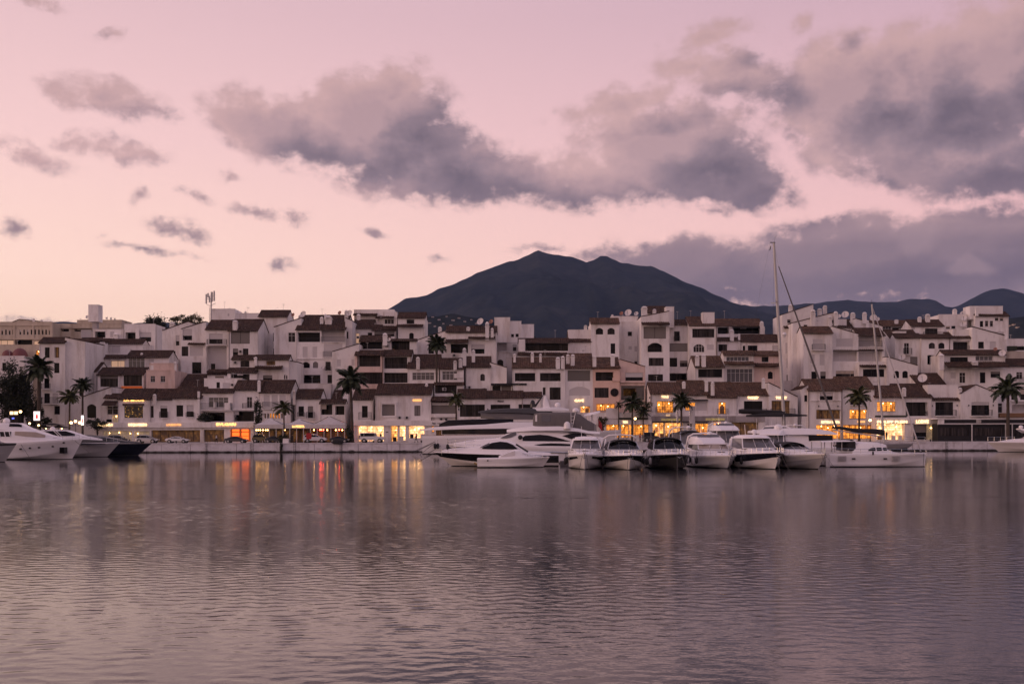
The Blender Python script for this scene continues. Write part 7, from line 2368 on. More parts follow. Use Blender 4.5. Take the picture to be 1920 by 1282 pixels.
mat('paint_white', (0.62, 0.61, 0.61), 0.25, spec=0.5)
mat('paint_silver', (0.40, 0.39, 0.39), 0.25, 0.3)
mat('paint_dark', (0.025, 0.023, 0.024), 0.2)
mat('paint_black', (0.01, 0.01, 0.011), 0.18)
mat('paint_olive', (0.10, 0.08, 0.025), 0.25)
car('silver hatchback parked before the cream-lit shop behind the navy bow', 276, 'paint_silver', 'hatch', 1)
car('white sports coupe parked before the dark red-lit shop', 333, 'paint_white', 'coupe', 1)
car('dark grey coupe parked before the orange-lit windows', 443, 'paint_dark', 'coupe', 1)
car('olive off-roader parked under the restaurant lights', 490, 'paint_olive', 'suv', 1, 225.4, 3.4)
car('black low car parked right of the olive off-roader', 514, 'paint_black', 'coupe', 1, 224.6, 3.6)
car('white hatchback parked behind the red sign', 591, 'paint_white', 'suv', 1)
car('black saloon parked at the right end of the restaurant tents', 636, 'paint_black', 'coupe', 1, 225.2, 3.9)
car('boxy white jeep parked before the bright shop window', 698, 'paint_white', 'jeep', 1, 225.0, 5.0)
car('black off-roader parked by the glowing shelves shop', 1221, 'paint_black', 'jeep', 1, 226.0, 3.2)
car('dark car half hidden behind the navy bow by the shops', 222, 'paint_dark', 'hatch', 1, 226.0)

# ------------------------------------------------------------------ palms
PALMS = 'palm trees on the promenade'


def frond_mesh(name, L, droop, nleaf=26, leaf=0.55, m='palm_leaf', up=0.5):
    """feather frond along +x: arching rib with drooping leaflets on both sides"""
    mb = MB()
    pts = []
    a = up
    p = Vector((0, 0, 0))
    n = 10
    for k in range(n + 1):
        pts.append(p.copy())
        p = p + Vector((math.cos(a), 0, math.sin(a))) * (L / n)
        a -= droop / n * (0.6 + 0.9 * k / n)
    mb.tube(pts, [0.016 * (1 - 0.8 * k / n) for k in range(n + 1)], 4)
    for k in range(nleaf):
        t = 0.10 + 0.90 * k / nleaf
        i = min(n - 1, int(t * n))
        c = pts[i].lerp(pts[i + 1], t * n - i)
        d = (pts[i + 1] - pts[i]).normalized()
        ll = leaf * (0.45 + 1.1 * math.sin(math.pi * min(1, t * 0.9 + 0.08)))
        for sg in (-1, 1):
            tip = c + d * ll * 0.55 + Vector((0, sg * ll * 0.75, -ll * random.uniform(0.25, 0.6)))
            mid = c + d * ll * 0.25 + Vector((0, sg * ll * 0.42, -ll * 0.05))
            wv = d * 0.014
            mb.face([c - wv, c + wv, mid + wv * 0.9, tip, mid - wv * 0.9])
    me = mb.build('frond', m)
    data = me.data
    bpy.data.objects.remove(me)
    data.name = name
    return data


FR = {}
for key, m in (('dark', 'palm_leaf'), ('light', 'palm_leaf_light')):
    FR[key] = [frond_mesh('frond_%d' % i, 1.0, dr, 44, 0.17, m, up) for i, (dr, up) in enumerate(((1.0, 0.62), (1.25, 0.5), (0.9, 0.4), (1.5, 0.7), (0.8, 0.3)))]


def palm(label, px, py_top, py_base, Yp, R_, key='dark', nf=34, lean=0.0, trunk=0.22, skirt=0.3, group=PALMS, spread=(1.35, -0.55)):
    """py_top: where the fronds spring from the trunk; R_: frond length in metres"""
    top = P(0, px, py_top, Yp)
    base = GZ if py_base is None else P(0, px, py_base, Yp).z
    bx = top.x - lean
    r = thing('palm_tree', label, 'palm tree', (bx, Yp, base), group)
    mb = MB()
    n = 16
    pts, rs = [], []
    for k in range(n + 1):
        t = k / n
        pts.append((bx + lean * t ** 1.6, Yp, base + (top.z - base) * t))
        rs.append(trunk * (1.25 - 0.35 * t) * (1.05 if k % 2 else 0.95) * (1.35 if k == 0 else 1))
    rs[-1] *= 1.5
    rs[-2] *= 1.35
    mb.tube(pts, rs, 10)
    part(mb, 'trunk', 'bark', r, True)
    mb = MB()
    mb.ball((top.x, Yp, top.z + 0.05), trunk * 1.7, 10, 0, 1.4)
    cr = part(mb, 'crown', 'bark', r, True)
    rr = random.Random(int(px * 3 + py_top))
    for k in range(nf):
        f = k / nf
        o = bpy.data.objects.new('frond', rr.choice(FR[key]))
        COL.objects.link(o)
        o.parent = cr
        og = ORIG[r.name]
        o.location = (top.x - og[0], Yp - og[1], top.z - og[2] + 0.15 * rr.uniform(-1, 1))
        pitch = spread[0] + (spread[1] - spread[0]) * f ** (1 - skirt) + rr.uniform(-0.15, 0.15)
        o.rotation_euler = (rr.uniform(-0.2, 0.2), -(pitch - 0.45), k * 2.39996 + rr.uniform(-0.2, 0.2))
        s = R_ * rr.uniform(0.8, 1.25)
        o.scale = (s, s, s)
    return r


palm('tall date palm before the leftmost tall white house', 74, 690, None, 229, 3.3, 'dark', 46, 0.1, 0.36)
palm('dark shaggy palm crown before the wide dark window', 155, 722, None, 232, 2.3, 'dark', 36, 0.0, 0.2, 0.1)
palm('slim pale palm right of the leftmost tall house', 131, 743, None, 227, 2.4, 'light', 24, 0.1, 0.16)
palm('slim palm in front of the restaurant tents', 532, 764, None, 223.5, 2.2, 'light', 26, -0.1, 0.14)
palm('tall date palm right of the restaurant tents', 657, 712, None, 229, 3.4, 'dark', 44, -0.4, 0.26)
palm('shaggy fan palm rising behind the middle rooftops', 819, 645, None, 240.9, 2.5, 'dark', 44, 0.0, 0.22, 0.1)
palm('short yellow-green palm beside the wide grey shutter', 855, 748, None, 231, 2.1, 'light', 26, -0.1, 0.17)
palm('bushy palm on the planted terrace under the warm-tinted house', 1186, 755, None, 229, 2.4, 'dark', 30, 0.1, 0.18)
palm('palm before the glowing three-part window', 1278, 752, None, 228.5, 2.5, 'dark', 34, 0.1, 0.2)
palm('palm with drooping yellow-green crown near the catamaran boom', 1611, 742, None, 228.5, 2.7, 'light', 36, 0.0, 0.19)
palm('broad date palm at the right edge over the black terrace', 1890, 728, None, 228.5, 3.3, 'dark', 46, 0.0, 0.3)
palm('small potted palm on the terrace right of the bushy palm', 1206, 772, None, 232.2, 1.5, 'dark', 22, 0.0, 0.12)
palm('small potted palm on the terrace left of the bushy palm', 1160, 760, None, 232.2, 1.0, 'dark', 20, 0.0, 0.1)


# ------------------------------------------------------------------ broadleaf trees and shrubs
def foliage(c, rx, ry, rz, n, leaf, seed, clumps=26):
    rr = random.Random(seed)
    mb = MB()
    cl = []
    for k in range(clumps):
        while True:
            v = Vector((rr.uniform(-1, 1), rr.uniform(-1, 1), rr.uniform(-0.9, 1)))
            if 0.25 < v.length < 1:
                break
        cl.append((Vector((v.x * rx, v.y * ry, v.z * rz)), rr.uniform(0.20, 0.42)))
    for k in range(n):
        cc, s = cl[k % clumps]
        d = Vector((rr.gauss(0, 1), rr.gauss(0, 1), rr.gauss(0, 0.8))) * s * 0.55
        p = Vector(c) + cc + Vector((d.x * rx, d.y * ry, d.z * rz))
        a = Vector((rr.gauss(0, 1), rr.gauss(0, 1), rr.gauss(0, 1))).normalized()
        b = a.orthogonal().normalized()
        e = a.cross(b)
        l = leaf * rr.uniform(0.6, 1.3)
        mb.face([p - b * l, p - e * l * 0.5, p + b * l, p + e * l * 0.5])
    return mb


def tree(label, px, py_c, Yp, rx, rz, n=2600, leaf=0.2, m='leaf_dark', seed=1, name='tree', cat='tree', base=None, group='dark leafy trees of the town'):
    c = P(0, px, py_c, Yp)
    bz = GZ if base is None else base
    r = thing(name, label, cat, (c.x, Yp, bz), group)
    mb = MB()
    rr = random.Random(seed)
    mb.tube([(c.x, Yp, bz), (c.x + 0.1, Yp, (bz + c.z) / 2), (c.x - 0.1, Yp, c.z)], [0.3, 0.22, 0.12], 8)
    for k in range(7):
        a = rr.uniform(0, 6.28)
        z = bz + (c.z - bz) * rr.uniform(0.55, 0.95)
        mb.tube([(c.x, Yp, z), (c.x + math.cos(a) * rx * 0.4, Yp + math.sin(a) * rx * 0.4, z + rz * 0.3), (c.x + math.cos(a) * rx * 0.75, Yp + math.sin(a) * rx * 0.7, z + rz * 0.55)], [0.11, 0.07, 0.02], 5)
    part(mb, 'trunk', 'bark', r, True)
    part(foliage(c, rx, rx * 0.9, rz, n, leaf, seed), 'crown', m, r)
    return r


tree('dense dark tree at the left edge under the cream house', 12, 735, 232, 4.2, 5.6, 9000, 0.25, 'leaf_dark', 3)
tree('dark tree with orange lamp glow left of the tall corner house', 40, 752, 234, 3.0, 4.4, 6000, 0.22, 'leaf_dark', 4)
tree('dark tree hugging the trunk of the leftmost date palm', 64, 775, 231, 1.6, 3.6, 3000, 0.2, 'leaf_dark', 5)
tree('dark tree on the skyline left of the phone mast', 289, 618, 292, 3.0, 3.9, 5500, 0.24, 'leaf_dark', 6)
tree('olive-green tree crown on the skyline behind the gabled house', 340, 604, 296, 2.7, 1.7, 2000, 0.2, 'leaf_olive', 7)
tree('small olive-green tree crown just left of the phone mast', 366, 603, 297, 2.5, 1.8, 1900, 0.2, 'leaf_olive', 8)
tree('clipped dark bush before the arched doorway', 182, 793, 231.5, 1.9, 1.3, 1500, 0.17, 'leaf_dark', 9, 'bush', 'bush')
tree('dark shrub at the foot of the tall corner house', 85, 789, 231.8, 1.2, 0.9, 900, 0.16, 'leaf_dark', 10, 'bush', 'bush')
tree('narrow dark cypress between jeweller and restaurant', 484, 782, 231, 0.75, 3.2, 1500, 0.18, 'leaf_dark', 11, 'cypress_tree', 'tree')
tree('dark hedge mass under the glass balcony house', 384, 783, 233.9, 1.7, 1.1, 1300, 0.16, 'leaf_dark', 12, 'bush', 'bush', base=P(0, 384, 790, 233.9).z - 0.6)
tree('round shrub with warm light on the planted terrace', 1205, 763, 233.6, 1.9, 1.4, 1500, 0.17, 'leaf_olive', 13, 'bush', 'bush')
tree('dark potted shrub beside the tall promenade palm', 655, 812, 226.5, 0.7, 1.6, 900, 0.15, 'leaf_dark', 14, 'bush', 'bush')
tree('dark shrub at the foot of the restaurant palm', 533, 823, 222.6, 1.0, 1.0, 1200, 0.14, 'leaf_dark', 15, 'bush', 'bush')
tree('agave-like plant hanging over the quay edge', 527, 838, 220.3, 0.28, 0.9, 500, 0.12, 'leaf_dark', 16, 'bush', 'bush', base=P(0, 527, 832, 220.3).z - 0.3)
tree('green plant in the warm-tinted house doorway', 1130, 788, 232.0, 0.9, 0.8, 700, 0.14, 'leaf_olive', 17, 'bush', 'bush')

# ------------------------------------------------------------------ restaurant tents
mq = thing('restaurant_tent', 'white peaked restaurant tents strung with warm bulbs', 'tent', (P(3, 330, 1000, 230).x, 230, GZ))
zv0, zv1 = P(3, 300, 975, 228).z, P(3, 300, 1004, 228).z
xL, xR = P(3, -8, 1000, 228).x, P(3, 690, 1000, 228).x
peaks = [(P(3, 110, 925, 230).x, P(3, 110, 922, 230.5).z), (P(3, 335, 930, 230).x, P(3, 335, 925, 230.5).z), (P(3, 570, 910, 230).x, P(3, 570, 908, 230.5).z)]
bnd = [xL, P(3, 232, 0, 228).x, P(3, 452, 0, 228).x, xR]
for k in range(3):
    a, b = bnd[k], bnd[k + 1]
    pk = peaks[k]
    mb = MB()
    n = 8
    rows = []
    for i in range(n + 1):                       # sagging cloth from the peak to the four corners
        t = i / n
        s = t ** 0.75
        rows.append([])
        for (cx_, cy_) in ((a, 228), ((a + b) / 2, 228), (b, 228), (b, 230.5), (b, 233), ((a + b) / 2, 233), (a, 233), (a, 230.5), (a, 228)):
            rows[-1].append((pk[0] + (cx_ - pk[0]) * t, 230.5 + (cy_ - 230.5) * t, pk[1] + (zv0 - pk[1]) * s))
    mb.grid(rows)
    part(mb, 'canopy', 'canvas_white', mq, False)
    mb = MB()
    mb.box(a + 0.01, 227.96, zv1, b - 0.01, 227.99, zv0)
    part(mb, 'valance', 'canvas_white', mq)
for x in np.linspace(xL + 0.1, xR - 0.1, 14):
    mb = MB()
    mb.box(x - 0.06, 228.05, GZ, x + 0.06, 228.17, zv1)
    part(mb, 'post', 'frame_white', mq)
mb = MB()
mb.box(xL, 232.6, GZ, xR, 232.8, zv1)
part(mb, 'back_wall', 'interior', mq)
for x in np.linspace(xL + 0.6, xR - 0.6, 11):
    mb = MB()
    mb.box(x - 0.45, 232.5, GZ + 0.2, x + 0.45, 232.58, zv1 - 0.5)
    part(mb, 'lit_panel', 'lit_dim', mq)
mb = MB()
for (x0, y0, x1, y1) in ((135, 935, 232, 985), (345, 938, 450, 968), (455, 968, 560, 915), (575, 912, 690, 960)):
    mb.tube([P(3, x0, y0, 228.4), P(3, x1, y1, 228.0)], 0.05, 5)
part(mb, 'guy_rope', 'rope', mq)
lettering('LA PIZZETA', 14, 165, 524, 372, 560, 227.9, mq, 'sign_lit')
bl = [(13, 1195), (13, 1228), (13, 1265), (13, 1310), (13, 1358), (13, 1392), (13, 1684), (14, 38), (14, 538), (14, 765), (14, 912), (14, 1024)]
for v, x in bl:
    q = P(v, x, 604, 228.3)
    mb = MB()
    mb.ball((q.x, 228.3, q.z), 0.11, 8)
    part(mb, 'bulb', 'bulb', mq, True)
for x in (640, 662, 700, 970):
    q = P(14, x, 600, 228.3)
    mb = MB()
    mb.ball((q.x, 228.3, q.z), 0.12, 8)
    part(mb, 'bulb', 'bulb_red', mq, True)

# ------------------------------------------------------------------ street furniture
LAMPS = 'lit street lamps'


def lamp(label, px, py, Yp, r=0.24, heads=((0, 0),)):
    q = P(0, px, py, Yp)
    t = thing('street_lamp', label, 'street lamp', (q.x, Yp, GZ), LAMPS)
    mb = MB()
    mb.lathe((q.x, Yp, GZ), [(0.16, 0), (0.14, 0.3), (0.07, 0.4), (0.05, q.z - GZ - 0.25), (0.09, q.z - GZ - 0.2)], 8)
    for (dx, dz) in heads:
        if dx:
            mb.tube([(q.x, Yp, q.z - 0.7), (q.x + dx * 0.7, Yp, q.z - 0.75 + dz), (q.x + dx, Yp, q.z - 0.25 + dz)], 0.035, 5)
    part(mb, 'pole', 'iron', t, True)
    for (dx, dz) in heads:
        mb = MB()
        mb.ball((q.x + dx, Yp, q.z + dz), r, 12)
        g = part(mb, 'globe', 'lamp_globe', t, True)
        mb = MB()
        mb.lathe((q.x + dx, Yp, q.z + dz + r * 0.8), [(r * 0.9, 0), (r * 0.5, 0.1), (0.03, 0.25)], 8)
        part(mb, 'cap', 'iron', g, True, root=t)
    return t


lamp('three-globed lamp left of the illuminated column by the bushy arch', 141.5, 789.5, 226, 0.27, ((0, 0), (-0.85, -0.28), (0.85, -0.28)))
lamp('single lamp glowing beside the bright kiosk panels', 38.5, 771.5, 226, 0.27)
lamp('low lamp behind the radar of the large white yacht', 55.5, 793.5, 226, 0.2)
lamp('low lamp before the tall corner house by the palm', 72.5, 797, 225, 0.2)
lamp('lamp with lantern head on the planted terrace promenade', 1191, 784.5, 226, 0.24)
lamp('lamp glowing left of the brightest shop front', 1631.5, 787.5, 226, 0.26)

for (lab, px0, py0, px1, py1, Yp) in (('tall illuminated advertising panel beside the leftmost palm', 63, 771, 75, 788, 225), ('narrow illuminated advertising column by the three-globed lamp', 152, 778.5, 157.5, 797, 226.5)):
    a, b = P(0, px0, py0, Yp), P(0, px1, py1, Yp)
    t = thing('advertising_panel', lab, 'advertising panel', ((a.x + b.x) / 2, Yp, GZ), 'illuminated advertising panels')
    mb = MB()
    mb.box(a.x - 0.08, Yp, b.z - 0.1, b.x + 0.08, Yp + 0.3, a.z + 0.1)
    mb.box((a.x + b.x) / 2 - 0.15, Yp + 0.05, GZ, (a.x + b.x) / 2 + 0.15, Yp + 0.25, b.z - 0.1)
    part(mb, 'frame', 'iron', t)
    mb = MB()
    mb.box(a.x, Yp - 0.02, b.z, b.x, Yp - 0.003, a.z)
    part(mb, 'screen', 'ad_screen', t)
    mb = MB()
    cx_, w_ = (a.x + b.x) / 2, (b.x - a.x)
    h_ = a.z - b.z
    mb.lathe((cx_ + 0.03, Yp - 0.03, b.z + h_ * 0.2), [(w_ * 0.10, 0), (w_ * 0.17, h_ * 0.15), (w_ * 0.12, h_ * 0.4), (w_ * 0.05, h_ * 0.5)], 10)
    part(mb, 'printed_figure', 'ad_red', t)

kt = thing('kiosk', 'small kiosk with two bright panels and blue screen behind the left yacht', 'kiosk', (P(11, 235, 400, 228).x, 228, GZ))
a, b = P(11, 150, 280, 228), P(11, 320, 470, 228)
mb = MB()
mb.box(a.x, 228, GZ, b.x, 230.5, a.z + 0.2)
mb.box(a.x - 0.2, 227.6, a.z + 0.2, b.x + 0.2, 230.7, a.z + 0.35)
part(mb, 'booth', 'frame_dark', kt)
for (x0, x1) in ((170, 230), (245, 306)):
    q0, q1 = P(11, x0, 285, 227.95), P(11, x1, 338, 227.95)
    mb = MB()
    mb.box(q0.x, 227.93, q1.z, q1.x, 227.98, q0.z)
    part(mb, 'lit_panel', 'sign_white', kt)
q0, q1 = P(11, 205, 390, 227.95), P(11, 245, 415, 227.95)
mb = MB()
mb.box(q0.x, 227.93, q1.z, q1.x, 227.98, q0.z)
part(mb, 'screen', 'ad_blue', kt)
cs = thing('cafe_awning', 'dark cafe awnings and parasols behind the left yachts', 'awning', (P(11, 850, 520, 228).x, 228, GZ))
for (x0, x1, yt, yb) in ((530, 860, 510, 560), (690, 1090, 482, 520), (830, 1180, 520, 565)):
    q0, q1 = P(11, x0, yt, 228), P(11, x1, yb, 228)
    mb = MB()
    xm = (q0.x + q1.x) / 2
    base4 = [(q0.x, 226.5, q1.z), (q1.x, 226.5, q1.z), (q1.x, 229.5, q1.z), (q0.x, 229.5, q1.z)]
    for i in range(4):
        mb.face([base4[i], base4[(i + 1) % 4], (xm, 228, q0.z)])
    mb.tube([(xm, 228, GZ), (xm, 228, q0.z)], 0.05, 5)
    part(mb, 'parasol', 'canvas_dark', cs)
for x in (790, 905, 1060):
    q = P(11, x, 580, 227.9)
    mb = MB()
    mb.ball((q.x, 227.9, q.z), 0.1, 6)
    part(mb, 'bulb', 'bulb', cs, True)

a, b = P(14, 405, 655, 220.9), P(14, 495, 760, 220.9)
t = thing('red_sign', 'square red sign on a post at the quay edge', 'sign', ((a.x + b.x) / 2, 220.9, GZ))
mb = MB()
ch = 0.12
mb.face([(a.x + ch, 220.88, b.z), (b.x - ch, 220.88, b.z), (b.x, 220.88, b.z + ch), (b.x, 220.88, a.z - ch), (b.x - ch, 220.88, a.z), (a.x + ch, 220.88, a.z), (a.x, 220.88, a.z - ch), (a.x, 220.88, b.z + ch)])
mb.box(a.x + ch, 220.89, b.z, b.x - ch, 220.93, a.z)
part(mb, 'sign_face', 'red', t)
mb = MB()
mb.tube([((a.x + b.x) / 2, 220.97, GZ - 0.6), ((a.x + b.x) / 2, 220.97, a.z)], 0.035, 6)
part(mb, 'post', 'iron', t)

# black rubbish skip hung on the quay edge, white kerb block
a, b = P(14, 850, 760, 220.6), P(14, 1040, 845, 220.6)
t = thing('mooring_gear', 'black heap of covered mooring gear on the quay edge under the saloon car', 'mooring gear', ((a.x + b.x) / 2, 220.6, GZ))
mb = loft([(a.x, b.z + 0.2, b.z + 0.5, 0.3, 0.25), (a.x + 0.4, b.z, a.z - 0.1, 0.45, 0.35), (b.x - 0.5, b.z, a.z - 0.2, 0.45, 0.35), (b.x, b.z + 0.2, b.z + 0.6, 0.3, 0.25)], 0.15, 0.05, oy=220.5)
part(mb, 'cover', 'canvas_dark', t, True)
a, b = P(14, 8, 750, 221.6), P(14, 105, 812, 221.6)
t = thing('bollard_block', 'white concrete block on the quay beside the hanging plant', 'block', ((a.x + b.x) / 2, 221.6, GZ))
mb = loft([(a.x, GZ, a.z - 0.1, 0.4, 0.36), (a.x + 0.1, GZ, a.z, 0.4, 0.36), (b.x - 0.1, GZ, a.z, 0.4, 0.36), (b.x, GZ, a.z - 0.1, 0.4, 0.36)], 0.06, 0.0, oy=221.6)
part(mb, 'concrete_body', 'stucco_w', t)

# phone mast on the roof and the white sign pylon
q = P(2, 605, 240, 270)
t = thing('phone_mast', 'grey phone mast with panel aerials on the skyline', 'phone mast', (q.x, 270, q.z - 1))
tp = P(2, 610, 40, 270)
mb = MB()
mb.tube([(q.x, 270, q.z - 1), (tp.x, 270, tp.z + 0.4)], 0.16, 8)
for f in (0.1, 0.25, 0.4, 0.55):
    z = q.z + (tp.z - q.z) * f
    mb.tube([(q.x - 0.35, 270, z), (q.x + 0.35, 270, z)], 0.04, 4)
mb.tube([(q.x - 0.35, 270, q.z - 1), (q.x - 0.3, 270, q.z + (tp.z - q.z) * 0.5)], 0.06, 5)
part(mb, 'pole', 'ac_grey', t)
for (x, y0, y1) in ((575, 45, 115), (588, 38, 70), (598, 60, 105), (618, 30, 100), (633, 22, 95)):
    a, b = P(2, x, y0, 270), P(2, x, y1, 270)
    mb = MB()
    mb.box(a.x - 0.17, 269.6, b.z, a.x + 0.17, 269.8, a.z)
    mb.tube([(a.x, 269.8, (a.z + b.z) / 2), (tp.x, 270, (a.z + b.z) / 2)], 0.05, 4)
    part(mb, 'panel_aerial', 'ac_grey', t)
mb = MB()
mb.tube([P(2, 575, 118, 270), P(2, 600, 130, 270), P(2, 640, 110, 270)], 0.06, 5)
part(mb, 'cross_arm', 'ac_grey', t)

a, b = P(1, 677, 47, 285), P(1, 752, 172, 285)
t = thing('sign_pylon', 'tall white box pylon standing above the hotel roof at the left', 'pylon', ((a.x + b.x) / 2, 285, GZ))
mb = MB()
mb.box(a.x, 284, b.z, b.x, 287, a.z)
mb.box(a.x - 0.05, 283.95, b.z - 0.1, b.x + 0.05, 287.05, b.z - 0.002)
part(mb, 'box', 'stucco_w', t)
mb = MB()
mb.box((a.x + b.x) / 2 - 0.5, 284.6, GZ, (a.x + b.x) / 2 + 0.6, 286.2, b.z - 0.1)
part(mb, 'column', 'stucco_g', t)

# banners by the middle shops
for (lab, x0, y0, x1, y1) in (('narrow lit white banner left of the promenade palm trunk', 588, 270, 618, 440), ('wide pale banner right of the promenade palm trunk', 800, 180, 880, 460)):
    a, b = P(21, x0, y0, 229), P(21, x1, y1, 229)
    t = thing('banner', lab, 'banner', ((a.x + b.x) / 2, 229, GZ), 'vertical shop banners')
    rows = []
    for k in range(7):
        f = k / 6
        rows.append([(a.x + (b.x - a.x) * u, 229 + 0.06 * math.sin(u * 5 + f * 4), a.z + (b.z - a.z) * f) for u in (0, .25, .5, .75, 1)])
    mb = MB()
    mb.grid(rows)
    mb.grid([[(p[0], p[1] + 0.03, p[2]) for p in rw] for rw in rows])
    part(mb, 'cloth', 'canvas_white', t, True)
    mb = MB()
    mb.tube([(a.x - 0.06, 229.05, GZ), (a.x - 0.06, 229.05, a.z + 0.1), (b.x, 229.05, a.z + 0.1)], 0.035, 5)
    part(mb, 'pole', 'steel', t)
a, b = P(24, 365, 260, 229), P(24, 392, 500, 229)
t = thing('parasol', 'closed white parasol beside the right promenade palm', 'parasol', ((a.x + b.x) / 2, 229, GZ))
mb = MB()
mb.lathe(((a.x + b.x) / 2, 229, b.z), [(0.16, 0), (0.2, 0.4), (0.13, (a.z - b.z) * 0.6), (0.03, a.z - b.z)], 8)
part(mb, 'folded_cloth', 'canvas_white', t, True)
mb = MB()
mb.tube([((a.x + b.x) / 2, 229, GZ), ((a.x + b.x) / 2, 229, b.z + 0.3)], 0.04, 6)
part(mb, 'pole', 'steel', t)

# promenade railing on the right of the boats
for (v, x0, x1, y0, lab) in ((24, 1000, 1320, 682, 'low steel railing before the plant-filled shop'), (21, 60, 1100, 570, 'thin steel railing before the glowing shelves shop')):
    a, b = P(v, x0, y0, 224), P(v, x1, y0, 224)
    t = thing('railing', lab, 'railing', (a.x, 224, GZ))
    mb = MB()
    z = max(a.z, GZ + 0.9)
    mb.tube([(a.x, 224, z), (b.x, 224, z)], 0.03, 5)
    mb.tube([(a.x, 224, z - 0.4), (b.x, 224, z - 0.4)], 0.02, 4)
    part(mb, 'hand_rail', 'steel', t)
    n = max(2, int((b.x - a.x) / 1.4))
    for k in range(n + 1):
        x = a.x + (b.x - a.x) * k / n
        mb = MB()
        mb.tube([(x, 224, GZ), (x, 224, z)], 0.025, 5)
        part(mb, 'post', 'steel', t)

# houses dotted on the foothills
HS = 'pale houses scattered on the foothills'
rh = random.Random(11)
hp = [(800, 598), (812, 595), (824, 600), (838, 594), (850, 601), (861, 597), (872, 603), (884, 600), (806, 606), (832, 607), (846, 610), (893, 607), (816, 612), (868, 612), (1893, 611), (1901, 609), (1908, 614), (1888, 618)]
from mathutils.bvhtree import BVHTree
bvh = [BVHTree.FromPolygons([v_.co.copy() for v_ in o_.data.vertices], [tuple(p_.vertices) for p_ in o_.data.polygons]) for o_ in (hill_a, hill_b)]
ORD = 'first second third fourth fifth sixth seventh eighth ninth tenth eleventh twelfth thirteenth fourteenth'.split()
hp.sort()
for hk, (px, py) in enumerate(hp):
    eye = Vector((0, 0, H))
    hit = bvh[0 if px < 1500 else 1].ray_cast(eye, (P(0, px, py, 1000.0) - eye).normalized())[0]
    if hit is None:
        continue
    q, Yh = hit, hit.y
    w_ = rh.uniform(4, 7.5)
    h_ = rh.uniform(2.2, 3.6)
    t = thing('hillside_house', 'tiny pale house on the foothill below the mountain, %s from the left' % ORD[hk] if px < 1500 else 'tiny cream house on the right-edge foothill, %s from the left' % ORD[hk - 14], 'house', (q.x, Yh, q.z), HS)
    mb = MB()
    mb.box(q.x - w_ / 2, Yh - 5, q.z - 7, q.x + w_ / 2, Yh + 5, q.z + h_ / 2)
    part(mb, 'wall', 'stucco_b' if px > 1500 else 'stucco_g', t)
    mb = MB()
    for sx in (-1, 1):
        mb.face([(q.x + sx * w_ * 0.55, Yh - 5.5, q.z + h_ / 2), (q.x + sx * w_ * 0.55, Yh + 5.5, q.z + h_ / 2), (q.x, Yh + 5.5, q.z + h_ / 2 + 1.6), (q.x, Yh - 5.5, q.z + h_ / 2 + 1.6)])
    mb.face([(q.x - w_ * 0.55, Yh - 5.4, q.z + h_ / 2), (q.x + w_ * 0.55, Yh - 5.4, q.z + h_ / 2), (q.x, Yh - 5.4, q.z + h_ / 2 + 1.6)])
    part(mb, 'roof', 'tile', t)


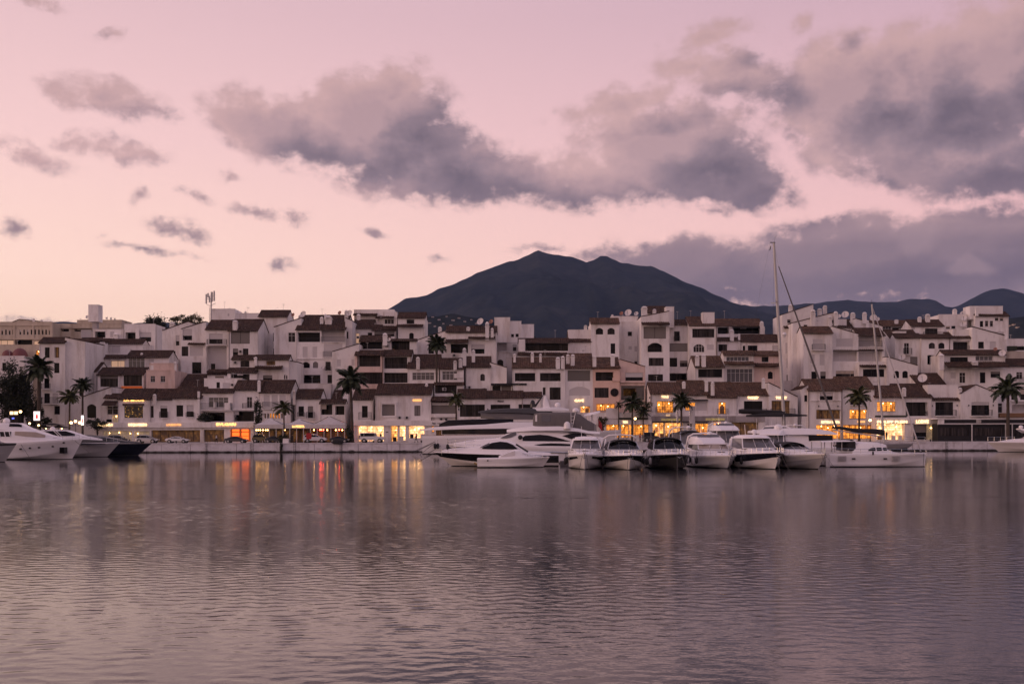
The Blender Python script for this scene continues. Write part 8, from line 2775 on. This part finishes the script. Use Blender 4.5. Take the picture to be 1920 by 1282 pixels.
# ------------------------------------------------------------------ people
def person(label, px, Yp, ztop_h, shirt, trousers, walk=0.25, face=1, z0=GZ, arm=0.2, coat=False):
    x0 = (px - CX) * Yp / F
    k = ztop_h / 1.75
    t = thing('person', label, 'person', (x0, Yp, z0), 'people on the promenade')
    J = {'pel': (0, 0, 0.95), 'waist': (0.01, 0, 1.12), 'chest': (0.02, 0, 1.36), 'neck': (0.03, 0, 1.50), 'head': (0.05, 0, 1.60), 'crown': (0.05, 0, 1.72),
         'hl': (walk * 0.1, 0.09, 0.9), 'kl': (walk * 0.75, 0.10, 0.50), 'al': (walk * 0.85, 0.10, 0.08), 'tl': (walk * 0.85 + 0.17, 0.11, 0.03),
         'hr': (-walk * 0.1, -0.09, 0.9), 'kr': (-walk * 0.3, -0.10, 0.49), 'ar': (-walk * 1.15, -0.10, 0.12), 'tr': (-walk * 1.15 + 0.16, -0.11, 0.04),
         'sl': (0.02, 0.19, 1.42), 'el': (-arm * 0.7, 0.25, 1.15), 'wl': (0.02 - arm * 0.6 + 0.08, 0.24, 0.90), 'gl': (0.06 - arm * 0.5, 0.24, 0.80),
         'sr': (0.02, -0.19, 1.42), 'er': (arm * 0.6, -0.25, 1.15), 'wr': (arm * 1.1 + 0.05, -0.23, 0.93), 'gr': (arm * 1.2 + 0.08, -0.22, 0.84)}
    Rd = {'pel': .155, 'waist': .135, 'chest': .16, 'neck': .06, 'head': .10, 'crown': .07, 'hl': .105, 'kl': .065, 'al': .045, 'tl': .035, 'hr': .105, 'kr': .065, 'ar': .045, 'tr': .035,
          'sl': .07, 'el': .05, 'wl': .035, 'gl': .035, 'sr': .07, 'er': .05, 'wr': .035, 'gr': .035}
    E = [('pel', 'waist'), ('waist', 'chest'), ('chest', 'neck'), ('neck', 'head'), ('head', 'crown'), ('pel', 'hl'), ('hl', 'kl'), ('kl', 'al'), ('al', 'tl'), ('pel', 'hr'), ('hr', 'kr'), ('kr', 'ar'), ('ar', 'tr'),
         ('chest', 'sl'), ('sl', 'el'), ('el', 'wl'), ('wl', 'gl'), ('chest', 'sr'), ('sr', 'er'), ('er', 'wr'), ('wr', 'gr')]
    names = list(J)
    me = bpy.data.meshes.new('body')
    me.from_pydata([(face * J[n][0] * k, J[n][1] * k, J[n][2] * k) for n in names], [(names.index(a), names.index(b)) for a, b in E], [])
    ob = bpy.data.objects.new('body', me)
    COL.objects.link(ob)
    ob.parent = t
    md = ob.modifiers.new('skin', 'SKIN')
    for i, n in enumerate(names):
        me.skin_vertices[0].data[i].radius = (Rd[n] * k, Rd[n] * k)
    me.skin_vertices[0].data[0].use_root = True
    ob.modifiers.new('sub', 'SUBSURF').levels = 1
    ob.modifiers['sub'].render_levels = 2
    # one body mesh, coloured by height: shoes and trousers, top, skin
    key = 'person_%s_%s' % (shirt, trousers)

    def fn(w, b):
        tc = w.n('ShaderNodeTexCoord')
        sp = w.n('ShaderNodeSeparateXYZ')
        w.l(tc.outputs['Object'], sp.inputs[0])
        cs_ = MATS[shirt].node_tree.nodes['Principled BSDF'].inputs['Base Color'].default_value[:3]
        ct_ = MATS[trousers].node_tree.nodes['Principled BSDF'].inputs['Base Color'].default_value[:3]
        c = w.mix(w.rng(sp.outputs[2], 0.97, 0.99), ct_, cs_)
        c = w.mix(w.rng(sp.outputs[2], 1.46 * k, 1.48 * k), c, (0.42, 0.26, 0.19))
        w.l(c, b.inputs['Base Color'])
    ob.data.materials.append(mat(key, rough=0.85, fn=fn))
    mb = MB()
    mb.lathe((x0 + face * (0.045 - 0.03) * k, Yp, z0 + 1.63 * k), [(0.112 * k, -0.02 * k), (0.118 * k, 0.04 * k), (0.10 * k, 0.11 * k), (0.02, 0.145 * k)], 10)
    part(mb, 'hair', 'hair', t, True)
    return t


person('person in a white top walking past the jeweller doorway', 405.5, 225.5, 1.75, 'cloth_white', 'cloth_dark', 0.22, 1)
person('person in dark clothes striding before the bright red window', 780.5, 224.5, 1.78, 'cloth_dark', 'cloth_dark', 0.32, -1)
person('person in dark clothes standing in front of the restaurant', 547.5, 224.5, 1.75, 'cloth_dark', 'cloth_dark', 0.08, 1)
person('person in black beside the glowing shelves', 1249, 224, 1.8, 'cloth_dark', 'cloth_dark', 0.06, -1)
person('person in red by the terrace shop window', 1200, 225, 1.7, 'cloth_red', 'cloth_dark', 0.15, 1)

# ------------------------------------------------------------------ evening haze over the land
mb = MB()
mb.box(-8900, -2900, -4.0, 8900, 13900, 1500)
hz = mb.build('haze', 'haze')
hz['kind'] = 'stuff'
